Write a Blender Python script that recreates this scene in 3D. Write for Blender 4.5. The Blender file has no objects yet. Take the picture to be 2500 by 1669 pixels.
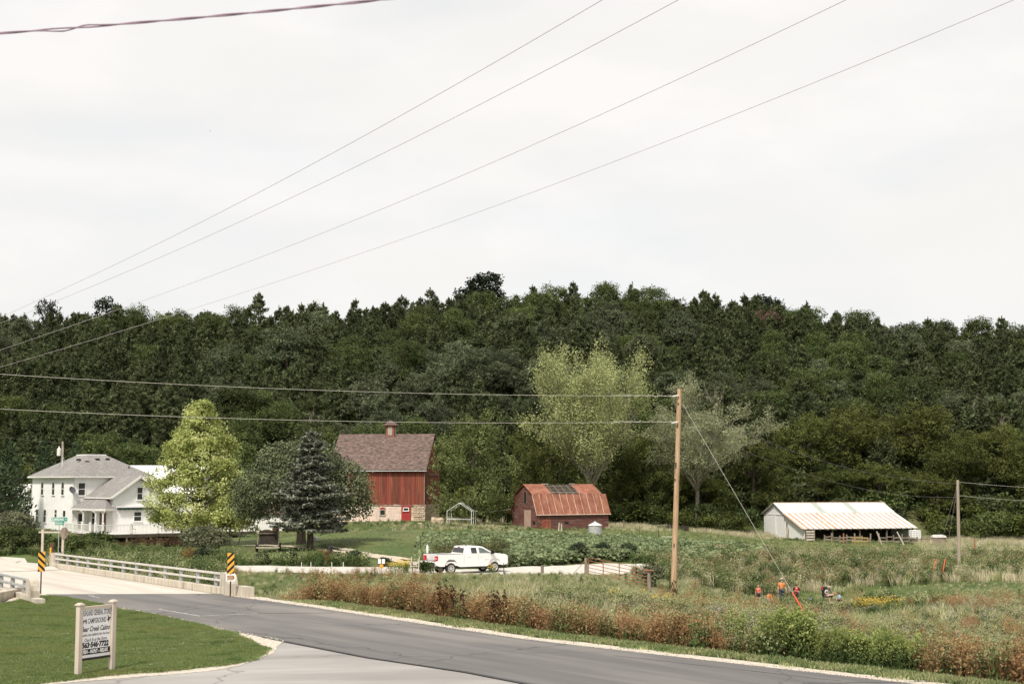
import bpy, bmesh, math, random
import numpy as np
from mathutils import Vector, Matrix
from mathutils.geometry import tessellate_polygon
rng = np.random.default_rng(7)
random.seed(7)
SC = bpy.context.scene
COL = SC.collection
# ------------------------------------------------------------------ camera, world, sun, exposure
F = 3472.2
TH = math.atan((1175 - 834.5) / F)
HC = 5.15
cam_d = bpy.data.cameras.new('camera')
cam_d.lens = 50; cam_d.sensor_width = 36; cam_d.clip_end = 6000; cam_d.clip_start = 0.1
cam_d.dof.use_dof = True; cam_d.dof.focus_distance = 105; cam_d.dof.aperture_fstop = 2.8
cam = bpy.data.objects.new('camera', cam_d); COL.objects.link(cam)
cam.location = (0, 0, HC); cam.rotation_euler = (math.pi / 2 + TH, 0, 0)
SC.camera = cam
SC.view_settings.view_transform = 'Standard'; SC.view_settings.look = 'None'
SC.view_settings.exposure = 0.60; SC.view_settings.gamma = 1.0; SC.view_settings.use_curve_mapping = False
SC.cycles.max_bounces = 5; SC.cycles.diffuse_bounces = 3; SC.cycles.transmission_bounces = 4
SC.cycles.transparent_max_bounces = 8; SC.cycles.glossy_bounces = 2
SUN_EL, SUN_AZ = math.radians(51), math.radians(203)      # azimuth clockwise from +Y: behind the camera, to the left
world = bpy.data.worlds.new('World'); SC.world = world; world.use_nodes = True
wn = world.node_tree.nodes; wl = world.node_tree.links; wn.clear()
wo = wn.new('ShaderNodeOutputWorld'); wmix = wn.new('ShaderNodeMixShader')
b1 = wn.new('ShaderNodeBackground'); b2 = wn.new('ShaderNodeBackground')
sky = wn.new('ShaderNodeTexSky'); sky.sky_type = 'NISHITA'; sky.sun_disc = False
sky.sun_elevation = SUN_EL; sky.sun_rotation = SUN_AZ; sky.dust_density = 2.0
wl.new(sky.outputs[0], b1.inputs[0]); b1.inputs[1].default_value = 0.11
wtc = wn.new('ShaderNodeTexCoord'); wmap = wn.new('ShaderNodeMapping'); wmap.inputs['Scale'].default_value = (2.2, 2.2, 6.0)
wmap.inputs['Location'].default_value = (0.35, 1.1, 0.4)
wl.new(wtc.outputs['Generated'], wmap.inputs[0])
n1 = wn.new('ShaderNodeTexNoise'); n1.inputs['Scale'].default_value = 1.6; n1.inputs['Detail'].default_value = 9; n1.inputs['Roughness'].default_value = 0.52
wl.new(wmap.outputs[0], n1.inputs['Vector'])
r1 = wn.new('ShaderNodeValToRGB'); r1.color_ramp.elements[0].position = 0.36; r1.color_ramp.elements[1].position = 0.55
r1.color_ramp.elements[0].color = (0.86, 0.86, 0.86, 1); r1.color_ramp.elements[1].color = (1, 1, 1, 1)
wl.new(n1.outputs[0], r1.inputs[0])
n2 = wn.new('ShaderNodeTexNoise'); n2.inputs['Scale'].default_value = 2.6; n2.inputs['Detail'].default_value = 8; n2.inputs['Roughness'].default_value = 0.5
wl.new(wmap.outputs[0], n2.inputs['Vector'])
r2 = wn.new('ShaderNodeValToRGB'); r2.color_ramp.elements[0].position = 0.38; r2.color_ramp.elements[1].position = 0.60
r2.color_ramp.elements[0].color = (0.612, 0.602, 0.586, 1); r2.color_ramp.elements[1].color = (0.650, 0.634, 0.615, 1)
e = r2.color_ramp.elements.new(0.5); e.color = (0.625, 0.613, 0.597, 1)
wl.new(n2.outputs[0], r2.inputs[0]); wl.new(r2.outputs[0], b2.inputs[0]); b2.inputs[1].default_value = 1.0
wl.new(r1.outputs[0], wmix.inputs[0]); wl.new(b1.outputs[0], wmix.inputs[1]); wl.new(b2.outputs[0], wmix.inputs[2])
wl.new(wmix.outputs[0], wo.inputs[0])
sd = bpy.data.lights.new('sun', 'SUN'); sd.energy = 2.9; sd.angle = math.radians(7); sd.color = (1.0, 0.94, 0.85)
sun = bpy.data.objects.new('sun', sd); COL.objects.link(sun)
sv = Vector((math.sin(SUN_AZ) * math.cos(SUN_EL), math.cos(SUN_AZ) * math.cos(SUN_EL), math.sin(SUN_EL)))
sun.rotation_euler = sv.to_track_quat('Z', 'Y').to_euler()
# ------------------------------------------------------------------ helpers
ct, st = math.cos(TH), math.sin(TH)
def P(u, v, D):
    x = (u - 1250) / F; y = (834.5 - v) / F
    Y = ct - y * st; Z = st + y * ct; k = D / Y
    return Vector((x * k, D, HC + Z * k))
def G(u, v, z=0.0):
    x = (u - 1250) / F; y = (834.5 - v) / F
    Y = ct - y * st; Z = st + y * ct; k = (z - HC) / Z
    return Vector((x * k, Y * k, z))
def UV(X, Y, Z):
    d = Y * ct + (Z - HC) * st; yy = -Y * st + (Z - HC) * ct
    return 1250 + F * X / d, 834.5 - F * yy / d
def tag(o, label=None, cat=None, group=None, kind=None):
    if label: o['label'] = label
    if cat: o['category'] = cat
    if group: o['group'] = group
    if kind: o['kind'] = kind
    return o
def empty(name, loc, rz=0.0, label=None, cat=None, group=None):
    o = bpy.data.objects.new(name, None); COL.objects.link(o); o.location = loc; o.rotation_euler = (0, 0, rz)
    o.empty_display_size = 0.3
    return tag(o, label, cat, group)
def link(name, me, parent=None, loc=None, rot=None):
    o = bpy.data.objects.new(name, me); COL.objects.link(o)
    if parent: o.parent = parent
    if loc is not None: o.location = loc
    if rot is not None: o.rotation_euler = rot
    return o
def copy_tree(o, parent=None):
    c = o.copy(); COL.objects.link(c); c.parent = parent
    for ch in list(o.children): copy_tree(ch, c)
    return c
def smooth(t): t = np.clip(t, 0, 1); return t * t * (3 - 2 * t)
def hash2(i, j, s=0):
    h = np.sin(i * 127.1 + j * 311.7 + s * 74.7) * 43758.5453
    return h - np.floor(h)
def vnoise(x, y, s=0):
    i = np.floor(x); j = np.floor(y); a = smooth(x - i); b = smooth(y - j)
    return (hash2(i, j, s) * (1 - a) + hash2(i + 1, j, s) * a) * (1 - b) + (hash2(i, j + 1, s) * (1 - a) + hash2(i + 1, j + 1, s) * a) * b
def fbm(x, y, s=0): return (vnoise(x, y, s) * .55 + vnoise(x * 2.1, y * 2.1, s + 1) * .3 + vnoise(x * 4.3, y * 4.3, s + 2) * .15)
# materials
def C4(c): return (c[0], c[1], c[2], 1)
def mat(name, c1, c2=None, scale=3.0, rough=0.85, detail=4, stretch=(1, 1, 1), c3=None, bump=0.0, bscale=None, metal=0.0,
        rand=0.0, trans=0.0, lo=0.35, hi=0.65, spec=0.3, coord='Object', rot=(0, 0, 0), emit=None):
    m = bpy.data.materials.new(name); m.use_nodes = True
    nt = m.node_tree; N = nt.nodes; L = nt.links; bs = N['Principled BSDF']; out = N['Material Output']
    bs.inputs['Roughness'].default_value = rough; bs.inputs['Metallic'].default_value = metal
    bs.inputs['Specular IOR Level'].default_value = spec
    colsock = None
    tc = N.new('ShaderNodeTexCoord'); mp = N.new('ShaderNodeMapping'); mp.inputs['Scale'].default_value = stretch
    mr_ = N.new('ShaderNodeMapping'); mr_.inputs['Rotation'].default_value = rot
    L.new(tc.outputs[coord], mr_.inputs[0]); L.new(mr_.outputs[0], mp.inputs[0])
    if c2 is not None:
        nz = N.new('ShaderNodeTexNoise'); nz.inputs['Scale'].default_value = scale; nz.inputs['Detail'].default_value = detail
        nz.inputs['Roughness'].default_value = 0.6
        L.new(mp.outputs[0], nz.inputs['Vector'])
        rp = N.new('ShaderNodeValToRGB'); el = rp.color_ramp.elements
        el[0].position = lo; el[0].color = C4(c1); el[1].position = hi; el[1].color = C4(c2)
        if c3 is not None:
            e3 = el.new((lo + hi) / 2); e3.color = C4(c3)
        L.new(nz.outputs[0], rp.inputs[0]); colsock = rp.outputs[0]
    if rand > 0:
        oi = N.new('ShaderNodeObjectInfo'); hs = N.new('ShaderNodeHueSaturation')
        mr = N.new('ShaderNodeMapRange'); mr.inputs[3].default_value = 1 - rand; mr.inputs[4].default_value = 1 + rand
        L.new(oi.outputs['Random'], mr.inputs[0]); L.new(mr.outputs[0], hs.inputs['Value'])
        mh = N.new('ShaderNodeMath'); mh.operation = 'MULTIPLY'; mh.inputs[1].default_value = 7.31
        fr = N.new('ShaderNodeMath'); fr.operation = 'FRACT'; L.new(oi.outputs['Random'], mh.inputs[0]); L.new(mh.outputs[0], fr.inputs[0])
        m2 = N.new('ShaderNodeMapRange'); m2.inputs[3].default_value = 0.5 - rand * .04; m2.inputs[4].default_value = 0.5 + rand * .03
        L.new(fr.outputs[0], m2.inputs[0]); L.new(m2.outputs[0], hs.inputs['Hue'])
        if colsock: L.new(colsock, hs.inputs['Color'])
        else: hs.inputs['Color'].default_value = C4(c1)
        colsock = hs.outputs[0]
    if colsock: L.new(colsock, bs.inputs['Base Color'])
    else: bs.inputs['Base Color'].default_value = C4(c1)
    if bump > 0:
        nb = N.new('ShaderNodeTexNoise'); nb.inputs['Scale'].default_value = bscale or scale * 3; nb.inputs['Detail'].default_value = 5
        L.new(mp.outputs[0], nb.inputs['Vector']); bp = N.new('ShaderNodeBump'); bp.inputs['Strength'].default_value = 1.0
        bp.inputs['Distance'].default_value = bump
        L.new(nb.outputs[0], bp.inputs['Height']); L.new(bp.outputs[0], bs.inputs['Normal'])
    if trans > 0:
        tr = N.new('ShaderNodeBsdfTranslucent'); mx = N.new('ShaderNodeMixShader'); mx.inputs[0].default_value = trans
        if colsock: L.new(colsock, tr.inputs[0])
        else: tr.inputs[0].default_value = C4(c1)
        L.new(bs.outputs[0], mx.inputs[1]); L.new(tr.outputs[0], mx.inputs[2]); L.new(mx.outputs[0], out.inputs[0])
    return m
def overlay(m, col, scale, lo=.5, hi=.7, amount=1.0, stretch=(1, 1, 1), rot=(0, 0, 0), detail=8, kind='noise'):
    """second layer of wear or growth over the base colour, laid out in world space"""
    nt = m.node_tree; N = nt.nodes; L = nt.links; bs = N['Principled BSDF']; inp = bs.inputs['Base Color']
    ge = N.new('ShaderNodeNewGeometry'); ro = N.new('ShaderNodeMapping'); ro.inputs['Rotation'].default_value = rot; mp = N.new('ShaderNodeMapping'); mp.inputs['Scale'].default_value = stretch
    L.new(ge.outputs['Position'], ro.inputs[0]); L.new(ro.outputs[0], mp.inputs[0])
    if kind == 'crack':
        wz = N.new('ShaderNodeTexNoise'); wz.inputs['Scale'].default_value = .8; wa_ = N.new('ShaderNodeVectorMath'); wa_.operation = 'MULTIPLY_ADD'; wa_.inputs[1].default_value = (1.6, 1.6, 0)
        L.new(mp.outputs[0], wz.inputs['Vector']); L.new(wz.outputs['Color'], wa_.inputs[0]); L.new(mp.outputs[0], wa_.inputs[2])
        nz = N.new('ShaderNodeTexVoronoi'); nz.feature = 'DISTANCE_TO_EDGE'; nz.inputs['Scale'].default_value = scale; L.new(wa_.outputs[0], nz.inputs['Vector'])
    else:
        nz = N.new('ShaderNodeTexNoise'); nz.inputs['Scale'].default_value = scale; nz.inputs['Detail'].default_value = detail; L.new(mp.outputs[0], nz.inputs['Vector'])
    mr = N.new('ShaderNodeMapRange'); mr.inputs[1].default_value = lo; mr.inputs[2].default_value = hi; mr.inputs[4].default_value = amount; mr.inputs[3].default_value = 0
    if kind == 'crack': mr.inputs[1].default_value = 0; mr.inputs[2].default_value = hi; mr.inputs[3].default_value = amount; mr.inputs[4].default_value = 0
    L.new(nz.outputs[0], mr.inputs[0]); mx = N.new('ShaderNodeMix'); mx.data_type = 'RGBA'; L.new(mr.outputs[0], mx.inputs[0])
    if inp.is_linked: L.new(inp.links[0].from_socket, mx.inputs[6])
    else: mx.inputs[6].default_value = inp.default_value
    mx.inputs[7].default_value = C4(col); L.new(mx.outputs[2], inp)
    for n_ in N:
        if n_.type == 'BSDF_TRANSLUCENT': L.new(mx.outputs[2], n_.inputs[0])
    return m
# mesh builder
class MB:
    def __init__(s): s.v = []; s.f = []; s.m = []
    def add(s, vs, fs, mi=0):
        n = len(s.v); s.v += [tuple(v) for v in vs]; s.f += [tuple(i + n for i in f) for f in fs]; s.m += [mi] * len(fs); return s
    def box(s, x0, x1, y0, y1, z0, z1, mi=0, M=None, taper=0):
        t = taper
        vs = [(x0, y0, z0), (x1, y0, z0), (x1, y1, z0), (x0, y1, z0), (x0 + t, y0 + t, z1), (x1 - t, y0 + t, z1), (x1 - t, y1 - t, z1), (x0 + t, y1 - t, z1)]
        if M is not None: vs = [M @ Vector(v) for v in vs]
        return s.add(vs, [(3, 2, 1, 0), (4, 5, 6, 7), (0, 1, 5, 4), (1, 2, 6, 5), (2, 3, 7, 6), (3, 0, 4, 7)], mi)
    def prism(s, poly, y0, y1, mi=0, axis='y'):      # poly of (a,b) extruded along the axis
        n = len(poly)
        if axis == 'y': A = [(a, y0, b) for a, b in poly]; B = [(a, y1, b) for a, b in poly]
        elif axis == 'x': A = [(y0, a, b) for a, b in poly]; B = [(y1, a, b) for a, b in poly]
        else: A = [(a, b, y0) for a, b in poly]; B = [(a, b, y1) for a, b in poly]
        return s.add(A + B, [tuple(range(n))[::-1], tuple(range(n, 2 * n))] + [(i, (i + 1) % n, n + (i + 1) % n, n + i) for i in range(n)], mi)
    def quad(s, a, b, c, d, mi=0): return s.add([a, b, c, d], [(0, 1, 2, 3)], mi)
    def slab(s, a, b, c, d, t, mi=0):                # quad given thickness t along its normal
        a, b, c, d = map(Vector, (a, b, c, d)); n = (b - a).cross(d - a).normalized() * t
        return s.add([a, b, c, d, a - n, b - n, c - n, d - n], [(0, 1, 2, 3), (7, 6, 5, 4), (0, 4, 5, 1), (1, 5, 6, 2), (2, 6, 7, 3), (3, 7, 4, 0)], mi)
    def tube(s, pts, rad, n=8, mi=0, cap=True):
        pts = [Vector(p) for p in pts]; k = len(pts)
        if not hasattr(rad, '__len__'): rad = [rad] * k
        t0 = (pts[1] - pts[0]).normalized(); up = Vector((0, 0, 1)) if abs(t0.z) < .9 else Vector((1, 0, 0))
        vs = []
        for i, p in enumerate(pts):
            t = (pts[min(i + 1, k - 1)] - pts[max(i - 1, 0)]).normalized()
            a = t.cross(up)
            if a.length < 1e-4: a = t.cross(Vector((0, 1, 0)))
            a.normalize(); b = t.cross(a)
            for j in range(n):
                w = 2 * math.pi * j / n; vs.append(p + (a * math.cos(w) + b * math.sin(w)) * rad[i])
        fs = [(i * n + j, i * n + (j + 1) % n, (i + 1) * n + (j + 1) % n, (i + 1) * n + j) for i in range(k - 1) for j in range(n)]
        if cap: fs += [tuple(range(n))[::-1], tuple(range((k - 1) * n, k * n))]
        return s.add(vs, fs, mi)
    def lathe(s, prof, n=16, mi=0, c=(0, 0, 0), M=None):
        vs = []
        for r, z in prof:
            for j in range(n):
                w = 2 * math.pi * j / n; p = Vector((c[0] + r * math.cos(w), c[1] + r * math.sin(w), c[2] + z)); vs.append(M @ p if M is not None else p)
        k = len(prof)
        fs = [(i * n + j, i * n + (j + 1) % n, (i + 1) * n + (j + 1) % n, (i + 1) * n + j) for i in range(k - 1) for j in range(n)]
        if prof[0][0] > 1e-4 and prof[0] != prof[-1]: fs.append(tuple(range(n))[::-1])
        if prof[-1][0] > 1e-4 and prof[0] != prof[-1]: fs.append(tuple(range((k - 1) * n, k * n)))
        return s.add(vs, fs, mi)
    def ball(s, c, r, n=8, mi=0, sz=(1, 1, 1)):
        vs = []; k = n // 2 + 1
        for i in range(k):
            a = math.pi * i / (k - 1)
            for j in range(n):
                w = 2 * math.pi * j / n
                vs.append((c[0] + r * sz[0] * math.sin(a) * math.cos(w), c[1] + r * sz[1] * math.sin(a) * math.sin(w), c[2] - r * sz[2] * math.cos(a)))
        return s.add(vs, [(i * n + j, i * n + (j + 1) % n, (i + 1) * n + (j + 1) % n, (i + 1) * n + j) for i in range(k - 1) for j in range(n)], mi)
    def mesh(s, name, mats, smooth_=False):
        me = bpy.data.meshes.new(name); me.from_pydata(s.v, [], s.f)
        for m in (mats if isinstance(mats, (list, tuple)) else [mats]): me.materials.append(m)
        if any(s.m): me.polygons.foreach_set('material_index', s.m)
        if smooth_: me.polygons.foreach_set('use_smooth', [True] * len(me.polygons))
        me.update(); return me
    def build(s, name, mats, parent=None, smooth_=False, bevel=0.0, loc=None, rot=None):
        o = link(name, s.mesh(name, mats, smooth_), parent, loc, rot)
        if bevel > 0:
            b = o.modifiers.new('bevel', 'BEVEL'); b.width = bevel; b.segments = 2; b.limit_method = 'ANGLE'
        return o
def npmesh(name, V, Fc, mats, k=4, smooth_=False, mi=None):
    me = bpy.data.meshes.new(name); nv, nf = len(V), len(Fc)
    me.vertices.add(nv); me.vertices.foreach_set('co', np.asarray(V, np.float32).ravel())
    me.loops.add(nf * k); me.loops.foreach_set('vertex_index', np.asarray(Fc, np.int32).ravel())
    me.polygons.add(nf); me.polygons.foreach_set('loop_start', np.arange(0, nf * k, k, dtype=np.int32))
    me.polygons.foreach_set('loop_total', np.full(nf, k, np.int32))
    if smooth_: me.polygons.foreach_set('use_smooth', np.ones(nf, bool))
    for m in (mats if isinstance(mats, (list, tuple)) else [mats]): me.materials.append(m)
    if mi is not None: me.polygons.foreach_set('material_index', np.asarray(mi, np.int32))
    me.update(); me.validate(); return me
# ------------------------------------------------------------------ ground shape
EDGE = [G(548, 1452), G(745, 1479), G(958, 1511), G(1277, 1559), G(1596, 1596), G(1916, 1633), G(2235, 1669), Vector((18, 28.5, 0)), Vector((34, 14, 0)), Vector((60, -8, 0))]
NEAR = [G(112, 1451), G(226, 1469), G(376, 1499), G(490, 1523), G(640, 1554), G(700, 1566), G(900, 1605), G(1002, 1620), G(1138, 1640), G(1288, 1669), Vector((8.5, 29.5, 0)), Vector((26, 10, 0)), Vector((50, -12, 0))]
GR = [(-20, 1395, 112), (200, 1388, 113), (440, 1384, 113), (600, 1390, 112), (800, 1393, 110), (1000, 1398, 107), (1180, 1401, 106), (1400, 1394, 109), (1600, 1386, 116), (1900, 1384, 124), (2100, 1382, 127), (2320, 1379, 130), (2500, 1376, 132), (2900, 1370, 135)]
CP = [(1880, 1466, 111), (1700, 1500, 80), (1700, 1448, 104), (2050, 1484, 104), (1850, 1483, 104), (1850, 1500, 97), (2060, 1505, 96), (1880, 1540, 85), (1950, 1463, 113), (2050, 1463, 113), (1850, 1455, 116), (2300, 1500, 90), (2300, 1432, 115), (2480, 1440, 112), (1500, 1480, 78), (1500, 1425, 98),
      (1300, 1468, 75), (1300, 1422, 95), (1000, 1415, 98), (900, 1330, 137), (1000, 1290, 165), (1450, 1310, 165), (1300, 1345, 135), (1700, 1330, 155), (1920, 1273 + 48, 205),
      (2150, 1330, 203), (1750, 1308, 185), (2000, 1343, 178), (2350, 1340, 180), (2500, 1338, 190), (1300, 1292, 181), (1480, 1291, 184), (930, 1274, 188), (1040, 1274, 188), (810, 1276, 190), (1100, 1282, 172),
      (752, 1338, 137), (600, 1342, 138), (480, 1335, 141), (640, 1308, 168), (520, 1308, 168), (186, 1296, 165), (90, 1293, 177), (120, 1322, 142), (330, 1345, 150), (230, 1345, 145), (400, 1345, 148), (420, 1372, 125),
      (0, 1352, 124), (0, 1370, 108), (60, 1358, 118), (122, 1384, 97), (160, 1386, 96), (300, 1372, 118), (1500, 1290, 222), (1100, 1277, 215), (700, 1262, 215), (300, 1255, 215), (-200, 1250, 215), (2000, 1310, 224), (2500, 1320, 222), (2900, 1325, 222), (-300, 1350, 130), (2900, 1430, 120)]
cpw = [P(*c) for c in GR] + [P(*c) for c in CP] + [Vector(p) for p in [(-16, 78, -4.2), (-24, 84, -4.2), (-30, 80, -4.4), (-6, 78, -3.3), (-40, 74, -4.4), (4, 66, -2.3), (14, 58, -3.2), (26, 50, -4.0), (40, 52, -4.2), (-31.7, 99.5, -1.0), (-35.1, 96.5, -1.02), (-39.5, 94.5, -1.02), (-29.5, 100.5, -1.1), (60, 60, -4.3), (40, 90, -4.0), (-60, 76, -4.2)]]
cx = np.array([[p.x, p.y] for p in cpw]); cz = np.array([p.z for p in cpw])
def _phi(r2): return 0.5 * r2 * np.log(r2 + 1e-6)
_n = len(cx)
_A = np.zeros((_n + 3, _n + 3)); _r2 = ((cx[:, None] - cx[None]) ** 2).sum(-1) / 1e4
_A[:_n, :_n] = _phi(_r2) + np.eye(_n) * 2e-4; _A[:_n, _n] = 1; _A[:_n, _n + 1:] = cx / 100; _A[_n, :_n] = 1; _A[_n + 1:, :_n] = cx.T / 100
_w = np.linalg.solve(_A, np.r_[cz, 0, 0, 0])
def tps(X, Y):
    z = np.full(X.shape, _w[_n]) + _w[_n + 1] * X / 100 + _w[_n + 2] * Y / 100
    for i in range(_n): z += _w[i] * _phi(((X - cx[i, 0]) ** 2 + (Y - cx[i, 1]) ** 2) / 1e4)
    return np.clip(z, -5, 2.0)
PLAT = [Vector((-120, 56)), Vector((-40, 58)), Vector((-26, 62.5)), Vector((-22.5, 64.6)), Vector((-13.2, 64.9))] + [Vector((p.x + 1.0, p.y + 1.0)) for p in EDGE[1:]]
def sdist(X, Y, line):      # distance to a polyline, positive on its left-hand (far) side
    best = np.full(X.shape, 1e9); sg = np.ones(X.shape)
    for a, b in zip(line[:-1], line[1:]):
        dx, dy = b.x - a.x, b.y - a.y; L2 = dx * dx + dy * dy
        t = np.clip(((X - a.x) * dx + (Y - a.y) * dy) / L2, 0, 1)
        ex, ey = X - a.x - t * dx, Y - a.y - t * dy; d = np.hypot(ex, ey)
        s = np.where(dx * (Y - a.y) - dy * (X - a.x) >= 0, 1.0, -1.0)
        m = d < best - 1e-9; best = np.where(m, d, best); sg = np.where(m, s, sg)
    return best * sg
CR_U = np.array([-600, 0, 200, 400, 700, 850, 1000, 1150, 1300, 1500, 1700, 1900, 2200, 2500, 3100])
CR_V = np.array([800, 790, 775, 780, 785, 778, 756, 744, 738, 732, 747, 766, 788, 815, 840])
HILL0, HILL1 = 223.0, 345.0
def ground(X, Y):
    X = np.asarray(X, float); Y = np.asarray(Y, float)
    Yc = np.clip(Y, -50, 226); z = tps(np.clip(X, -130, 130), Yc)
    dp = sdist(X, Y, PLAT); z = z * smooth(dp / 5.5)
    Ys = np.maximum(Y, 60); u = 1250 + F * X / Ys
    crest = HC + (1175 - np.interp(u, CR_U, CR_V)) / (F / HILL1) - 8.0
    t = np.clip((Y - HILL0) / (HILL1 - HILL0), 0, 1); f = 1 - (1 - t) ** 1.5
    bump = (fbm(X / 30, Y / 30, 5) - .5) * 7 * np.clip(t * 3, 0, 1)
    z = z * (1 - f) + (crest) * f + bump
    amp = np.clip((dp - 6) / 10, 0, 1) * .22
    z += (fbm(X / 5, Y / 5, 3) - .5) * amp
    far = np.clip((Y - 600) / 600, 0, 1); z = z * (1 - far * .5)
    return z
def gz(X, Y): return float(ground(np.array([X]), np.array([Y]))[0])
def at(u, D, dz=0.0):
    z = 0.0
    for _ in range(3):
        d = D * ct + (z - HC) * st; X = (u - 1250) / F * d; z = gz(X, D)
    return Vector((X, D, z + dz))
# ------------------------------------------------------------------ materials of the setting
M_ground = mat('ground_grass', (0.055, 0.085, 0.022), (0.13, 0.14, 0.05), 0.25, c3=(0.08, 0.115, 0.03), detail=9, bump=.05, bscale=2)
M_asph = mat('asphalt', (0.112, 0.106, 0.102), (0.180, 0.169, 0.160), 1.6, c3=(0.142, 0.134, 0.129), detail=9, stretch=(.07, 1, 1), rot=(0, 0, .91), lo=.28, hi=.72, bump=.004, bscale=60, rough=.8)
M_oldasph = mat('old_asphalt', (0.27, 0.256, 0.24), (0.39, 0.372, 0.35), .7, c3=(0.32, 0.304, 0.285), detail=10, stretch=(.2, 1, 1), rot=(0, 0, -.15), lo=.3, hi=.7, bump=.004, bscale=40)
M_conc = mat('concrete_deck', (0.47, 0.42, 0.36), (0.60, 0.55, 0.48), 1.2, detail=9, stretch=(.08, 1, 1), rot=(0, 0, 1.04), lo=.3, hi=.7, bump=.003, bscale=40)
M_concv = mat('concrete_stained', (0.40, 0.35, 0.27), (0.56, 0.51, 0.42), 3.5, detail=8, stretch=(1, 1, .25), c3=(.49, .44, .36), bump=.01, bscale=20)
M_concw = mat('concrete_rail', (0.50, 0.47, 0.43), (0.60, 0.57, 0.53), 2.0, detail=6)
M_gravel = mat('gravel', (0.42, 0.36, 0.28), (0.66, 0.60, 0.52), 7, detail=10, c3=(.54, .48, .40), bump=.02, bscale=30)
M_gravelw = mat('white_gravel', (0.44, 0.405, 0.35), (0.64, 0.60, 0.54), 2, detail=10, bump=.02, bscale=20)
M_steel = mat('galvanised_steel', (0.36, 0.36, 0.36), (0.50, 0.50, 0.49), 5, rough=.5, metal=.2)
M_white = mat('white_paint', (0.80, 0.79, 0.765), (0.86, 0.85, 0.83), 1.5, rough=.6)
M_whitew = mat('weathered_white_paint', (0.62, 0.60, 0.56), (0.78, 0.76, 0.72), 4, rough=.7, stretch=(1, 1, .3))
M_glass = mat('dark_glass', (0.02, 0.022, 0.022), (0.05, 0.05, 0.045), 1.3, rough=.12, spec=.5)
M_shing = mat('grey_shingles', (0.15, 0.14, 0.13), (0.30, 0.285, 0.27), 6.5, detail=5, stretch=(1, 1, 2.4), lo=.38, hi=.62, bump=.02, bscale=14)
M_cedar = mat('old_cedar_shingles', (0.055, 0.038, 0.033), (0.23, 0.165, 0.14), 2.6, detail=10, stretch=(.8, 1, 3.5), c3=(.125, .085, .073), lo=.34, hi=.66, bump=.03, bscale=10)
M_red = mat('weathered_red_boards', (0.060, 0.032, 0.024), (0.33, 0.095, 0.055), 2.2, detail=9, stretch=(4, 4, .22), c3=(.225, .062, .036), rand=.26, lo=.34, hi=.62)
M_reddk = mat('worn_red_siding', (0.085, 0.068, 0.055), (0.20, 0.055, 0.042), 1.6, detail=10, stretch=(.9, .9, 4), c3=(.12, .055, .043), lo=.35, hi=.6)
M_redp = mat('red_paint', (0.30, 0.030, 0.030), (0.38, 0.045, 0.04), 2)
M_stucco = mat('whitewashed_stone', (0.62, 0.44, 0.36), (0.74, 0.62, 0.53), 1.3, detail=8, stretch=(1, 1, 2), bump=.02, c3=(.70, .56, .47), rand=.12)
M_stone = mat('buff_limestone', (0.33, 0.25, 0.17), (0.62, 0.50, 0.37), 1.6, detail=8, bump=.04, bscale=5, rand=.18)
M_rust = mat('rusty_metal_roof', (0.20, 0.075, 0.045), (0.34, 0.155, 0.10), 1.4, detail=9, stretch=(1, 1, .4), c3=(.27, .105, .065), rand=.06, rough=.7)
M_rustlt = mat('bare_metal_streak', (0.62, 0.45, 0.35), (0.72, 0.60, 0.50), 3)
M_rustw = mat('thin_rust', (0.40, 0.19, 0.12), (0.62, 0.44, 0.34), 2.2, detail=9)
M_wmetal = mat('white_metal_roof', (0.56, 0.53, 0.49), (0.70, 0.68, 0.64), 1.0, detail=7, rough=.55, rand=.05)
M_wskyl = mat('fibreglass_panel', (0.34, 0.37, 0.33), (0.42, 0.45, 0.40), 2)
M_oldwood = mat('old_grey_wood', (0.13, 0.10, 0.075), (0.30, 0.25, 0.19), 3, stretch=(3, 3, .5), rand=.2)
M_palewood = mat('pale_wood', (0.40, 0.34, 0.27), (0.55, 0.49, 0.41), 3, stretch=(3, 3, .5), rand=.12)
M_pole = mat('pole_wood', (0.22, 0.13, 0.07), (0.52, 0.37, 0.24), 2.2, detail=9, stretch=(7, 7, .35), c3=(.43, .28, .165), lo=.3, hi=.6, bump=.01)
M_polegr = mat('grey_pole_wood', (0.26, 0.21, 0.16), (0.40, 0.34, 0.27), 2.2, detail=8, stretch=(7, 7, .3))
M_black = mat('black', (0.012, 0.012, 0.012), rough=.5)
M_dark = mat('dark_shadow_brown', (0.025, 0.02, 0.016), (0.05, 0.04, 0.03), 3)  # plain dark brown for posts, frames, stakes and shoes
M_yel = mat('sign_yellow', (0.72, 0.36, 0.04), (0.76, 0.40, 0.06), 3, rough=.5)
M_grn = mat('sign_green', (0.0, 0.24, 0.17), (0.0, 0.27, 0.19), 3, rough=.5)
M_brown = mat('sign_brown', (0.30, 0.14, 0.04), (0.34, 0.16, 0.05), 3)
M_tan = mat('tan_vinyl', (0.50, 0.43, 0.35), (0.54, 0.47, 0.39), 2, rough=.6)
M_sign = mat('sign_white', (0.83, 0.83, 0.82), (0.86, 0.86, 0.85), 2, rough=.5)
M_ink = mat('sign_ink', (0.05, 0.035, 0.04), rough=.6)
M_inkgrey = mat('sign_grey_ink', (0.13, 0.11, 0.12), rough=.6)
M_wire = mat('wire', (0.20, 0.17, 0.18), rough=.6)
M_wiredk = mat('dark_wire', (0.26, 0.18, 0.23), rough=.6)
M_wirelt = mat('bright_wire', (0.62, 0.59, 0.52), rough=.5)
M_orange = mat('orange_plastic', (0.62, 0.09, 0.035), (0.70, 0.13, 0.06), 2, rough=.5)
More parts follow.
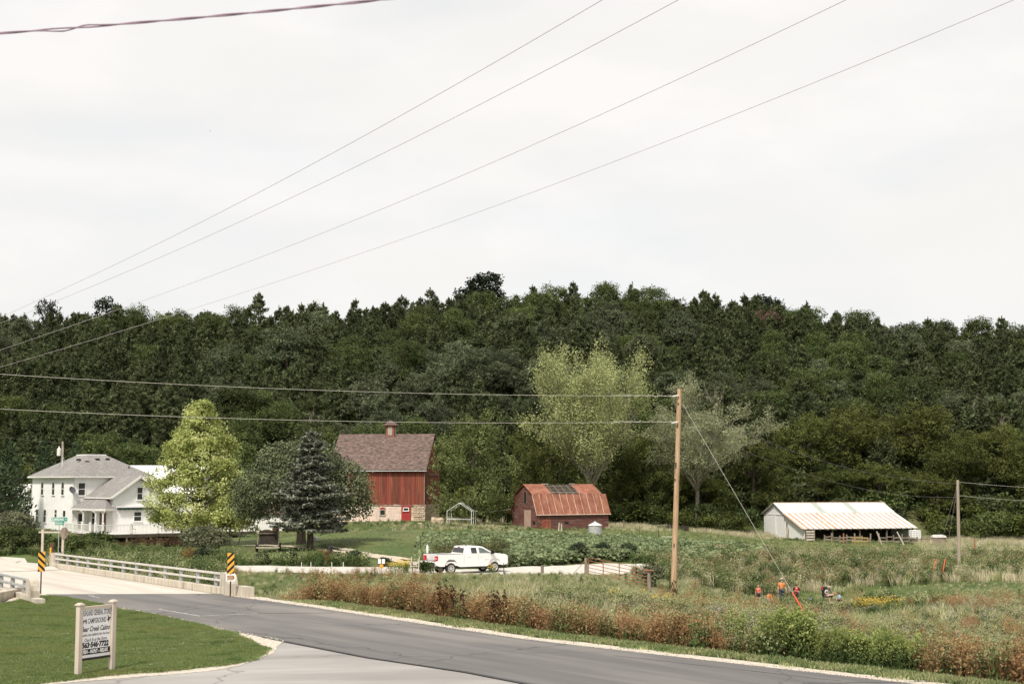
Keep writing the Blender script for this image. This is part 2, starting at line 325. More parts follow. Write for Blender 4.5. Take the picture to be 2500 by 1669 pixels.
overlay(M_asph, (.27, .25, .225), .22, .50, .68, .75, rot=(0, 0, .91), stretch=(.25, 1, 1)); overlay(M_asph, (.085, .083, .085), .9, .58, .72, .6, rot=(0, 0, .91), stretch=(.06, 1, 1)); overlay(M_asph, (.05, .05, .052), .11, hi=.006, amount=.7, kind='crack')
overlay(M_oldasph, (.22, .205, .19), .30, .50, .70, .7, stretch=(.35, 1.2, 1), rot=(0, 0, -.2)); overlay(M_oldasph, (.47, .45, .42), .35, .58, .70, .6, stretch=(.2, 1.5, 1), rot=(0, 0, -.1)); overlay(M_oldasph, (.13, .12, .115), .16, hi=.008, amount=.65, kind='crack')
overlay(M_conc, (.36, .32, .27), .5, .52, .7, .65, stretch=(.06, 1, 1), rot=(0, 0, 1.04)); overlay(M_ground, (.16, .13, .07), .12, .52, .68, .5)
overlay(M_red, (.055, .036, .03), 1.3, .50, .68, .75, stretch=(2.2, 2.2, .16)); overlay(M_red, (.40, .16, .10), 1.7, .60, .74, .55, stretch=(2.6, 2.6, .2)); overlay(M_reddk, (.20, .17, .14), 1.4, .50, .70, .7, stretch=(.8, .8, 5)); overlay(M_shing, (.34, .325, .305), .8, .52, .7, .5)
overlay(M_concv, (.24, .20, .15), 1.8, .56, .72, .7, stretch=(1, 1, .3))
# ------------------------------------------------------------------ ground sheet
def axis(lo, hi, step, far, grow=1.25):
    a = list(np.arange(lo, hi + .01, step)); s = step; x = lo; L = []
    while x > -far: s *= grow; x -= s; L.append(x)
    s = step; x = a[-1]; R = []
    while x < far: s *= grow; x += s; R.append(x)
    return np.array(L[::-1] + a + R)
gx = axis(-70, 78, 1.25, 3000); gy = axis(22, 236, 1.25, 3000)
GX, GY = np.meshgrid(gx, gy); GZ = ground(GX.ravel(), GY.ravel())
ddp = sdist(GX.ravel(), GY.ravel(), PLAT); GZ = np.where(ddp < 0, GZ - .06, GZ)
nx_, ny_ = len(gx), len(gy)
ii = (np.arange(ny_ - 1)[:, None] * nx_ + np.arange(nx_ - 1)[None]).ravel()
g = link('ground', npmesh('ground', np.c_[GX.ravel(), GY.ravel(), GZ], np.c_[ii, ii + 1, ii + nx_ + 1, ii + nx_], M_ground, smooth_=True)); tag(g, kind='structure')
def flat(name, poly, z, m, thick=0.0, ragged=0.0, seed=0, step=.45):
    pts = []
    if ragged > 0:
        n = len(poly)
        for i in range(n):
            a, b = Vector(poly[i][:2]), Vector(poly[(i + 1) % n][:2]); L = (b - a).length; k = max(1, int(L / step)) if L < 60 else 1
            for j in range(k): pts.append(a.lerp(b, j / k))
        out = []
        for i, p in enumerate(pts):
            d = pts[(i + 1) % len(pts)] - pts[i - 1]; nn = Vector((-d.y, d.x)).normalized()
            w = (float(fbm(np.array([p.x * .9]), np.array([p.y * .9]), seed)[0]) - .5) * 2 * ragged + random.uniform(-1, 1) * ragged * .25
            out.append(p + nn * w)
        pts = out
    else: pts = [Vector(p[:2]) for p in poly]
    mb = MB(); vs = [(p.x, p.y, z) for p in pts]
    tris = tessellate_polygon([[Vector(v) for v in vs]])
    fs = []
    for t in tris:
        a, b, c = (Vector(vs[i]) for i in t)
        fs.append(t if (b - a).cross(c - a).z > 0 else t[::-1])
    mb.add(vs, fs)
    if thick:
        n = len(vs); area = sum(vs[i][0] * vs[(i + 1) % n][1] - vs[(i + 1) % n][0] * vs[i][1] for i in range(n))
        base = [(v[0], v[1], v[2] - thick) for v in vs]
        mb.add(vs + base, [((i, n + i, n + (i + 1) % n, (i + 1) % n) if area > 0 else ((i + 1) % n, n + (i + 1) % n, n + i, i)) for i in range(n)])
    o = mb.build(name, m); return tag(o, kind='structure')
e2 = [Vector((p.x, p.y)) for p in EDGE]; n2_ = [Vector((p.x, p.y)) for p in NEAR]
off = lambda L, d: [Vector((p.x + d * .74, p.y + d * .67)) for p in L]
# side road and junction apron (old pale asphalt), gravel shoulders, main road, lawn wedge
flat('side_road', [G(-900, 1652), G(80, 1655), G(640, 1560), G(700, 1560), (-.6, 42), (8, 32), (20, 12), (24, -10), (-60, -10), (-90, 38)], -0.012, M_oldasph)
flat('gravel_shoulder', [*off(e2, -.5)[::-1], *off(e2, .72)], 0.004, M_gravel, ragged=.16, seed=4)
flat('gravel_shoulder', [G(200, 1462), G(376, 1494), G(640, 1548), G(700, 1560), G(689, 1567), G(668, 1592), G(632, 1607), G(585, 1623), G(500, 1637), G(400, 1645), G(291, 1654), G(180, 1663), G(60, 1676), G(60, 1655), G(400, 1600)], -.004, M_gravel, ragged=.12, seed=9)
flat('main_road', [Vector(G(112, 1450).xy), *n2_, *e2[::-1], Vector(G(540, 1448.5).xy)], 0.010, M_asph)
M_tar = mat('tar_seal', (.045, .045, .047), (.075, .073, .075), 4); M_linep = mat('worn_line_paint', (.36, .34, .32), (.5, .48, .45), 6)
def band_(name, pts, w, z, m_):
    V = []; n = len(pts)
    for i, p in enumerate(pts):
        d = (pts[min(i + 1, n - 1)] - pts[max(i - 1, 0)]); q = Vector((-d.y, d.x)).normalized() * w / 2 * random.uniform(.6, 1.2); V += [(p.x + q.x, p.y + q.y, z), (p.x - q.x, p.y - q.y, z)]
    mb = MB(); mb.add(V, [(2 * i, 2 * i + 1, 2 * i + 3, 2 * i + 2) for i in range(n - 1)]); return tag(mb.build(name, m_), kind='structure')
def gpath(a, b, n=14, j=.03): A_, B_ = G(*a), G(*b); return [A_.lerp(B_, t) + Vector((random.uniform(-j, j), random.uniform(-j, j), 0)) for t in np.linspace(0, 1, n)]
band_('tar_seam', gpath((590, 1497), (812, 1496), 16, .08), .12, .0145, M_tar); band_('tar_seam', gpath((1960, 1668), (2560, 1660), 14, .05), .07, .0145, M_tar); band_('tar_seam', gpath((1500, 1600), (2050, 1662), 20, .05), .04, .0150, M_tar)
band_('worn_paint_line', gpath((386, 1486), (490, 1504)), .10, .0145, M_linep); band_('worn_paint_line', gpath((490, 1503.5), (628, 1497)), .12, .0155, M_linep); band_('worn_paint_line', gpath((217, 1453), (242, 1459)), .10, .0145, M_linep)
band_('joint_edge', [Vector((p.x, p.y, 0)) for p in NEAR[4:]], .14, .0146, M_tar)
# tar-black tyre patch and pale scuffs on the junction
M_scuff = mat('pale_scuffs', (0.24, 0.23, 0.215), (0.40, 0.38, 0.35), 1.2, detail=9, stretch=(.3, 2, 1), rot=(0, 0, .2))
LAWN = [G(-700, 1660), G(-700, 1478), G(20, 1474), G(60, 1462), G(98, 1455), G(150, 1458), G(226, 1474), G(283, 1487), G(354, 1501), G(463, 1523), G(559, 1545), G(600, 1563), G(645, 1586), G(608, 1610), G(545, 1622), G(409, 1636), G(272, 1645), G(190, 1655), G(80, 1668), G(-100, 1684)]
M_lawn = mat('lawn_soil', (0.06, 0.10, 0.028), (0.11, 0.15, 0.05), 1.2, detail=8)
flat('lawn', LAWN, 0.035, M_lawn, thick=.06, ragged=.10, seed=2)
flat('dirt_patch', [G(10, 1472), G(35, 1458), G(60, 1448), G(95, 1449), G(112, 1455), G(60, 1466)], 0.041, M_gravel, ragged=.15, seed=12)
# ------------------------------------------------------------------ bridge
bA = G(545, 1450); bB = P(122, 1384, 97.5); bv = bB - bA; bL = math.hypot(bv.x, bv.y); bd = Vector((bv.x / bL, bv.y / bL)); bp_ = Vector((bd.y, -bd.x)); bsl = (bB.z - bA.z) / bL
BW = 8.3
def BP(s, t, h): return Vector((bA.x + bd.x * s + bp_.x * t, bA.y + bd.y * s + bp_.y * t, bA.z + bsl * s + h))
def bbox(mb, s0, s1, t0, t1, h0, h1, mi=0):
    vs = [BP(s, t, h) for h in (h0, h1) for s, t in ((s0, t0), (s1, t0), (s1, t1), (s0, t1))]
    mb.add(vs, [(0, 1, 2, 3), (7, 6, 5, 4), (4, 5, 1, 0), (5, 6, 2, 1), (6, 7, 3, 2), (7, 4, 0, 3)], mi)
br = empty('bridge', (0, 0, 0), label='pale concrete road bridge with low two-rail parapets between the dark asphalt and the house', cat='bridge')
m = MB(); bbox(m, -1.6, bL + 1, -BW - .5, .5, -.7, -.035); deck = m.build('deck', M_conc, br)
def par_prism(mb, s0, prof, t0, t1, sgn=1):         # prof: (s,h) outline extruded across t
    n = len(prof); A = [BP(s0 + sgn * s, t0, h) for s, h in prof]; B = [BP(s0 + sgn * s, t1, h) for s, h in prof]
    fs = [tuple(range(n)), tuple(range(n, 2 * n))[::-1]] + [(i, n + i, n + (i + 1) % n, (i + 1) % n) for i in range(n)]
    mb.add(A + B, fs)
for side in (0, 1):
    t0, t1 = (0.0, .38) if side == 0 else (-BW - .38, -BW)
    m = MB(); bbox(m, .02, bL - .02, t0, t1, -.03, .30); m.build('curb', M_concv, br, bevel=.02)
    for far in (0, 1):
        m = MB(); prof = [(0, -.3), (1.15, -.3), (1.15, .98), (.55, .98), (.3, .90), (.1, .72), (0, .5)]
        par_prism(m, (bL + .3) if far else -.55, prof, t0 + .02, t1 + .12 if side == 0 else t1, -1 if far else 1)
        m.build('end_post', M_concv, br)
    if side == 0:
        m = MB(); bbox(m, -2.2, -.56, .30, .70, -.4, .42); m.build('wing_wall', M_concv, br)
    else:
        m = MB(); bbox(m, -1.7, -.56, -BW - .38, -BW + .0, -.4, .22); m.build('curb', M_concv, br)
        m = MB()
        w0, w1 = G(51, 1448), G(-60, 1476)
        m.slab(Vector((w0.x, w0.y, -.6)), Vector((w1.x, w1.y, -.6)), Vector((w1.x, w1.y, .42)), Vector((w0.x, w0.y, .32)), .5); m.build('wing_wall', M_concv, br)
    n = 13
    pm = MB(); pm.box(-.095, .095, -.012, .012, 0, .66); pm.box(-.013, .013, -.10, .10, 0, .66); pme = pm.mesh('rail_post', M_steel)
    tc_ = (t0 + t1) / 2
    for i in range(n):
        s = 1.6 + (bL - 3.2) * i / (n - 1)
        o = link('rail_post', pme, br, BP(s, tc_, .29), (0, 0, math.atan2(bd.y, bd.x)))
    for h in (.55, .86):
        m = MB(); bbox(m, .62, bL - .9, tc_ - .09, tc_ - .02 if side == 0 else tc_ + .07, h, h + .10); m.build('rail', M_concw if side == 0 else M_steel, br, bevel=.01)  # left-hand rails get a darker material, their shade put into the colour
# tyre-dark lane stain strips on the deck
def strip(name, line, w, dz, m, kind='structure', nsub=1, seg=1.0, rag=0.0, wf=None):
    pts = []
    for a, b in zip(line[:-1], line[1:]):
        L = math.dist(a, b); k = max(1, int(L / seg)); pts += [(a[0] + (b[0] - a[0]) * j / k, a[1] + (b[1] - a[1]) * j / k) for j in range(k)]
    pts.append(tuple(line[-1])); V = []; n = len(pts)
    for i, p in enumerate(pts):
        a = pts[max(0, i - 2)]; b = pts[min(n - 1, i + 2)]; d = Vector((b[0] - a[0], b[1] - a[1])).normalized(); q = Vector((-d.y, d.x))
        for j in range(nsub + 1):
            ww = wf(p[0]) if wf else w
            t = -ww / 2 + ww * j / nsub
            if rag and j in (0, nsub): t += (float(vnoise(np.array([p[0] * .8]), np.array([p[1] * .8 + j]), 8)[0]) - .5) * rag
            V.append((p[0] + q.x * t, p[1] + q.y * t))
    V = np.array(V); Z = ground(V[:, 0], V[:, 1]) + dz
    if name == 'approach_road':
        s_ = (V[:, 0] - bA.x) * bd.x + (V[:, 1] - bA.y) * bd.y; Z = np.where(s_ < bL + 9, np.maximum(Z, bA.z + bsl * s_ - .015), Z)
    k = nsub + 1; F_ = [(i * k + j, (i + 1) * k + j, (i + 1) * k + j + 1, i * k + j + 1) for i in range(n - 1) for j in range(nsub)]
    F_ = [f[::-1] for f in F_]
    o = link(name, npmesh(name, np.c_[V, Z], F_, m, smooth_=True)); return tag(o, kind=kind)
mid = BP(bL + .6, -BW / 2, 0); lf = [(mid.x, mid.y), (mid.x - 5, mid.y + 8), tuple(at(-60, 114).xy), tuple(at(-500, 118).xy)]
ap = strip('approach_road', [(BP(bL - 4, -BW / 2, 0).x, BP(bL - 4, -BW / 2, 0).y)] + lf, 8.2, .10, M_conc, nsub=6)
gpts = [tuple(at(u, D).xy) for u, v, D in GR if u > 100]
strip('gravel_road', [(lf[1][0], lf[1][1])] + gpts, 9.2, .07, M_gravelw, nsub=6, rag=1.0, wf=lambda x: float(np.interp(x, [-30, -12, 2, 9, 13, 15, 36, 41], [10, 10, 8.5, 5.0, 1.2, .3, .3, 2.6])))
trk = [tuple(at(u, D).xy) for u, D in [(1060, 111), (1000, 118), (930, 124), (850, 130), (770, 136), (700, 140), (600, 145)]]
M_trk = mat('dirt_track', (0.40, 0.33, 0.24), (0.60, 0.52, 0.42), 2.5, detail=8)
strip('dirt_track', trk, 1.1, .07, M_trk, rag=.6, nsub=2)
strip('dirt_track', [tuple(at(u, D).xy) for u, D in [(1000, 121), (930, 126), (880, 130), (800, 138)]], .7, .075, M_trk, rag=.6, nsub=2)
# ------------------------------------------------------------------ marker signs at the bridge ends
def clip(poly, n, c):                                # keep n.p <= c
    out = []
    for i in range(len(poly)):
        a, b = poly[i], poly[(i + 1) % len(poly)]; da = a[0] * n[0] + a[1] * n[1] - c; db = b[0] * n[0] + b[1] * n[1] - c
        if da <= 0: out.append(a)
        if (da < 0) != (db < 0):
            t = da / (da - db); out.append((a[0] + (b[0] - a[0]) * t, a[1] + (b[1] - a[1]) * t))
    return out
def marker(pos, rz, sgn, label, low=False):
    r = empty('object_marker_sign', pos, rz, label, 'road sign', 'striped markers at the bridge ends')
    h0 = 1.02; w, h = .31, .92
    m = MB(); m.box(-.03, .03, -.012, .045, -.5, h0 + h - .05); m.build('post', M_dark, r)
    m = MB(); m.box(-w / 2, w / 2, -.022, -.014, h0, h0 + h); m.build('panel', M_yel, r)
    k = .30
    for i in range(4):
        c0 = h0 - .16 + i * k
        poly = [(-w / 2, h0), (w / 2, h0), (w / 2, h0 + h), (-w / 2, h0 + h)]
        s = sgn * 1.0
        poly = clip(poly, (-s, 1), c0 + .135); poly = clip(poly, (s, -1), -(c0))
        if len(poly) > 2:
            m = MB(); m.prism(poly, -.0255, -.0225); m.build('stripe', M_black, r)
    if low:
        m = MB(); m.box(-.20, .22, -.03, -.022, .68, .98); p = m.build('small_sign', M_white, r)
        m = MB(); m.prism([(-.16, .73), (.12, .73), (.19, .83), (.14, .94), (-.16, .94), (-.13, .83)], -.034, -.031); m.build('state_outline', M_brown, p)
        for i, tx in enumerate(['IOWA', 'BYWAY', 'ROUTE']): text(tx, p, (0, -.036, .885 - i * .065), .062, M_white, name='lettering')
    return r
def text(body, parent, loc, size, m, rz=0.0, shear=0.0, name='lettering', sx=1.0, align='CENTER', rot=None, bold=0.0):
    c = bpy.data.curves.new(name, 'FONT'); c.body = body; c.size = size; c.align_x = align; c.align_y = 'CENTER'; c.shear = shear
    c.extrude = .0008; c.offset = bold; c.resolution_u = 3; c.materials.append(m)
    tmp = bpy.data.objects.new(name, c); me = bpy.data.meshes.new_from_object(tmp); bpy.data.objects.remove(tmp)
    o = bpy.data.objects.new(name, me); COL.objects.link(o); o.parent = parent; o.location = loc
    o.rotation_euler = rot or (math.pi / 2, 0, rz); o.scale = (sx, 1, 1); return o
marker(G(562, 1455), .08, 1, 'black and yellow striped marker above a small brown sign, right of the bridge', low=True)
marker(G(99, 1449), .30, -1, 'black and yellow striped marker on a dark post at the lawn edge')
# ------------------------------------------------------------------ campground sign
sg = empty('campground_sign', G(190, 1651), 0, 'tan two-post sign with white lettered board on the lawn', 'sign')
pr_ = G(272, 1638); pl_ = G(190, 1651); dv = pr_ - pl_; sw = math.hypot(dv.x, dv.y); sg.rotation_euler = (0, 0, math.atan2(dv.y, dv.x))
for x in (0, sw):
    m = MB(); m.box(x - .068, x + .068, -.068, .068, -.1, 1.86); p = m.build('post', M_tan, sg, bevel=.006)
    m = MB(); m.box(x - .10, x + .10, -.10, .10, 1.86, 1.90); m.box(x - .09, x + .09, -.09, .09, 1.90, 1.94, taper=.05); m.build('cap', M_tan, p, bevel=.01)
m = MB(); m.box(.07, sw - .07, -.03, .05, 1.74, 1.82); m.build('top_rail', M_tan, sg, bevel=.005)
BZ0, BZ1 = .46, 1.735
m = MB(); m.box(.07, sw - .07, .015, .035, BZ0, BZ1); bo = m.build('board', M_sign, sg)
m = MB(); m.box(.07, sw - .07, .008, .014, .54, .69); bo2 = m.build('black_band', M_black, bo)
m = MB(); m.box(.07, sw - .07, -.02, .04, .40, .455); m.build('bottom_rail', M_dark, sg)
cxm = sw / 2
for tx, z, s, sx, sh, mm, bd_ in [('HIGHLAND GENERAL STORE', 1.63, .20, .41, 0, M_inkgrey, .004), ('& CAMPGROUND', 1.42, .19, .50, 0, M_inkgrey, .003), ('Bear Creek Cabins', 1.21, .19, .70, .35, M_ink, .004),
                    ('Beautiful Cabins Available for Rent Year Round', 1.06, .095, .55, .4, M_inkgrey, .001), ('Check In at the Store', .925, .12, .78, .35, M_ink, .001), ('563\u00b7546\u00b77722', .785, .19, .92, .1, M_black, .011)]:
    text(tx, bo, (cxm, .0135, z), s, mm, sx=sx, shear=sh, bold=bd_)
text('FISH - HUNT - RELAX', bo, (cxm, .0065, .613), .135, M_white, sx=.72, bold=.006)
m = MB()   # leaping deer and fish silhouettes
m.prism([(sw - .20, 1.40), (sw - .16, 1.46), (sw - .19, 1.53), (sw - .17, 1.535), (sw - .14, 1.475), (sw - .09, 1.48), (sw - .07, 1.45), (sw - .10, 1.44), (sw - .12, 1.40), (sw - .15, 1.34), (sw - .15, 1.39), (sw - .18, 1.39)], .009, .0145)
m.build('deer_print', M_brownd if 'M_brownd' in globals() else M_ink, bo)
m = MB(); m.prism([(.12, 1.40), (.15, 1.45), (.22, 1.47), (.28, 1.43), (.27, 1.41), (.20, 1.42), (.16, 1.40), (.14, 1.33)], .009, .0145); m.build('fish_print', M_inkgrey, bo)
# ------------------------------------------------------------------ building helpers
def clap(mb, L0, L1, z0, z1, y, ex=.12, prof=None, mi=0, out=.018, axis='x', wob=0.0):
    z = z0
    while z < z1 - .01:
        zt = min(z + ex, z1); a0, a1 = (L0, L1) if prof is None else prof((z + zt) / 2)
        if a1 > a0 + .05:
            w = random.uniform(-wob, wob); o = out + random.uniform(0, wob)
            if axis == 'x': V = [(a0, y - o, z + w), (a1, y - o, z - w), (a1, y, zt - w), (a0, y, zt + w), (a0, y, z + w), (a1, y, z - w)]; F_ = [(0, 1, 2, 3), (4, 5, 1, 0)]
            else: V = [(y - o, a0, z + w), (y - o, a1, z - w), (y, a1, zt - w), (y, a0, zt + w), (y, a0, z + w), (y, a1, z - w)]; F_ = [(3, 2, 1, 0), (0, 1, 5, 4)]
            mb.add(V, F_, mi)
        z = zt
def window(parent, x, y, z, w, h, ang=0.0, fr=M_white, name='window', sash=True, fw=.09, arch=False):
    m = MB(); f = fw
    m.box(-w / 2 - f, -w / 2, -.07, 0, -f, h + f); m.box(w / 2, w / 2 + f, -.07, 0, -f, h + f)
    m.box(-w / 2, w / 2, -.068, 0, h, h + f * 1.2); m.box(-w / 2 - f - .04, w / 2 + f + .04, -.11, 0, -f - .03, 0)
    if sash: m.box(-w / 2, w / 2, -.062, 0, h / 2 - .03, h / 2 + .03)
    o = m.build(name, fr, parent, loc=(x, y, z), rot=(0, 0, ang))
    for k in range(2 if sash else 1):
        m = MB(); a, b = (k * h / 2 + .03 * k, h / 2 + k * h / 2 - .03 * (1 - k)) if sash else (0, h)
        m.box(-w / 2, w / 2, -.035, -.02, a, b); m.build('pane', M_glass, o)
    return o
def hip(mb, x0, x1, y0, y1, ze, rx0, rx1, ry0, ry1, zr, mi=0, t=.16):
    A = [(x0, y0, ze), (x1, y0, ze), (x1, y1, ze), (x0, y1, ze)]; R = [(rx0, ry0, zr), (rx1, ry0, zr), (rx1, ry1, zr), (rx0, ry1, zr)]; Bt = [(a[0], a[1], ze - t) for a in A]
    mb.add(A + R, [(0, 1, 5, 4), (1, 2, 6, 5), (2, 3, 7, 6), (3, 0, 4, 7), (4, 5, 6, 7)], mi)
    mb.add(A + Bt, [(1, 0, 4, 5), (2, 1, 5, 6), (3, 2, 6, 7), (0, 3, 7, 4), (4, 7, 6, 5)], mi + 1)
# ------------------------------------------------------------------ farmhouse
HZ = -.62; Cx, Cy = -50.6, 165.0
house = empty('farmhouse', (Cx, Cy, HZ), math.atan2(.629, .777), 'white two-storey farmhouse with grey hipped roof beside the bridge', 'house')
WH = 6.28
m = MB(); m.box(0, 9.3, 0, 12.8, -.4, WH); m.box(1.8, 7.9, -7, 0, -.4, 4.1); m.prism([(1.8, 4.1), (7.9, 4.1), (4.85, 6.15)], -6.99, 1.5); m.box(.3, 6, 12.8, 14.4, -.4, 3.0)
m.build('wall', M_white, house)
m = MB()
clap(m, 0, 9.3, .1, WH, -.002, .13); clap(m, 0, 12.8, .1, WH, -.002, .13, axis='y')
clap(m, 1.8, 7.9, .1, 4.1, -7.002, .13); clap(m, 1.8, 7.9, 4.1, 6.15, -7.002, .13, prof=lambda z: (1.8 + (z - 4.1) * 1.488, 7.9 - (z - 4.1) * 1.488)); clap(m, -7, 0, .1, 4.1, 1.798, .13, axis='y')
clap(m, 12.8, 14.4, .1, 2.9, .298, .13, axis='y')
tag(m.build('siding', M_white, house), kind='stuff')
for (x, y) in [(0, 0), (9.3, 0), (0, 12.8), (1.8, -7), (7.9, -7)]:
    m = MB(); m.box(x - .045, x + .1, y - .045, y + .1, 0, WH if y >= 0 else 4.1); m.build('corner_board', M_whitew, house)
m = MB(); hip(m, -.55, 9.85, -.55, 13.3, WH + .1, 3.6, 6.0, 5.2, 8.2, 8.95); rf = m.build('roof', [M_shing, M_whitew], house)
m = MB(); m.box(3.55, 6.05, 5.15, 8.25, 8.93, 9.03); m.build('ridge_cap', M_white, rf)
for (x, y, z) in [(2.2, 4.2, 8.35), (2.9, 3.4, 8.1), (4.4, 3.9, 8.42), (5.7, 4.0, 8.45)]:
    m = MB(); m.box(x - .25, x + .25, y - .2, y + .2, z - .1, z + .12, taper=.05); m.build('roof_vent', M_black, rf)
m = MB(); m.tube([(7.4, 1.6, 7.1), (7.4, 1.6, 7.65)], .07, 8); m.build('vent_pipe', M_black, rf)
m = MB(); m.lathe([(.25, 0), (.12, .08), (.08, .2)], 10, c=(7.4, 1.6, 7.05)); m.build('flashing', M_white, rf)
m = MB(); m.tube([(1.2, 6.5, 7.6), (1.2, 6.5, 10.0)], .035, 6)
for a in range(3): m.tube([(1.2, 6.5, 8.7), (1.2 + .6 * math.cos(a * 2.1), 6.5 + .6 * math.sin(a * 2.1), 7.45)], .03, 5)
m.build('antenna_mast', M_steel, rf)
# wing roof
m = MB()
m.slab((4.85, -7.5, 6.42), (4.85, 3.2, 6.42), (1.35, 3.2, 4.02), (1.35, -7.5, 4.02), .14, 0); m.slab((4.85, 3.2, 6.42), (4.85, -7.5, 6.42), (8.35, -7.5, 4.02), (8.35, 3.2, 4.02), .14, 0)
wr = m.build('roof', M_shing, house)
m = MB(); m.slab((4.85, -7.56, 6.43), (4.85, -7.42, 6.43), (1.3, -7.42, 3.99), (1.3, -7.56, 3.99), .22); m.slab((4.85, -7.42, 6.43), (4.85, -7.56, 6.43), (8.4, -7.56, 3.99), (8.4, -7.42, 3.99), .22); m.build('bargeboard', M_whitew, wr)
m = MB(); m.box(1.27, 1.36, -7.5, .0, 3.84, 4.0); m.build('fascia', M_whitew, wr)
Lw = -math.pi / 2
for b in (3.1, 6.0, 9.5): window(house, -.02, b, 4.22, .80, 1.42, Lw)
for b, w, h, z in ((2.4, .8, 1.45, .95), (5.0, .7, .85, 1.6), (8.4, .8, 1.45, .95), (10.9, .8, 1.45, .95)): window(house, -.02, b, z, w, h, Lw)
window(house, .95, -.02, 4.2, .78, 1.4); window(house, 4.95, -7.02, 3.75, .62, 1.35); window(house, 4.75, -7.02, 1.35, .85, 1.0)
window(house, 1.78, -1.8, .9, .8, 1.5, Lw)
def door(parent, x, y, z, w, h, ang, dm, fr=M_white, glass=True, name='door'):
    m = MB(); m.box(-w / 2 - .1, -w / 2, -.06, 0, 0, h + .1); m.box(w / 2, w / 2 + .1, -.06, 0, 0, h + .1); m.box(-w / 2, w / 2, -.058, 0, h, h + .12); m.box(-w / 2, w / 2, -.03, 0, 0, h, 1)
    o = m.build(name, [fr, dm], parent, loc=(x, y, z), rot=(0, 0, ang))
    if glass:
        m = MB(); m.box(-w / 2 + .12, w / 2 - .12, -.036, -.032, h * .52, h - .12); m.build('pane', M_glass, o)
        m = MB(); m.box(-w / 2 + .12, w / 2 - .12, -.036, -.032, .25, h * .47); m.build('pane', M_glass, o)
    m = MB(); m.ball((w / 2 - .08, -.06, h * .48), .035, 6); m.build('handle', M_steel, o)
    return o
door(house, .95, -.02, .1, .85, 2.1, 0, M_white)
door(house, 1.78, -4.4, .1, 1.5, 2.1, Lw, mat('brown_door', (.20, .10, .06), (.26, .14, .09), 3), fr=mat('brown_frame', (.22, .08, .05)))
# porch roof, brackets, posts
m = MB()
ez, rz_ = 2.75, 4.0
A = [(-.35, .0, ez), (-.35, -7.3, ez), (.5, -7.9, ez), (1.95, -7.3, ez)]; R = [(1.79, -.6, rz_), (1.79, -5.6, rz_)]
V = A + R + [(a[0], a[1], a[2] - .22) for a in A] + [(1.79, 0, ez)]
m.add(V, [(0, 4, 5, 1), (1, 5, 2), (2, 5, 3)], 0)
m.add(V, [(1, 7, 6, 0), (2, 8, 7, 1), (3, 9, 8, 2)], 1)
m.add([(-.35, 0, ez - .2), (-.35, -7.3, ez - .2), (.5, -7.9, ez - .2), (1.95, -7.3, ez - .2), (1.79, 0, ez - .2)], [(0, 1, 2, 3, 4)], 1)
m.add([A[0], (1.79, 0, ez), R[0]], [(0, 1, 2)], 0)
pr = m.build('porch_roof', [M_shing, M_whitew], house)
for x, y in [(-.15, -3.4), (-.15, -6.9), (.45, -7.5)]:
    m = MB(); m.box(-.07, .07, -.07, .07, 0, 2.45); m.box(-.1, .1, -.1, .1, 0, .9)
    for s in (-1, 1): m.prism([(s * .07, 2.1), (s * .5, 2.45), (s * .07, 2.45)], -.03, .03); m.prism([(s * .07, 2.1), (s * .5, 2.45), (s * .07, 2.45)], -.03, .03, axis='x')
    m.build('porch_post', M_whitew, house, loc=(x, y, .1))
# awning, dish, deck
m = MB(); m.box(2.1, 7.8, -7.35, -7.03, 2.86, 3.02); aw = m.build('awning_case', M_white, house)
m = MB()
for i in range(22): m.box(2.15 + i * .255, 2.15 + i * .255 + .235, -7.36, -7.33, 2.62 - .03 * (i % 2), 2.86)
m.build('awning_valance', mat('dark_green_canvas', (.012, .035, .028)), aw)
m = MB()
Md = Matrix.Translation((-.35, -.35, 4.75)) @ Matrix.Rotation(math.radians(65), 4, Vector((1, .3, 0)))
m.lathe([(.02, 0), (.2, .02), (.36, .08), (.44, .14), (.445, .15), (.36, .10), (.2, .04), (.02, .02)], 16, M=Md); m.tube([(-.35, -.35, 4.75), (0, 0, 4.2)], .03, 6); m.tube([Md @ Vector((0, -.4, .08)), Md @ Vector((0, -.15, .5))], .02, 5)
m.ball(Md @ Vector((0, -.15, .5)), .07, 6)
m.build('satellite_dish', mat('dish_grey', (.10, .10, .12), rough=.4), house, smooth_=False)
deck_ = empty('porch_deck', (Cx, Cy, HZ), house.rotation_euler.z, 'long white-railed timber deck on posts along the front of the farmhouse', 'deck')
DX0, DX1, DY0 = -1.0, 17.5, -11.0
m = MB(); m.box(DX0, DX1, DY0, -7.05, -.06, .06); m.box(DX0, 1.75, -7.05, -.05, -.062, .058); m.box(8, DX1, -7.05, -2, -.062, .058); m.build('decking', M_whitew, deck_)
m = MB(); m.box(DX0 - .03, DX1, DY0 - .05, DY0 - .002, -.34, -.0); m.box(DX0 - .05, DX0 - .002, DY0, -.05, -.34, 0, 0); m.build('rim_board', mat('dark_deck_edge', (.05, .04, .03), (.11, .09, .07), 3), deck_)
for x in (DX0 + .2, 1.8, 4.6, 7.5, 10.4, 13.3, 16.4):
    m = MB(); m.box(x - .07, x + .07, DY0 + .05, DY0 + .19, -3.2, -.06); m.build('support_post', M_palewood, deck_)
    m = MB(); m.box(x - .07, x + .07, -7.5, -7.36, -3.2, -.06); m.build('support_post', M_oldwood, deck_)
bal = MB(); bal.box(-.018, .018, -.018, .018, 0, .80); balm = bal.mesh('baluster', M_whitew)
pst = MB(); pst.box(-.09, .09, -.09, .09, 0, 1.12); pst.box(-.12, .12, -.12, .12, 1.12, 1.16); pst.box(-.1, .1, -.1, .1, 1.16, 1.24, taper=.07); pstm = pst.mesh('railing_post', M_white)
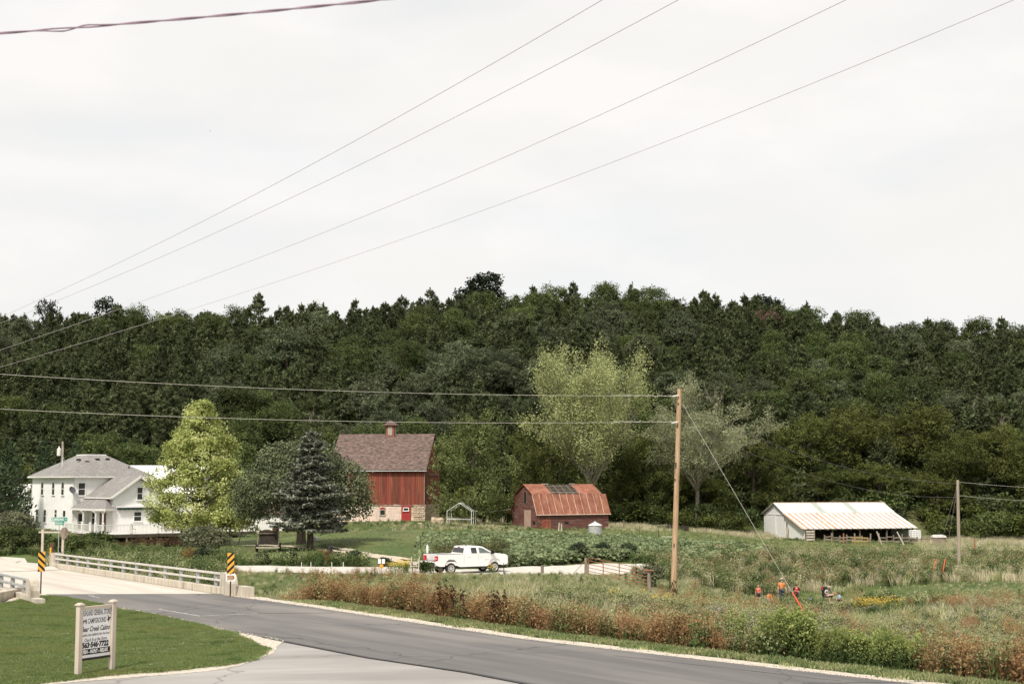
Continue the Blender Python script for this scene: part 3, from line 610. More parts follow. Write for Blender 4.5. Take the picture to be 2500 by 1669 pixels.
def railing(p0, p1, n):
    p0, p1 = Vector(p0), Vector(p1); L = (p1 - p0).length; ang = math.atan2(p1.y - p0.y, p1.x - p0.x)
    for h in (.12, .94):
        m = MB(); m.box(0, L, -.035, .035, h, h + .07); m.build('railing_rail', M_white, deck_, loc=(p0.x, p0.y, .06), rot=(0, 0, ang))
    for i in range(n):
        p = p0.lerp(p1, (i + .5) / n); link('baluster', balm, deck_, (p.x, p.y, .22))
for a, b, n in [((DX0, DY0), (2.2, DY0), 20), ((2.2, DY0), (5.4, DY0), 20), ((5.4, DY0), (8.6, DY0), 20), ((8.6, DY0), (11.6, DY0), 18), ((11.6, DY0), (14.6, DY0), 18), ((14.6, DY0), (17.4, DY0), 16),
                ((DX0, DY0), (DX0, -8.9), 12), ((DX0, -7.5), (DX0, -5.2), 12), ((DX0, -5.2), (DX0, -2.8), 12), ((DX0, -2.8), (DX0, -.4), 12)]:
    railing((a[0], a[1], 0), (b[0], b[1], 0), n)
for x, y in [(DX0, DY0), (2.2, DY0), (5.4, DY0), (8.6, DY0), (11.6, DY0), (14.6, DY0), (17.4, DY0), (DX0, -8.9), (DX0, -7.5), (DX0, -5.2), (DX0, -2.8), (DX0, -.4)]: link('railing_post', pstm, deck_, (x, y, .06))
stp = MB(); stp.box(-.18, .18, -.65, .65, -.06, .0); stpm = stp.mesh('step', M_palewood)
for i in range(9): link('step', stpm, deck_, (DX0 - .25 - i * .30, -8.2, -.14 - i * .19))
m = MB()
for y in (-8.85, -7.55): m.slab((DX0, y - .03, -.1), (DX0, y + .03, -.1), (DX0 - 2.9, y + .03, -1.95), (DX0 - 2.9, y - .03, -1.95), .25)
m.build('stair_stringer', M_palewood, deck_)
# furniture on the deck: dark barbecue by the gap, chairs as simple framed things
def patio_chair(x, y, rz, col, label):
    M = house.matrix_world
    w = Matrix.Translation(house.location) @ Matrix.Rotation(house.rotation_euler.z, 4, 'Z') @ Vector((x, y, .06))
    r = empty('patio_chair', w, house.rotation_euler.z + rz, label, 'chair', 'patio chairs on the deck')
    for sx in (-1, 1):
        for sy in (-1, 1): m = MB(); m.box(sx * .24 - .02, sx * .24 + .02, sy * .22 - .02, sy * .22 + .02, 0, .45 if sy < 0 else .95); m.build('leg', col, r)
    m = MB(); m.box(-.26, .26, -.25, .25, .42, .46); m.build('seat', col, r)
    for i in range(4): m = MB(); m.box(-.22, .22, .215, .24, .55 + i * .1, .61 + i * .1); m.build('slat', col, r)
M_chair = mat('rust_red_paint', (.20, .07, .05)); 
patio_chair(3.2, -9.3, .4, M_chair, 'dark red patio chair at the left on the deck behind the white railing')
patio_chair(7.0, -9.2, -.3, M_oldwood, 'brown patio chair in the middle of the deck by the railing')
patio_chair(8.1, -9.0, .5, M_chair, 'dark red patio chair beside the brown one on the deck')
patio_chair(12.5, -9.0, 2.8, M_chair, 'dark red patio chair behind the yellow-green tree on the deck')
w = Matrix.Translation(house.location) @ Matrix.Rotation(house.rotation_euler.z, 4, 'Z') @ Vector((-.2, -8.4, .06))
bq = empty('barbecue', w, house.rotation_euler.z, 'black kettle barbecue at the top of the deck steps', 'barbecue')
m = MB(); m.lathe([(.02, .5), (.2, .52), (.3, .65), (.31, .75), (.28, .88), (.15, .98), (.02, 1.0)], 14); m.build('kettle', M_black, bq, smooth_=True)
for a in range(3): m = MB(); m.tube([(.15 * math.cos(a * 2.1), .15 * math.sin(a * 2.1), .6), (.3 * math.cos(a * 2.1), .3 * math.sin(a * 2.1), 0)], .018, 6); m.build('leg', M_black, bq)
# ------------------------------------------------------------------ big red barn
bC = P(1036, 1275, 188); bang = -math.radians(8)
barn = empty('red_barn', (bC.x, bC.y, -.25), bang, 'tall red board barn on a whitewashed stone basement with a cupola', 'barn')
BLn, BDp = 12.6, 10.4; bz1, bze, bzr = 2.42, 7.2, 11.75
m = MB(); m.box(-BLn, -1.9, 0.04, BDp, -.6, bz1); m.build('basement_wall', M_stucco, barn)
# stones: whitewashed courses and the bare rubble corner pier
k = 0
stoneM = [MB().box(-.5, .5, 0, .12, 0, 1, taper=.02).mesh('stone', M_stone), MB().box(-.5, .5, 0, .12, 0, 1, taper=.06).mesh('stone', M_stone)]
stw = MB().box(-.5, .5, 0, .06, 0, 1, taper=.012).mesh('stone', M_stucco)
z = -.3
while z < bz1 - .05:
    h = random.uniform(.20, .30); x = -BLn + 5.5
    while x < -3.15 or x < -1.25:
        w = random.uniform(.35, .8)
        if not (-3.05 < x + w / 2 < -1.55):
            if x + w < -1.3 and z < 2.2:
                o = link('stone', stw, barn, (x + w / 2, -.02 + random.uniform(-.01, .01), z)); o.scale = (w - .02, 1, min(h, bz1 - z) - .02)
        x += w
    z += h
z = -.3
while z < bz1 - .05:
    h = random.uniform(.18, .30); x = -1.45
    while x < .1:
        w = min(random.uniform(.3, .65), .12 - x + .01)
        if w > .08: o = link('stone', random.choice(stoneM), barn, (x + w / 2, -.06 + random.uniform(-.03, .03), z)); o.scale = (w - .03, 1.2, min(h, bz1 - z) - .03)
        x += w
    y = .2
    while y < 5:
        w = random.uniform(.3, .7); o = link('stone', random.choice(stoneM), barn, (.06 + random.uniform(-.03, .03), y + w / 2, z), (0, 0, math.pi / 2)); o.scale = (w - .03, 1.2, min(h, bz1 - z) - .03); y += w
    z += h
m = MB(); m.box(-1.9, .0, .06, BDp, -.6, bz1 - .02); m.build('rubble_wall', M_stone, barn)
door(barn, -2.45, -.03, .05, 1.05, 2.1, 0, M_redp, fr=M_redp, glass=False)
window(barn, -2.45, -.075, 1.62, .62, .32, 0, sash=False, fw=.08)
wa = window(barn, -5.6, -.02, 1.05, .62, .62, 0, fr=M_palewood, sash=False)
m = MB(); m.prism([(-.42, .72)] + [(-.42 * math.cos(t), .72 + .26 * math.sin(t)) for t in np.linspace(0, math.pi, 9)] + [(.42, .72)], -.075, -.002); m.build('arch', M_redp, wa)
# frame core + boards
m = MB(); m.box(-BLn + .05, -.05, .05, BDp - .05, bz1, bze); m.prism([(.05, bze), (BDp - .05, bze), (BDp / 2, bzr - .25)], -BLn + .06, -.06, axis='x'); m.build('frame', M_dark, barn)
bdm = [MB().box(0, 1, 0, .03, 0, 1).mesh('board', M_red)]
x = -BLn
while x < -.02:
    w = random.uniform(.22, .32); w = min(w, -x)
    o = link('board', bdm[0], barn, (x, -.01 + random.uniform(-.008, .008), bz1 - .12 + random.uniform(-.04, .03))); o.scale = (w - .014, 1, bze - bz1 + .1); x += w
y = .0
while y < BDp:
    w = random.uniform(.24, .34); ym = y + w / 2; zt = bze + (bzr - .1 - bze) * (1 - abs(ym - BDp / 2) / (BDp / 2))
    o = link('board', bdm[0], barn, (.0 + random.uniform(-.008, .008), y, bz1 - .12), (0, 0, math.pi / 2)); o.scale = (w - .014, 1, zt - bz1 - .05); y += w
m = MB(); m.box(.045, .10, 2.2, BDp - .5, 6.25, 6.42); m.build('door_track', M_oldwood, barn)
m = MB(); m.box(-BLn, .02, -.07, -.015, bz1 - .22, bz1 - .10); m.build('sill_board', M_oldwood, barn)
m = MB(); m.box(-.09, .03, -.05, .06, bz1, bze); m.build('corner_board', M_oldwood, barn)
m = MB(); ov = .45; sl = (bzr - bze) / (BDp / 2); yo = .45; ex = .35
m.slab((ex, BDp / 2, bzr), (-BLn - ex, BDp / 2, bzr), (-BLn - ex, -yo, bze - yo * sl + .05), (ex, -yo, bze - yo * sl + .05), -.12); m.slab((-BLn - ex, BDp / 2, bzr), (ex, BDp / 2, bzr), (ex, BDp + yo, bze - yo * sl + .05), (-BLn - ex, BDp + yo, bze - yo * sl + .05), -.12)
brf = m.build('roof', M_cedar, barn)
m = MB()  # shingle courses
nc = 30
for i in range(nc):
    t0, t1 = i / nc, (i + 1) / nc; zb = bze - yo * sl + .05
    ya, yb = -yo + (BDp / 2 + yo) * t0, -yo + (BDp / 2 + yo) * t1; za, zb2 = zb + (bzr - zb) * t0, zb + (bzr - zb) * t1
    x = -BLn - ex
    while x < ex:
        w = random.uniform(.5, 1.6); xe = min(x + w, ex); j = random.uniform(.012, .05); n = Vector((0, -sl, 1)).normalized()
        m.add([(x, ya + n.y * j, za + n.z * j + .01), (xe, ya + n.y * j, za + n.z * j + .01), (xe, yb, zb2 + .012), (x, yb, zb2 + .012), (x, ya, za), (xe, ya, za)], [(0, 1, 2, 3), (4, 5, 1, 0)]); x = xe
tag(m.build('shingles', M_cedar, brf), kind='stuff')
m = MB(); m.tube([(-BLn - ex, -yo - .05, bze - yo * sl - .02), (ex, -yo - .05, bze - yo * sl - .02)], .06, 6); m.build('gutter', M_steel, brf)
cu = -5.75; m = MB(); m.box(cu - .58, cu + .58, BDp / 2 - .58, BDp / 2 + .58, bzr - 1.0, bzr + 1.25)
cup = m.build('cupola', mat('faded_red', (.19, .07, .05), (.30, .12, .085), 3, stretch=(3, 3, .5)), barn)
for s in (0, 1):
    for i in range(8):
        m = MB(); 
        if s == 0: m.slab((cu - .30, BDp / 2 - .66, bzr - .05 + i * .145), (cu + .30, BDp / 2 - .66, bzr - .05 + i * .145), (cu + .30, BDp / 2 - .585, bzr + .06 + i * .145), (cu - .30, BDp / 2 - .585, bzr + .06 + i * .145), .02)
        else: m.slab((cu + .66, BDp / 2 - .30, bzr - .05 + i * .145), (cu + .66, BDp / 2 + .30, bzr - .05 + i * .145), (cu + .585, BDp / 2 + .30, bzr + .06 + i * .145), (cu + .585, BDp / 2 - .30, bzr + .06 + i * .145), .02)
        m.build('louvre', M_palewood, cup)
m = MB(); hip(m, cu - .92, cu + .92, BDp / 2 - .92, BDp / 2 + .92, bzr + 1.30, cu - .05, cu + .05, BDp / 2 - .05, BDp / 2 + .05, bzr + 1.95, t=.08); m.build('cupola_roof', [M_cedar, M_reddk], barn)
# ------------------------------------------------------------------ gambrel barn with rusty roof
gC = at(1312, 180); gb = empty('gambrel_barn', (gC.x, gC.y, gC.z - .15), math.radians(30), 'small gambrel barn with rusty metal roof and worn red siding', 'barn')
GL, GWd = 10.7, 6.3; GE = 2.25; gprof = [(-.25, GE - .25), (.95, GE + 2.35), (GWd / 2, GE + 3.6), (GWd - .95, GE + 2.35), (GWd + .25, GE - .25)]
m = MB(); m.prism([(0.03, -.3), (GWd - .03, -.3), (GWd - .03, GE), (GWd - .97, GE + 2.25), (GWd / 2, GE + 3.45), (.97, GE + 2.25), (.03, GE)], .03, GL - .03, axis='x'); m.build('frame', M_dark, gb)
m = MB(); clap(m, 0, GL, 0, GE, 0, .14, wob=.02, out=.025)
def gp(z):
    if z < GE: return (0, GWd)
    if z < GE + 2.25: a = .97 * (z - GE) / 2.25; return (a, GWd - a)
    a = .97 + (GWd / 2 - .97) * (z - GE - 2.25) / 1.2; return (a, GWd - a)
clap(m, 0, GWd, 0, GE + 3.4, 0, .14, prof=gp, axis='y', wob=.02, out=.025)
tag(m.build('siding', M_reddk, gb), kind='stuff')
# roof panels: lower slope full, upper slope with a gap of bare lath
def gpanel(x0, x1, pa, pb, mm, nm='roof_panel', lift=0.0):
    m = MB(); m.slab((x0, pa[0], pa[1] + lift), (x1, pa[0], pa[1] + lift), (x1, pb[0], pb[1] + lift), (x0, pb[0], pb[1] + lift), .03); return m.build(nm, mm, gb)
npn = 11; pw = (GL + .5) / npn
for i in range(npn):
    x0 = -.25 + i * pw; gpanel(x0 + .005, x0 + pw - .005, gprof[0], gprof[1], M_rust, lift=random.uniform(0, .015))
    m = MB(); a, b = Vector((x0, gprof[0][0], gprof[0][1] + .03)), Vector((x0, gprof[1][0], gprof[1][1] + .03)); j = [a.lerp(b, t) + Vector((random.uniform(-.03, .03), -.01, .005)) for t in np.linspace(0, 1, 6)]
    m.tube(j, [random.uniform(.012, .035) for _ in j], 4); m.build('seam', M_rustlt, gb)
    for sd_ in ((gprof[1], gprof[2]),):
        if 3 <= i <= 6: continue
        if i == npn - 1: x1 = x0 + pw * .4
        else: x1 = x0 + pw
        gpanel(x0 + .005, x1 - .005, sd_[0], sd_[1], M_rust, lift=.02)
    gpanel(x0, x0 + pw, gprof[3], gprof[4], M_rust)
gpanel(-.25, 3.6, gprof[2], gprof[3], M_rust); gpanel(6.9, GL + .25, gprof[2], gprof[3], M_rust)
m = MB(); m.tube([(-.25, gprof[0][0] - .02, gprof[0][1]), (GL + .25, gprof[0][0] - .02, gprof[0][1])], .045, 5); m.build('drip_edge', M_rustlt, gb)
for i in range(7):
    t = (i + .5) / 7; y = gprof[1][0] + (gprof[2][0] - gprof[1][0]) * t; z = gprof[1][1] + (gprof[2][1] - gprof[1][1]) * t
    m = MB(); m.box(2.8 + random.uniform(-.2, .2), 7.1 + random.uniform(-.2, .3), y - .06, y + .06, z - .02 + random.uniform(-.03, .03), z + .02); m.build('lath', M_palewood, gb)
for x in (3.2, 4.2, 5.2, 6.2, 10.3):
    m = MB(); m.slab((x - .04, gprof[1][0], gprof[1][1] - .06), (x + .04, gprof[1][0], gprof[1][1] - .06), (x + .04, gprof[2][0], gprof[2][1] - .06), (x - .04, gprof[2][0], gprof[2][1] - .06), .1); m.build('rafter', M_oldwood, gb)
for xx in ((2.6, 3.4), (6.8, 7.5)): m = MB(); m.box(xx[0], xx[1], GWd / 2 - .2, GWd / 2 + .2, GE + 3.6, GE + 3.68); m.build('ridge_scrap', M_palewood, gb)
for i in range(4):
    m = MB(); m.box(-.07, -.03, 1.5 + i * .42, 1.5 + i * .42 + .40, -.1, 2.6); m.build('door_board', mat('pinkish_boards', (.36, .24, .18), (.46, .33, .27), 3, stretch=(3, 3, .4)) if i == 0 else bpy.data.materials['pinkish_boards'], gb)
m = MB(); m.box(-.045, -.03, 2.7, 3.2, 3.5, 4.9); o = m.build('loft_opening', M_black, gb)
m = MB(); m.box(-.08, -.02, 2.6, 2.7, 3.4, 5.0); m.box(-.08, -.02, 3.2, 3.3, 3.4, 5.0); m.box(-.08, -.02, 2.7, 3.2, 4.9, 5.0); m.build('loft_frame', M_oldwood, gb)
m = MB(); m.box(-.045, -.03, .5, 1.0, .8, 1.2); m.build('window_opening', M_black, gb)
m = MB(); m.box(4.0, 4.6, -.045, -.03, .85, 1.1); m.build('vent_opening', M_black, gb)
m = MB(); m.tube([(.15, -.08, 2.2), (.2, -.09, 1.1), (.5, -.09, .9), (.9, -.09, 1.25), (1.3, -.09, 1.3), (1.9, -.09, 1.2), (1.85, -.09, .2)], .02, 5); m.build('hanging_hose', mat('pale_hose', (.5, .28, .2)), gb)
m = MB(); m.box(.5, 1.9, -.04, -.03, .1, 1.5); m.build('red_door', M_red, gb)
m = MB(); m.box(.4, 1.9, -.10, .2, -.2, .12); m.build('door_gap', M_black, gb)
# ------------------------------------------------------------------ white cattle shed
sC = P(1964, 1322, 210); sC.z = gz(sC.x, sC.y) - .1
sh = empty('cattle_shed', sC, math.radians(16), 'long white open-fronted cattle shed with rust-striped metal roof', 'shed')
SL, SW_, bk = 18.2, 13.2, 5.9; e0 = -1.72 - sC.z; e5 = .42 - sC.z; e9 = 1.95 - sC.z; e13 = .2 - sC.z
m = MB(); m.prism([(0, -.4), (SW_, -.4), (SW_, e13 - .1), (9.2, e9 - .12), (bk, e5 - .08), (0, e0 - .08)], 0, .12, axis='x'); m.prism([(0, -.4), (SW_, -.4), (SW_, e13 - .1), (9.2, e9 - .12), (bk, e5 - .08), (0, e0 - .08)], SL - .12, SL, axis='x')
m.box(.12, SL - .12, SW_ - .15, SW_, -.4, e13 - .12); m.build('wall', M_white, sh)
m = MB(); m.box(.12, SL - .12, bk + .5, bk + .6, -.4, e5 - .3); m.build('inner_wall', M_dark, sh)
m = MB(); m.box(-.05, -.01, 6.2, 6.32, -.2, e5 - .1); m.box(-.06, -.01, 5.85, SW_ + .2, e13 - .12, e13 + .02); m.build('trim', M_whitew, sh)
m = MB(); m.box(-.10, -.03, 9.0, 12.2, -.1, e13 - .25); m.build('sliding_door', M_white, sh)
m = MB(); m.box(-.035, -.02, 5.3, 5.6, .9, 2.6); m.build('window_slit', M_glass, sh)
npn = 21; pw = (SL + .8) / npn
for i in range(npn):
    x0 = -.4 + i * pw
    m = MB(); m.slab((x0 + .01, -.4, e0 - .02), (x0 + pw - .01, -.4, e0 - .02), (x0 + pw - .01, bk, e5), (x0 + .01, bk, e5), .04); m.build('roof_panel', M_wmetal, sh)
    sk = i in (7, 13)
    m = MB(); m.slab((x0 + .01, bk - .05, e5 + .03), (x0 + pw - .01, bk - .05, e5 + .03), (x0 + pw - .01, 9.2, e9), (x0 + .01, 9.2, e9), .04); m.build('roof_panel', M_wskyl if sk else M_wmetal, sh)
    m = MB(); m.slab((x0 + .01, 9.2, e9), (x0 + pw - .01, 9.2, e9), (x0 + pw - .01, SW_ + .4, e13 - .05), (x0 + .01, SW_ + .4, e13 - .05), .04); m.build('roof_panel', M_wmetal, sh)
    wd = .115 if i not in (0, 1, 5, 6) else .20
    m = MB(); m.slab((x0 - wd, -.41, e0 + .008), (x0 + wd, -.41, e0 + .008), (x0 + wd * .8, bk - .1, e5 + .022), (x0 - wd * .8, bk - .1, e5 + .022), .02); m.build('rust_streak', M_rustw, sh)
m = MB(); m.box(-.4, SL + .4, 9.08, 9.32, e9 - .02, e9 + .05); m.build('ridge_cap', M_rustw, sh)
for i in range(14): m = MB(); m.box(1.2 + i * 1.25, 1.29 + i * 1.25, -.3, 3, e0 - .22, e0 - .07); m.build('rafter', M_palewood, sh)
for i in range(5): m = MB(); m.box(i * 4.5 + .05, i * 4.5 + .2, .0, .15, -.3, e0 - .15); m.build('shed_post', M_oldwood, sh)
for y in (4.75, 5.0): m = MB(); m.slab((-.5, y - .1, 0), (-.5, y + .1, 0), (-.14, y + .1, 2.0), (-.14, y - .1, 2.0), .04); m.build('leaning_plank', M_palewood, sh)
# ------------------------------------------------------------------ pale outbuildings behind the trees
def outbuilding(u0, u1, D, h, rise, label, dep=6, roofm=None, rz=0.0, base=None):
    a = at(u0, D); b = at(u1, D); L = b.x - a.x; z = base if base is not None else min(a.z, b.z) - .2
    r = empty('outbuilding', (a.x, a.y, z), rz, label, 'outbuilding', None)
    m = MB(); m.box(0, L, 0, dep, -.4, h); m.prism([(0, h), (dep, h), (dep / 2, h + rise - .1)], 0, L, axis='x'); m.build('wall', M_whitew, r)
    nb = int(L / .3)
    bm_ = MB().box(0, .28, -.03, 0, 0, h - .05).mesh('board', M_whitew)
    for i in range(nb): link('board', bm_, r, (i * .3, random.uniform(-.008, .004), 0))
    m = MB(); e_ = .35; s_ = rise / (dep / 2)
    m.slab((L + e_, dep / 2, h + rise), (-e_, dep / 2, h + rise), (-e_, -e_, h - e_ * s_), (L + e_, -e_, h - e_ * s_), -.1); m.slab((-e_, dep / 2, h + rise), (L + e_, dep / 2, h + rise), (L + e_, dep + e_, h - e_ * s_), (-e_, dep + e_, h - e_ * s_), -.1)
    m.build('roof', roofm or M_wmetal, r); return r
outbuilding(520, 716, 174, 2.5, 1.6, 'long white board outbuilding behind the spruce and the round dark tree', roofm=M_cedar)
outbuilding(290, 470, 192, 4.3, 3.6, 'large outbuilding with a bright white roof behind the farmhouse', dep=12, roofm=M_white, base=-.6)
outbuilding(10, 70, 205, 3.2, 1.6, 'small pale building half hidden by the pines left of the farmhouse')
# ------------------------------------------------------------------ foliage helpers
def leafmat(name, c1, c2, scale=.9, c3=None, rand=.2, trans=.25, rough=.7):
    return mat(name, c1, c2, scale, c3=c3, rand=rand, trans=trans, rough=rough, detail=3, lo=.38, hi=.64, spec=.15)
def quads(P_, Nrm, size, asp=1.0, up=None, R=rng):
    """diamond leaves: centres P_, normals Nrm, half length = size; long axis near `up` if given"""
    n = len(P_); Nn = Nrm / (np.linalg.norm(Nrm, axis=1, keepdims=True) + 1e-9)
    ref = R.normal(size=(n, 3)) if up is None else np.asarray(up, float) * np.ones((n, 3))
    A = ref - (ref * Nn).sum(1, keepdims=True) * Nn; A /= np.linalg.norm(A, axis=1, keepdims=True) + 1e-9
    B = np.cross(Nn, A); s = np.asarray(size) * np.ones(n); s = s[:, None]
    V = np.stack([P_ - A * s, P_ + B * s * asp, P_ + A * s, P_ - B * s * asp], 1).reshape(-1, 3)
    return V, np.arange(4 * n).reshape(-1, 4)
def join(parts):     # [(V,F)] -> V,F
    Vs, Fs, o = [], [], 0
    for V, F_ in parts: Vs.append(V); Fs.append(F_ + o); o += len(V)
    return np.concatenate(Vs), np.concatenate(Fs)
def clusters(cent, outw, per, sig, size, R=rng, asp=.6, flat=.7, upb=.5):
    n = len(cent); c = np.repeat(cent, per, 0); o = np.repeat(outw, per, 0)
    p = c + R.normal(size=c.shape) * np.array([sig, sig, sig * flat])
    nr = o * .6 + R.normal(size=c.shape) * .75 + np.array([0, 0, upb])
    return quads(p, nr, size * R.uniform(.6, 1.25, len(p)), asp, R=R)
def sph(n, R=rng, up=-1.0):
    z = R.uniform(up, 1, n); a = R.uniform(0, 2 * np.pi, n); r = np.sqrt(1 - z * z); return np.stack([r * np.cos(a), r * np.sin(a), z], 1)
def lobes_crown(lobes, ncl, per, sig, size, R=rng, shell=.62, **k):    # lobes: list of (x,y,z,rx,rz)
    w = np.array([l[3] ** 2 for l in lobes]); w = w / w.sum(); C_, O_ = [], []
    for l, wi in zip(lobes, w):
        m_ = max(4, int(ncl * wi)); d = sph(m_, R, -.45); rad = R.uniform(shell, 1.03, m_)[:, None]
        C_.append(np.array(l[:3]) + d * rad * np.array([l[3], l[3], l[4]])); O_.append(d)
    return clusters(np.concatenate(C_), np.concatenate(O_), per, sig, size, R, **k)
def limb_mesh(name, segs, m, n=6):
    mb = MB()
    for pts, rad in segs: mb.tube(pts, rad, n, cap=False)
    return mb.mesh(name, m)
M_bark = mat('bark', (0.045, 0.035, 0.026), (0.12, 0.095, 0.07), 3, stretch=(3, 3, .6))
M_barklt = mat('pale_bark', (0.20, 0.17, 0.13), (0.34, 0.30, 0.24), 3, stretch=(3, 3, .6))
M_oak = leafmat('oak_leaves', (0.055, 0.070, 0.034), (0.185, 0.205, 0.120), 1.0, (0.105, 0.122, 0.066), rand=.3, trans=.32)
M_maple = leafmat('bush_leaves', (0.046, 0.065, 0.020), (0.155, 0.185, 0.068), .9, (0.085, 0.112, 0.036), rand=.3, trans=.32)
M_cedr = leafmat('cedar_needles', (0.048, 0.063, 0.028), (0.160, 0.183, 0.088), 1.2, (0.094, 0.113, 0.050), rand=.3, trans=.32)
M_cott = leafmat('cottonwood_leaves', (0.27, 0.30, 0.12), (0.50, 0.52, 0.26), 1.0, (0.38, 0.41, 0.18), rand=.05)
M_will = leafmat('grey_willow_leaves', (0.19, 0.205, 0.11), (0.37, 0.38, 0.23), 1.0, rand=.05)
M_ygrn = leafmat('yellow_green_leaves', (0.22, 0.26, 0.07), (0.68, 0.70, 0.33), .7, (0.45, 0.49, 0.17), rand=.02, trans=.35)
M_spru = leafmat('blue_spruce_needles', (0.085, 0.09, 0.062), (0.32, 0.335, 0.27), 1.5, (0.18, 0.19, 0.145), rand=.02, trans=.08)
M_darkt = leafmat('dark_round_leaves', (0.065, 0.082, 0.042), (0.20, 0.225, 0.12), 1.3, rand=.02, trans=.12)
M_pine = leafmat('pine_needles', (0.028, 0.046, 0.020), (0.085, 0.115, 0.055), 1.3, rand=.1, trans=.1)
M_brownl = leafmat('dying_leaves', (0.10, 0.065, 0.045), (0.19, 0.13, 0.095), 1.3, rand=.1)
# --- skeleton generator for trees whose limbs show
def skeleton(R, h0, H, spread, nmain, rad, levels=3, up=.75, wig=.18, kids=5):
    segs, tips = [], []
    def grow(p, d, L, r, lv):
        pts = [p]; n = 5; dd = Vector(d)
        for i in range(n):
            dd = (dd + Vector(R.normal(size=3)) * wig + Vector((0, 0, .05))).normalized(); pts.append(pts[-1] + dd * L / n)
        segs.append((pts, list(np.linspace(r, r * .35, n + 1))))
        if lv >= levels: tips.append(pts[-1]); tips.append(pts[-3]); return
        for i in range(kids - lv // 2):
            q = pts[R.integers(1, n + 1)]; a = R.uniform(0, 2 * math.pi); w = (dd + Vector((math.cos(a), math.sin(a), R.uniform(-.2, .7))) * R.uniform(.5, .95)).normalized()
            grow(q, w, L * R.uniform(.42, .62), r * .42, lv + 1)
        tips.append(pts[-1])
    trunk = [Vector((0, 0, -.5)), Vector((0, 0, h0 * .5)), Vector((R.normal() * .1, R.normal() * .1, h0)), Vector((R.normal() * .3, R.normal() * .3, h0 + (H - h0) * .35))]
    segs.append((trunk, [rad * 1.15, rad * .95, rad * .85, rad * .5]))
    for i in range(nmain):
        a = 2 * math.pi * (i + R.uniform(-.3, .3)) / nmain; q = trunk[2].lerp(trunk[3], R.uniform(-.1, 1)); w = Vector((math.cos(a) * spread, math.sin(a) * spread, up)).normalized()
        if i == 0: w = Vector((.05, 0, 1)); q = trunk[3]
        grow(q, w, (H - h0) * R.uniform(.5, .62) * (.72 if i == 0 else 1), rad * .45, 1)
    return segs, np.array([list(t) for t in tips])
def tree(name, loc, crown, trunk, label, cat='tree', group=None, rz=0.0, sc=(1, 1, 1), crown_name='crown'):
    r = empty(name, loc, rz, label, cat, group); r.scale = sc
    if trunk: link('trunk', trunk, r)
    link(crown_name, crown, r); return r
# ------------------------------------------------------------------ tree meshes
R1 = np.random.default_rng(11)
def oak_mesh(i, m, H=12, W=5.5, ncl=430, per=12, size=.20, name='oak_crown', nl=9, lo=.38, sig=.38, shell=.62):
    R = np.random.default_rng(100 + i); L = [(0, 0, H * .62, W * (.62 if nl < 12 else .5), H * (.30 if nl < 12 else .24))]
    for k in range(nl):
        q = .36 if nl < 12 else .28; a = k * 2.4 + R.uniform(-.3, .3); z = H * R.uniform(lo, .86); rr = W * R.uniform(.35, .62 if nl < 12 else .78) * (1 if z < H * .7 else .6); L.append((rr * math.cos(a), rr * math.sin(a), z, W * q * R.uniform(.78, 1.25), H * q * .42 * R.uniform(.8, 1.2)))
    V, F_ = lobes_crown(L, ncl, per, sig, size, R, shell=shell); return npmesh(name, V, F_, m)
def trunk_mesh(H, r, m=M_bark, name='trunk_wood', R=R1):
    segs = [([Vector((0, 0, -.6)), Vector((R.normal() * .1, R.normal() * .1, H * .4)), Vector((R.normal() * .2, R.normal() * .2, H * .75))], [r * 1.2, r * .8, r * .3])]
    for k in range(6):
        a = k * 1.05 * 2; z = H * R.uniform(.3, .6); segs.append(([Vector((0, 0, z)), Vector((math.cos(a), math.sin(a), z / 1 + .8)) + Vector((math.cos(a) * H * .08, math.sin(a) * H * .08, 0)), Vector((math.cos(a) * H * .22, math.sin(a) * H * .22, z + H * .18))], [r * .5, r * .35, r * .1]))
    return limb_mesh(name, segs, m, 5)
def cedar_mesh(i, H=10.0, W=2.5, n=2400, m=M_cedr):
    R = np.random.default_rng(300 + i); parts = []
    t = R.beta(1.1, 1.5, n); h = .5 + t * (H - .5)
    prof = W * (1 - t) ** .8 * (.75 + .35 * np.sin(t * 23 + i) * .5 + .2 * R.normal(size=n) * .5)
    nb = 84; br_ = R.integers(0, nb, n); ba = R.uniform(0, 2 * np.pi, nb); bh = R.uniform(.03, .97, nb) ** 1.1; bl = W * (1 - bh) ** .75 * R.uniform(.75, 1.3, nb) + .25
    s = R.uniform(.15, 1, n) ** .7; A = ba[br_] + R.normal(size=n) * .22 * (1 - s * .4); rr = bl[br_] * s
    z = .5 + bh[br_] * (H - .9) + rr * .42 + R.normal(size=n) * .16
    P_ = np.stack([rr * np.cos(A), rr * np.sin(A), z], 1); up = np.stack([np.cos(A) * .8, np.sin(A) * .8, np.full(n, .8)], 1) + R.normal(size=(n, 3)) * .35
    parts.append(quads(P_, R.normal(size=(n, 3)) + np.array([0, 0, .5]), R.uniform(.18, .42, n), .30, up, R))
    k = 110; z = H * R.uniform(.66, 1.0, k); P_ = np.stack([R.normal(size=k) * .13 * (H * 1.02 - z), R.normal(size=k) * .13 * (H * 1.02 - z), z], 1)
    parts.append(quads(P_, R.normal(size=(k, 3)), R.uniform(.15, .35, k), .28, np.array([0, 0, 1.0]) + R.normal(size=(k, 3)) * .3, R))
    tz = np.array([[-.08, 0, -.3], [.08, 0, -.3], [.015, 0, H * .97], [-.015, 0, H * .97], [0, -.08, -.3], [0, .08, -.3], [0, .015, H * .97], [0, -.015, H * .97]])
    V, F_ = join(parts); nf = len(F_); F2 = np.array([[0, 1, 2, 3], [4, 5, 6, 7]]) + len(V)
    return npmesh('cedar', np.concatenate([V, tz]), np.concatenate([F_, F2]), [m, M_bark], mi=[0] * nf + [1, 1])
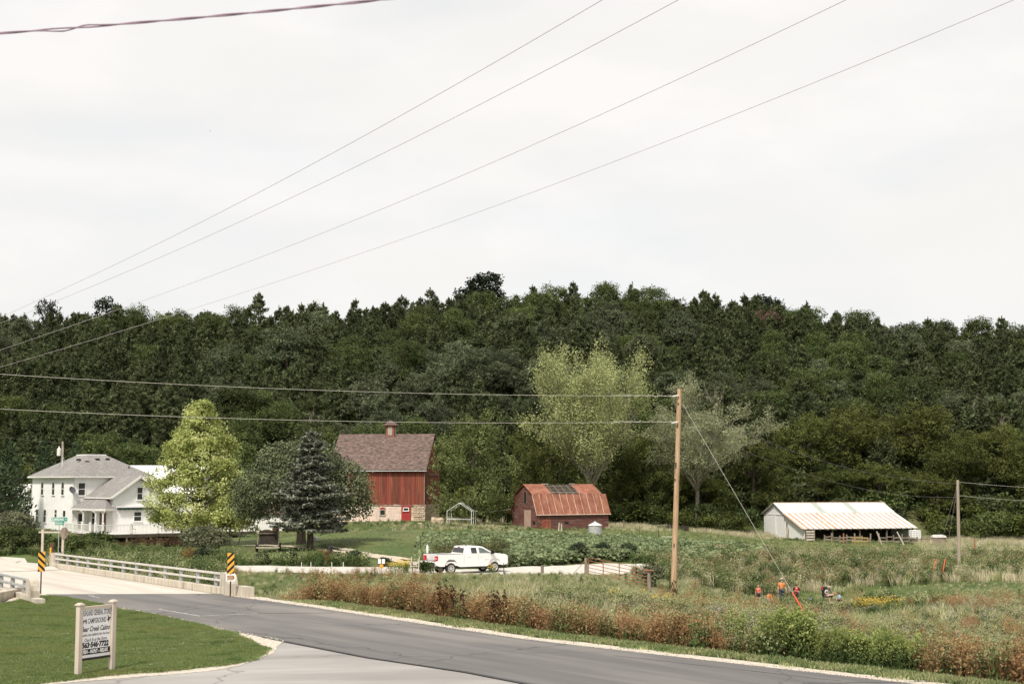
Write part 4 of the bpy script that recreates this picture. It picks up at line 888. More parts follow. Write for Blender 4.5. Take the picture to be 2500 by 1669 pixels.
oaks = [oak_mesh(i, M_oak, nl=14, sig=.3, shell=.8) for i in range(4)]
oaksB = [oak_mesh(10 + i, M_maple, H=11, W=5, ncl=430, per=12, size=.19, name='bush_crown') for i in range(4)]
for k, me in enumerate(oaks + oaksB): me.name = 'crown_mesh'
otr = [trunk_mesh(12, .28) for _ in range(2)]
ceds = [cedar_mesh(i) for i in range(6)]
def dead_mesh(i, H=9, m=M_barklt, spread=.45, kids=5):
    R = np.random.default_rng(500 + i); segs, tips = skeleton(R, H * .35, H, spread, 5, .11, 3, .9, .16, kids); return limb_mesh('dead_limbs', segs, m, 4)
# ------------------------------------------------------------------ hillside forest: individuals in rows
used = []
def where_(u, f, k, sc, w):
    B_ = [(60, 'at the far left end'), (190, 'above the left farmhouse wall'), (330, 'above the farmhouse roof'), (430, 'above the left side of the maple'), (560, 'above the top of the maple'), (690, 'left above the spruce'), (820, 'right above the spruce'), (930, 'above the left half of the tall barn'), (1060, 'above the barn cupola'), (1180, 'above the canopy frame'), (1290, 'left of the cottonwood'), (1440, 'behind the cottonwood'),
          (1590, 'right of the cottonwood'), (1700, 'behind the tall pole'), (1830, 'above the willow'), (1960, 'above the left end of the cattle shed'), (2100, 'above the middle of the cattle shed'), (2230, 'above the right end of the cattle shed'), (2340, 'above the water tank'), (2440, 'above the far pole'), (9999, 'at the far right end')]
    pl = next(t for b, t in B_ if u < b); rw = ['at the foot of the hill', 'low on the hill', 'a third up the hill', 'halfway up the hill', 'high on the hill', 'near the ridge', 'on the ridge'][min(6, int(f * 7))]
    sz = ('tall ' if sc > 1.02 else 'short ' if sc < .85 else '') if k == 'cedar' else ('big ' if sc > .83 else 'small ' if sc < .7 else '')
    lb = f'{sz}{w} {rw}, {pl}'
    return lb if len(lb.split()) <= 16 else f'{w} {rw}, {pl}'
def zone(u, f):
    return ('left' if u < 700 else 'middle' if u < 1500 else 'right'), ('upper' if f > .55 else 'lower')
def hill_tree(kind, u, D, sc, sz=None, label=None, group=None, cat='tree', **k):
    p = at(u, D); rz = random.uniform(0, 6.28); zx, zy = zone(u, (D - HILL0) / (HILL1 - HILL0))
    where = {'left': 'above the white farmhouse', 'middle': 'above the two red barns', 'right': 'above the white cattle shed'}[zx]
    if kind == 'cedar':
        o = link('cedar_tree', random.choice(ceds), None, p, (0, 0, rz)); w = sc * random.uniform(.85, 1.25); o.scale = (w, w, sc)
        lb = where_(u, (D - HILL0) / (HILL1 - HILL0), 'cedar', sc, 'dark cedar'); tag(o, label or lb, 'tree', group or lb.replace('cedar', 'cedars'))
    else:
        me = random.choice(oaks if kind == 'oak' else oaksB)
        o = tree('oak_tree' if kind == 'oak' else 'leafy_tree', p, me, random.choice(otr), label or where_(u, (D - HILL0) / (HILL1 - HILL0), kind, sc, 'grey oak' if kind == 'oak' else 'leafy tree'),
                 group=group or where_(u, (D - HILL0) / (HILL1 - HILL0), kind, sc, 'oaks' if kind == 'oak' else 'leafy trees'), rz=rz, sc=(sc * random.uniform(.9, 1.15), sc * random.uniform(.9, 1.15), sz or sc * random.uniform(.85, 1.1)))
    return o
cand = []
D = 236.0
while D < 352:
    st_ = 4.3 if D < 300 else 3.3; u = -160 + random.uniform(0, 30); du = st_ / D * F
    while u < 2660:
        X = (u - 1250) / F * D; nz = float(fbm(np.array([X / 22]), np.array([D / 22]), 31)[0])
        kind = 'oak' if nz > .64 else ('leafy' if nz < .37 else 'cedar')
        if D > 318 and kind != 'cedar' and random.random() < .35: kind = 'cedar'
        if kind == 'oak' and u > 1500 and D < 300 and random.random() < .6: kind = 'leafy'
        cand.append((kind, u + random.uniform(-.4, .4) * du, D + random.uniform(-2, 2))); u += du * (1.0 if kind == 'cedar' else 1.75)
    D += 4.6 if D < 320 else 5.4
random.shuffle(cand)
cnt = {'cedar': 0, 'oak': 0, 'leafy': 0}; rest = []
for kind, u, D in sorted(cand, key=lambda c: c[2] + random.uniform(-40, 40)):
    lim = 285 if kind == 'cedar' else 150
    if -60 < u < 2560 and cnt[kind] < lim:
        cnt[kind] += 1; hill_tree(kind, u, D, (random.uniform(.75, 1.2) if D < 315 else random.uniform(.5, .95)) if kind == 'cedar' else (random.uniform(.6, .95) if D < 315 else random.uniform(.5, .72)))
    else: rest.append((kind, u, D))
# ------------------------------------------------------------------ scatter: one stuff object of many instances
def scatter(name, pts, rotz, scl, sources, idx, label, cat, tilt=None, kind='stuff'):
    n = len(pts); me = bpy.data.meshes.new(name); me.vertices.add(n); me.vertices.foreach_set('co', np.asarray(pts, np.float32).ravel())
    rot = np.zeros((n, 3), np.float32); rot[:, 2] = rotz
    if tilt is not None: rot[:, :2] = tilt
    a = me.attributes.new('rot', 'FLOAT_VECTOR', 'POINT'); a.data.foreach_set('vector', rot.ravel())
    sc_ = np.asarray(scl, np.float32); sc_ = np.repeat(sc_[:, None], 3, 1) if sc_.ndim == 1 else sc_
    a = me.attributes.new('scl', 'FLOAT_VECTOR', 'POINT'); a.data.foreach_set('vector', sc_.ravel())
    a = me.attributes.new('idx', 'INT', 'POINT'); a.data.foreach_set('value', np.asarray(idx, np.int32))
    c = bpy.data.collections.new(name + '_sources')
    for i, s in enumerate(sources): c.objects.link(bpy.data.objects.new('%s_%02d' % (name, i), s))
    ng = bpy.data.node_groups.new(name, 'GeometryNodeTree'); ng.interface.new_socket('Geometry', in_out='INPUT', socket_type='NodeSocketGeometry'); ng.interface.new_socket('Geometry', in_out='OUTPUT', socket_type='NodeSocketGeometry')
    N = ng.nodes; L = ng.links; gi = N.new('NodeGroupInput'); go = N.new('NodeGroupOutput'); ip = N.new('GeometryNodeInstanceOnPoints'); ci = N.new('GeometryNodeCollectionInfo')
    ci.inputs[0].default_value = c; ci.inputs['Separate Children'].default_value = True; ci.inputs['Reset Children'].default_value = True
    def attr(nm, t): q = N.new('GeometryNodeInputNamedAttribute'); q.data_type = t; q.inputs['Name'].default_value = nm; return q.outputs['Attribute']
    L.new(gi.outputs[0], ip.inputs['Points']); L.new(ci.outputs[0], ip.inputs['Instance']); ip.inputs['Pick Instance'].default_value = True
    L.new(attr('idx', 'INT'), ip.inputs['Instance Index']); L.new(attr('rot', 'FLOAT_VECTOR'), ip.inputs['Rotation']); L.new(attr('scl', 'FLOAT_VECTOR'), ip.inputs['Scale'])
    L.new(ip.outputs[0], go.inputs[0])
    o = link(name, me); md = o.modifiers.new('scatter', 'NODES'); md.node_group = ng
    return tag(o, label, cat, kind=kind)
def treemesh_joined(cm, tm=None): return cm
rp = np.array([list(at(u, D)) for k, u, D in rest]); rk = [k for k, u, D in rest]
scatter('forest', rp, rng.uniform(0, 6.28, len(rp)), rng.uniform(.6, 1.1, len(rp)), ceds + oaks + oaksB, [random.randrange(6) if k == 'cedar' else 6 + random.randrange(4) if k == 'oak' else 10 + random.randrange(4) for k in rk], 'remaining trees of the dense mixed forest covering the hill', 'forest')
# understory that closes the gaps
us = []
for _ in range(2600):
    u = random.uniform(-200, 2700); D = random.uniform(226, 346); p = at(u, D); us.append(list(p))
sh_m = [oak_mesh(40 + i, M_maple if i % 2 else M_cedr, H=3.2, W=1.9, ncl=60, per=8, size=.24, name='shrub') for i in range(4)]
us = np.array(us); scatter('undergrowth', us, rng.uniform(0, 6.28, len(us)), rng.uniform(.7, 1.5, len(us)), sh_m, rng.integers(0, 4, len(us)), 'dark shrubby undergrowth between the trees of the hillside', 'undergrowth')
# ------------------------------------------------------------------ trees standing out on the skyline (top v at D 345)
def crest_tree(u, vtop, wpx, mesh, label, m=None, D=344, name='oak_tree', cat='tree', H0=11.0, W0=5.6):
    p = at(u, D); s = F / D; H = (HC + (1175 - vtop) / s) - p.z; w = wpx / s / 2
    return tree(name, p, mesh, random.choice(otr), label, cat, rz=random.uniform(0, 6), sc=(w / W0, w / W0, H / H0))
M_oakd = leafmat('dark_oak_leaves', (0.010, 0.016, 0.008), (0.030, 0.042, 0.018), 1.0, rand=.02, trans=.1)
M_lgrn = leafmat('light_green_leaves', (0.09, 0.115, 0.035), (0.20, 0.235, 0.09), 1.0, rand=.02)
lone = oak_mesh(70, M_oakd, H=11, W=5.6, ncl=330, per=12, size=.27); dk = [oak_mesh(71 + i, M_oakd, H=11, W=5, ncl=150, per=10, size=.27) for i in range(3)]; lg = [oak_mesh(76 + i, M_lgrn, H=11, W=5, ncl=120, per=9, size=.25) for i in range(2)]
crest_tree(1178, 664, 160, lone, 'broad dark lone oak rising above the ridge line over the red barns')
crest_tree(112, 716, 90, dk[0], 'dark dense tree sticking up at the left end of the skyline')
crest_tree(258, 718, 120, dk[1], 'thin-crowned broad tree on the skyline above the farmhouse, second from the left')
crest_tree(330, 732, 80, lg[0], 'pale sparse tree on the skyline above the farmhouse')
crest_tree(395, 748, 90, lg[1], 'light green tree on the skyline above the yellow-green tree')
crest_tree(770, 728, 100, lg[0], 'pale green ragged tree on the skyline left of the lone oak', D=340)
crest_tree(965, 726, 55, lg[1], 'small light green tree poking up from the skyline left of the lone oak')
crest_tree(1640, 722, 150, dk[2], 'wide flat-topped dark tree on the skyline right of the middle')
crest_tree(1755, 735, 80, dk[0], 'smaller dark tree on the skyline right of the flat-topped one')
crest_tree(1875, 716, 130, lone, 'large dark round tree on the skyline above the willow')
crest_tree(2080, 775, 70, lg[1], 'light green upright tree on the skyline above the cattle shed', D=338)
crest_tree(2150, 792, 90, lg[0], 'pale green wide tree on the skyline above the cattle shed', D=338)
for u, v, w, L in [(2215, 782, 95, 'gappy dark oak on the right skyline, first of the row of four'), (2310, 782, 110, 'gappy dark oak on the right skyline, second of the row of four'), (2400, 800, 100, 'gappy dark oak on the right skyline, third of the row of four'), (2485, 810, 110, 'gappy dark oak at the far right end of the skyline')]:
    crest_tree(u, v, w, random.choice(dk), L, D=346)
o = link('cedar_tree', ceds[1], None, at(630, 342), (0, 0, 1)); o.scale = (1.5, 1.5, 1.33); tag(o, 'spindly ragged conifer standing above the skyline left of the pale green tree', 'tree')
for u, D, s, L in [(1400, 341, 1.2, 'pointed cedar on the skyline just right of the lone oak'), (1480, 343, 1.25, 'pointed cedar on the skyline right of the lone oak, near the middle'), (1300, 343, 1.15, 'pointed cedar on the skyline beside the lone oak'), (1545, 341, 1.2, 'pointed cedar on the skyline left of the wide flat-topped tree')]:
    o = link('cedar_tree', random.choice(ceds), None, at(u, D), (0, 0, u)); o.scale = (s, s, s); tag(o, L, 'tree')
# big rounded trees in the forest that read as individuals
def px_tree(u, vtop, vbot, wpx, D, mesh, label, H0=11.5, W0=5.6, name='oak_tree', tr=None, base=None):
    p = at(u, D) if base is None else base; s = F / D; ztop = HC + (1175 - vtop) / s; H = ztop - p.z
    return tree(name, p, mesh, tr or random.choice(otr), label, rz=random.uniform(0, 6), sc=(wpx / s / 2 / W0, wpx / s / 2 / W0, H / H0))
big = [oak_mesh(90 + i, M_oak, H=12, W=5.8, ncl=820, per=13, size=.16, nl=18, sig=.28, shell=.82) for i in range(3)]
bigG = [oak_mesh(95 + i, M_maple, H=12, W=5.8, ncl=820, per=13, size=.16, nl=18, sig=.28, shell=.82) for i in range(3)]
px_tree(700, 800, 950, 190, 285, big[0], 'big grey-green oak with domed crown on the hillside above the spruce')
px_tree(545, 838, 1000, 150, 272, big[1], 'dark oak on the hillside right of the yellow-green tree top')
px_tree(560, 915, 1080, 170, 255, big[2], 'large dark oak leaning over behind the yellow-green tree')
px_tree(870, 835, 1000, 130, 268, bigG[0], 'round deep green tree on the hillside left of the barn cupola')
px_tree(985, 828, 1000, 150, 270, bigG[1], 'round deep green tree on the hillside directly above the barn cupola')
px_tree(1190, 850, 1040, 170, 262, big[0], 'gnarled grey oak on the hillside between the red barns')
px_tree(1250, 765, 880, 180, 300, big[1], 'grey-green oak high on the hillside below the lone oak')
px_tree(1420, 775, 880, 170, 300, big[2], 'grey-green oak high on the hillside behind the cottonwood')
# forest edge row: box elders and shrubs along the foot of the hill
edge = []
M_edge = leafmat('box_elder_leaves', (0.048, 0.062, 0.014), (0.165, 0.18, 0.055), .8, (0.095, 0.11, 0.027), rand=.2, trans=.32)
ed_m = [oak_mesh(110 + i, M_edge, H=12, W=5.8, ncl=1000, per=14, size=.145, nl=22, lo=.14, sig=.26, shell=.85) for i in range(4)]
M_over = leafmat('ash_leaves', (0.075, 0.095, 0.028), (0.22, 0.25, 0.10), .8, (0.135, 0.16, 0.055), rand=.02, trans=.32); overG = oak_mesh(130, M_over, H=12, W=5.8, ncl=1300, per=14, size=.14, nl=24, lo=.10, sig=.28, shell=.75)
names_ = [(1155, 1005, 1290, 225, 184, 'bushy olive-green tree overhanging the right end of the tall red barn'), (1290, 1090, 1290, 120, 214, 'low green tree behind the gambrel barn, left side'),
          (1420, 1170, 1290, 90, 204, 'small grey-green tree behind the right end of the gambrel barn'), (1320, 1020, 1280, 170, 226, 'green tree low behind the tall cottonwood'),
          (1590, 1040, 1290, 200, 224, 'dark leafy tree at the forest edge right of the gambrel barn'), (1500, 1100, 1290, 150, 220, 'dark low tree between the gambrel barn and the utility pole'), (1710, 1150, 1290, 150, 226, 'dark low tree left of the grey willow trunk'),
          (1840, 1060, 1300, 190, 228, 'green tree behind the left end of the cattle shed'), (1960, 1010, 1300, 170, 236, 'olive tree rising behind the cattle shed, left one'),
          (2080, 985, 1300, 210, 240, 'tall yellow-tinged tree behind the middle of the cattle shed'), (2240, 990, 1300, 230, 240, 'tall broad olive tree behind the right end of the cattle shed'), (2340, 1050, 1320, 170, 230, 'dark green tree behind the small far pole'),
          (2420, 1040, 1320, 200, 236, 'broad olive tree at the forest edge right of the far pole'), (2520, 1080, 1330, 170, 230, 'olive tree cut by the right edge of the picture'), (2150, 1130, 1310, 170, 232, 'lower dark tree close behind the cattle shed roof'), (2000, 1150, 1310, 150, 232, 'low bushy tree close behind the cattle shed ridge'), (2290, 1150, 1320, 150, 228, 'low bushy tree above the white water tank'),
          (700, 1100, 1290, 170, 212, 'dark tree behind the spruce and the round tree'), (590, 1080, 1290, 170, 214, 'dark leafy tree right behind the yellow-green tree'), (430, 1100, 1290, 160, 218, 'dark leafy tree left behind the yellow-green tree'),
          (330, 1080, 1290, 170, 222, 'dark leafy tree behind the bright white roof'), (230, 1040, 1290, 170, 224, 'dark tree straight behind the farmhouse ridge'), (780, 1040, 1290, 180, 222, 'dark tree behind the left end of the tall red barn'), (900, 1030, 1290, 180, 226, 'dark tree behind the tall barn below its cupola'), (1020, 1000, 1290, 180, 226, 'green tree behind the right end of the tall barn roof')]
for u, vt, vb, w, D, L in names_: px_tree(u, vt, vb, w, D, overG if u == 1155 else random.choice(ed_m if u > 1100 else bigG), L, name='leafy_tree')
# shrub belt under the forest edge
bs = []
for _ in range(620):
    u = random.uniform(-150, 2650); D = random.uniform(212, 232) if u > 1250 else random.uniform(205, 230)
    if 1820 < u < 2290: D = random.uniform(233, 238)
    if u < 520: D = random.uniform(216, 230)
    bs.append(list(at(u, D)))
bs = np.array(bs); sh2 = [oak_mesh(60 + i, M_edge if i % 2 else M_maple, H=3.6, W=2.0, ncl=70, per=9, size=.2, name='shrub') for i in range(4)]
scatter('forest_edge_shrubs', bs, rng.uniform(0, 6.28, len(bs)), rng.uniform(.6, 1.3, len(bs)), sh2, rng.integers(0, 4, len(bs)), 'dark green shrubs along the foot of the wooded hill', 'shrubs')
# dead and bare trees
dm = [dead_mesh(i) for i in range(3)]
for i, (u, vt, D, L) in enumerate([(1965, 800, 322, 'bare pale dead tree on the upper right hillside'), (2375, 950, 262, 'bare branching dead tree on the right hillside above the far pole'), (2440, 1000, 250, 'bare pale dead tree at the far right above the forest edge'), (760, 985, 240, 'thin bare tree with a small leafy top above the spruce'),
                                 (1740, 925, 250, 'bare twiggy tree just above the grey willow'), (2060, 905, 290, 'bare leaning dead tree in the middle of the right hillside')]):
    p = at(u, D); H = HC + (1175 - vt) / (F / D) - p.z; o = link('dead_tree', dm[i % 3], None, p, (0, 0, i)); o.scale = (H / 12, H / 12, H / 9.5); tag(o, L, 'dead tree')
R = np.random.default_rng(5); segs, tips = skeleton(R, 3, 8, .6, 6, .1, 3, .7, .2, 5); V, F_ = clusters(tips, sph(len(tips), R), 9, .35, .16, R)
tree('dying_tree', at(1885, 305), npmesh('crown_mesh', V, F_, M_brownl), limb_mesh('trunk_mesh', segs, M_bark, 4), 'reddish brown dying tree in a dark gap on the right hillside', sc=(1.2, 1.2, 1.15))
# ------------------------------------------------------------------ hero trees
# cottonwood behind the gambrel barn
R = np.random.default_rng(21); segs, tips = skeleton(R, 4.2, 24.5, 1.0, 12, .42, 3, 1.65, .10, 6)
k = tips[tips[:, 2] > 5]; V, F_ = clusters(k, sph(len(k), R), 70, .52, .13, R, upb=.3, flat=1.2)
M_limb = mat('pale_limbs', (0.16, 0.14, 0.10), (0.27, 0.24, 0.18), 3)
tree('cottonwood_tree', at(1440, 208), npmesh('crown_mesh', V, F_, M_cott), limb_mesh('trunk_mesh', segs, M_limb, 5), 'tall airy light green cottonwood with pale limbs behind the gambrel barn', sc=(1.0, 1.0, 1.0))
R = np.random.default_rng(33); segs, tips = skeleton(R, 5.5, 22.0, .85, 9, .36, 3, .9, .17, 6)
k = tips[tips[:, 2] > 5]; V, F_ = clusters(k, sph(len(k), R), 55, .46, .12, R, upb=.3)
tree('willow_tree', at(1703, 217), npmesh('crown_mesh', V, F_, M_will), limb_mesh('trunk_mesh', segs, M_limb, 5), 'sparse grey-green willow with forked bare trunk right behind the utility pole', sc=(1.0, 1.0, 1.0))
# yellow-green maple
R = np.random.default_rng(41); H = 14.6
def prof_m(t): return np.interp(t, [0, .08, .2, .4, .6, .8, .93, 1.0], [.3, .86, 1.0, .93, .72, .46, .22, .05])
n = 1150; t = R.beta(1.05, 1.25, n); a = R.uniform(0, 2 * np.pi, n); lump = 1 + .16 * np.sin(a * 3 + t * 9) + .15 * np.sin(a * 5 - t * 19) + .08 * np.sin(a * 9 + t * 40) + R.normal(size=n) * .07
rr = 4.95 * prof_m(t) * lump * R.uniform(.55, 1.0, n) ** .45; c_ = np.stack([rr * np.cos(a), rr * np.sin(a), 1.9 + t * (H - 2.0) - rr * .10], 1); ow = np.stack([np.cos(a), np.sin(a), np.full(n, .5)], 1)
V0 = clusters(c_[:950], ow[:950], 26, .33, .115, R, asp=.75, flat=.6, upb=.7); Lb = []
for q in range(46):
    tq = R.beta(1.0, 1.25); aq = q * 2.4 + R.normal() * .3; rq = 4.5 * float(prof_m(tq)) * R.uniform(.72, 1.12); sq = R.uniform(.75, 1.45) * (1.1 - .45 * tq); Lb.append((rq * math.cos(aq), rq * math.sin(aq), 2.2 + tq * (H - 2.6) - rq * .08, sq, sq * .62))
V1 = lobes_crown(Lb, 1050, 28, .24, .115, R, asp=.75, flat=.6, upb=.7); V, F_ = join([V0, V1])
segs = [([Vector((0, 0, -.5)), Vector((0.05, 0, 3)), Vector((-.1, 0, 7)), Vector((0, 0, 12.5))], [.33, .25, .17, .04])]
for k in range(40):
    a_ = k * 2.4; z = 1.8 + k * .26; l = 4.6 * float(prof_m((z - 1.5) / 13)); segs.append(([Vector((0, 0, z)), Vector((math.cos(a_) * l * .5, math.sin(a_) * l * .5, z + l * .35)), Vector((math.cos(a_) * l * .92, math.sin(a_) * l * .92, z + l * .5))], [.09, .05, .02]))
tree('maple_tree', at(484, 149), npmesh('crown_mesh', V, F_, M_ygrn), limb_mesh('trunk_mesh', segs, M_bark, 6), 'bright yellow-green maple in front of the farmhouse deck', sc=(1, 1, 1.05))
R = np.random.default_rng(43)
V, F_ = lobes_crown([(0, 0, 1.9, 1.5, 1.0), (1.3, .2, 1.5, 1.1, .8), (-1.1, .2, 1.4, 1.0, .8)], 130, 16, .25, .12, R); tree('maple_sapling', at(560, 146), npmesh('crown_mesh', V, F_, M_ygrn), limb_mesh('trunk_mesh', [([Vector((0, 0, -.3)), Vector((0, 0, 1.6))], [.09, .04]), ([Vector((0.6, 0, -.3)), Vector((1.2, 0, 1.6))], [.05, .02])], M_bark), 'low yellow-green bushy tree at the right foot of the big maple', sc=(1.2, 1.2, 1.35))
# blue spruce
R = np.random.default_rng(51); H = 11.4; parts = []; segs = [([Vector((0, 0, -.4)), Vector((0, 0, 6)), Vector((0, 0, H - .3))], [.36, .2, .02])]
z = 2.5
while z < H - .25:
    t = (z - 2.0) / (H - 2.0); L = 4.45 * (1 - t) ** .64 * R.uniform(.75, 1.12) * min(1, .80 + t * 1.6) + .10; nb = int(8 + 4 * (1 - t))
    a0 = R.uniform(0, 6.28)
    for b in range(nb):
        a = a0 + 2 * math.pi * b / nb + R.normal() * .12; l = L * R.uniform(.58, 1.12); zz = z + R.normal() * .22
        droop = .30 * (1 - t) + .02; tip = Vector((math.cos(a) * l, math.sin(a) * l, zz - droop * l + .12 * l)); mid_ = Vector((math.cos(a) * l * .5, math.sin(a) * l * .5, zz - droop * l * .65))
        if b % 2 == 0: segs.append(([Vector((0, 0, zz)), mid_, tip], [.05, .03, .01]))
        n = int(26 + 46 * l); s = R.uniform(.28, 1, n); side = R.normal(size=n) * .17 * l * (1.15 - s) * 1.6; hang = -np.abs(R.normal(size=n)) * .10 + .03
        base = np.array([(Vector((0, 0, zz)).lerp(mid_, q * 2) if q < .5 else mid_.lerp(tip, q * 2 - 1))[:] for q in s]); ax = np.array([-math.sin(a), math.cos(a), 0])
        P_ = base + side[:, None] * ax + np.stack([0 * s, 0 * s, hang], 1)
        up = np.array([math.cos(a), math.sin(a), .12]) + ax * np.sign(side)[:, None] * .7 + R.normal(size=(n, 3)) * .25
        parts.append(quads(P_, R.normal(size=(n, 3)) * .6 + np.array([0, 0, 1.0]), R.uniform(.14, .28, n), .40, up, R))
    z += .36 + .16 * (1 - t)
n = 120; zz = H - R.uniform(0, 1.2, n); P_ = np.stack([R.normal(size=n) * .06 * (H + .3 - zz), R.normal(size=n) * .06 * (H + .3 - zz), zz], 1); parts.append(quads(P_, R.normal(size=(n, 3)), .14, .35, np.array([0, 0, 1.0]) + R.normal(size=(n, 3)) * .4, R))
V, F_ = join(parts); tree('spruce_tree', at(757, 135), npmesh('crown_mesh', V, F_, M_spru), limb_mesh('trunk_mesh', segs, M_bark, 6), 'blue-grey spruce with drooping tiers in front of the tall red barn', sc=(1.0, 1.0, 1.0))
# dark round tree behind the spruce
R = np.random.default_rng(61); L = [(0, 0, 6.2, 3.6, 2.8), (-2.8, -.3, 5.0, 2.9, 2.2), (2.9, .2, 5.3, 2.8, 2.3), (-4.2, .2, 3.7, 1.8, 1.5), (4.3, 0, 4.0, 1.9, 1.7), (1, -1.2, 7.6, 2.3, 1.6), (-1.4, .5, 7.4, 2.4, 1.6), (0, -2.5, 4.8, 2.6, 2.0), (0, 2.5, 5, 2.6, 2), (-2.6, 0, 2.9, 1.9, 1.3), (2.8, .3, 2.9, 2.0, 1.4), (4.6, 0, 2.9, 1.3, 1.2), (-4.4, 0, 2.7, 1.3, 1.0), (.6, 1.2, 2.8, 1.8, 1.2)]
V, F_ = lobes_crown(L, 2300, 17, .30, .12, R, upb=.4, shell=.8); segs, tips = skeleton(R, 2.4, 8.5, .9, 6, .42, 2, .7, .15, 4)
tree('round_tree', at(735, 143), npmesh('crown_mesh', V, F_, M_darkt), limb_mesh('trunk_mesh', segs, M_bark, 6), 'wide dark green round tree with black trunk just behind the blue spruce', sc=(1.16, 1.05, 1.12))
# pines left of the house
R = np.random.default_rng(63)
def pine_mesh(i):
    R = np.random.default_rng(630 + i); n = 1400; t = R.beta(1, 1.4, n); a = R.uniform(0, 6.28, n); rr = (2.6 * (1 - t) ** .7 + .2) * R.uniform(.4, 1.05, n) * (1 + .25 * np.sin(a * 4 + t * 20))
    P_ = np.stack([rr * np.cos(a), rr * np.sin(a), .8 + t * 8.6], 1); up = np.stack([np.cos(a), np.sin(a), np.full(n, .9)], 1) + R.normal(size=(n, 3)) * .3; V, F_ = quads(P_, R.normal(size=(n, 3)), R.uniform(.2, .42, n), .3, up, R); return npmesh('crown_mesh', V, F_, M_pine)
pm_ = [pine_mesh(i) for i in range(3)]
for i, (u, vt, D, wd, L) in enumerate([(12, 1075, 158, 1.3, 'dark pine at the left edge of the picture, left of the farmhouse'), (22, 1085, 168, 1.2, 'dark pine just left of the farmhouse roof'), (100, 1065, 194, 1.2, 'pine behind the left end of the farmhouse roof'), (180, 1080, 188, 1.15, 'light green pine behind the pole and the farmhouse roof'), (2, 1150, 150, 1.2, 'low dark pine in front of the others at the left edge')]):
    p = at(u, D); H = HC + (1175 - vt) / (F / D) - p.z; tree('pine_tree', p, pm_[i % 3], trunk_mesh(9, .2), L, sc=(wd * .78, wd * .78, H / 9.4), rz=i)
# shrubs that stand alone
M_shr = leafmat('silvery_shrub_leaves', (0.09, 0.10, 0.055), (0.24, 0.25, 0.15), 1.2, rand=.05); M_jun = leafmat('juniper_needles', (0.030, 0.045, 0.022), (0.08, 0.105, 0.055), 2.0, rand=.12, trans=.1)
M_weedr = leafmat('rusty_weed_leaves', (0.16, 0.08, 0.03), (0.34, 0.18, 0.06), 2.0, rand=.15)
def bush(name, loc, W, H, m, label, R, ncl=None, per=14, size=.09, group=None, sig=.16):
    L = [(0, 0, H * .5, W * .62, H * .42)]
    for k in range(6): a = k * 1.05; L.append((math.cos(a) * W * .5, math.sin(a) * W * .4, H * R.uniform(.3, .6), W * .42, H * .34))
    V, F_ = lobes_crown(L, ncl or int(60 * W * H) + 30, per, sig, size, R); o = link(name, npmesh(name, V, F_, m), None, loc); return tag(o, label, 'shrub', group)
R = np.random.default_rng(71)
bush('shrub', at(500, 134), 2.6, 2.9, M_shr, 'large silvery grey-green shrub below the end of the deck', R, size=.11)
bush('shrub', at(493, 122), 1.0, 1.6, M_jun, 'small dark juniper left of the right bridge marker', R)
bush('shrub', at(462, 122), .9, 1.5, M_weedr, 'orange-brown weedy bush beside the small juniper behind the bridge rail', R, size=.06, per=9)
for u, D, w, h, L in [(708, 118, .9, 1.25, 'round dark juniper below the blue spruce'), (640, 119, .8, 1.1, 'round dark juniper left of the one below the spruce'), (863, 116.5, .95, 1.35, 'round dark juniper by the gravel road, left of the small white signs'), (938, 115, .5, .7, 'tiny dark bush behind the small white signs'),
                      (1414, 116, 1.15, 1.75, 'biggest dark juniper at the far side of the gravel road left of the gate'), (1472, 119, 1.05, 1.5, 'dark juniper over the left part of the rusty gate'), (1535, 120, 1.0, 1.5, 'dark juniper over the right part of the rusty gate')]:
    bush('juniper_shrub', at(u, D), w * .8, h, M_jun, L, R, ncl=260, size=.08, per=14, sig=.10, group='young junipers along the gravel road')
bush('shrub', at(785, 118), 1.1, 1.4, M_weedr, 'orange-brown dying shrub under the right side of the spruce', R, size=.06, per=10)
bush('shrub', at(1592, 101), .85, 1.9, M_shr, 'feathery grey-green bush at the right end of the rusty gate', R, size=.10)
for u, D, w, h, L in [(20, 122, 3.2, 2.6, 'dark green bush mass left of the timber posts, outer one'), (75, 124, 2.4, 2.0, 'dark green bush beside the green utility cabinet'), (205, 128, 2.0, 1.6, 'dark green bush right of the green cabinet below the steps'), (240, 140, 1.7, 1.7, 'green bush at the foot of the deck steps'),
                      (175, 135, 1.4, 1.1, 'leafy bush in front of the deck railing left of the steps'), (30, 140, 2.8, 3.0, 'tall pale weedy shrub left of the farmhouse wall'), (160, 121, 1.9, 1.8, 'green bush behind the street sign')]:
    bush('shrub', at(u, D), w, h, M_maple if 'pale' not in L else M_shr, L, R, size=.11)
bush('shrub', at(1038, 102), .6, 1.1, M_maple, 'green bush just below the tailgate of the pickup', R, size=.08)
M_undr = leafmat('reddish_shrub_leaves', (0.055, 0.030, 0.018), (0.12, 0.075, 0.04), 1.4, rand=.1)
for u, D, w, h, L in [(350, 140, 2.6, 1.1, 'reddish brown shrub under the deck, large one in the middle'), (285, 142, 1.8, .9, 'reddish brown shrub under the left part of the deck'), (425, 140, 1.9, 1.1, 'reddish brown shrub under the right part of the deck')]: bush('shrub', at(u, D), w, h, M_undr, L, R, size=.09)
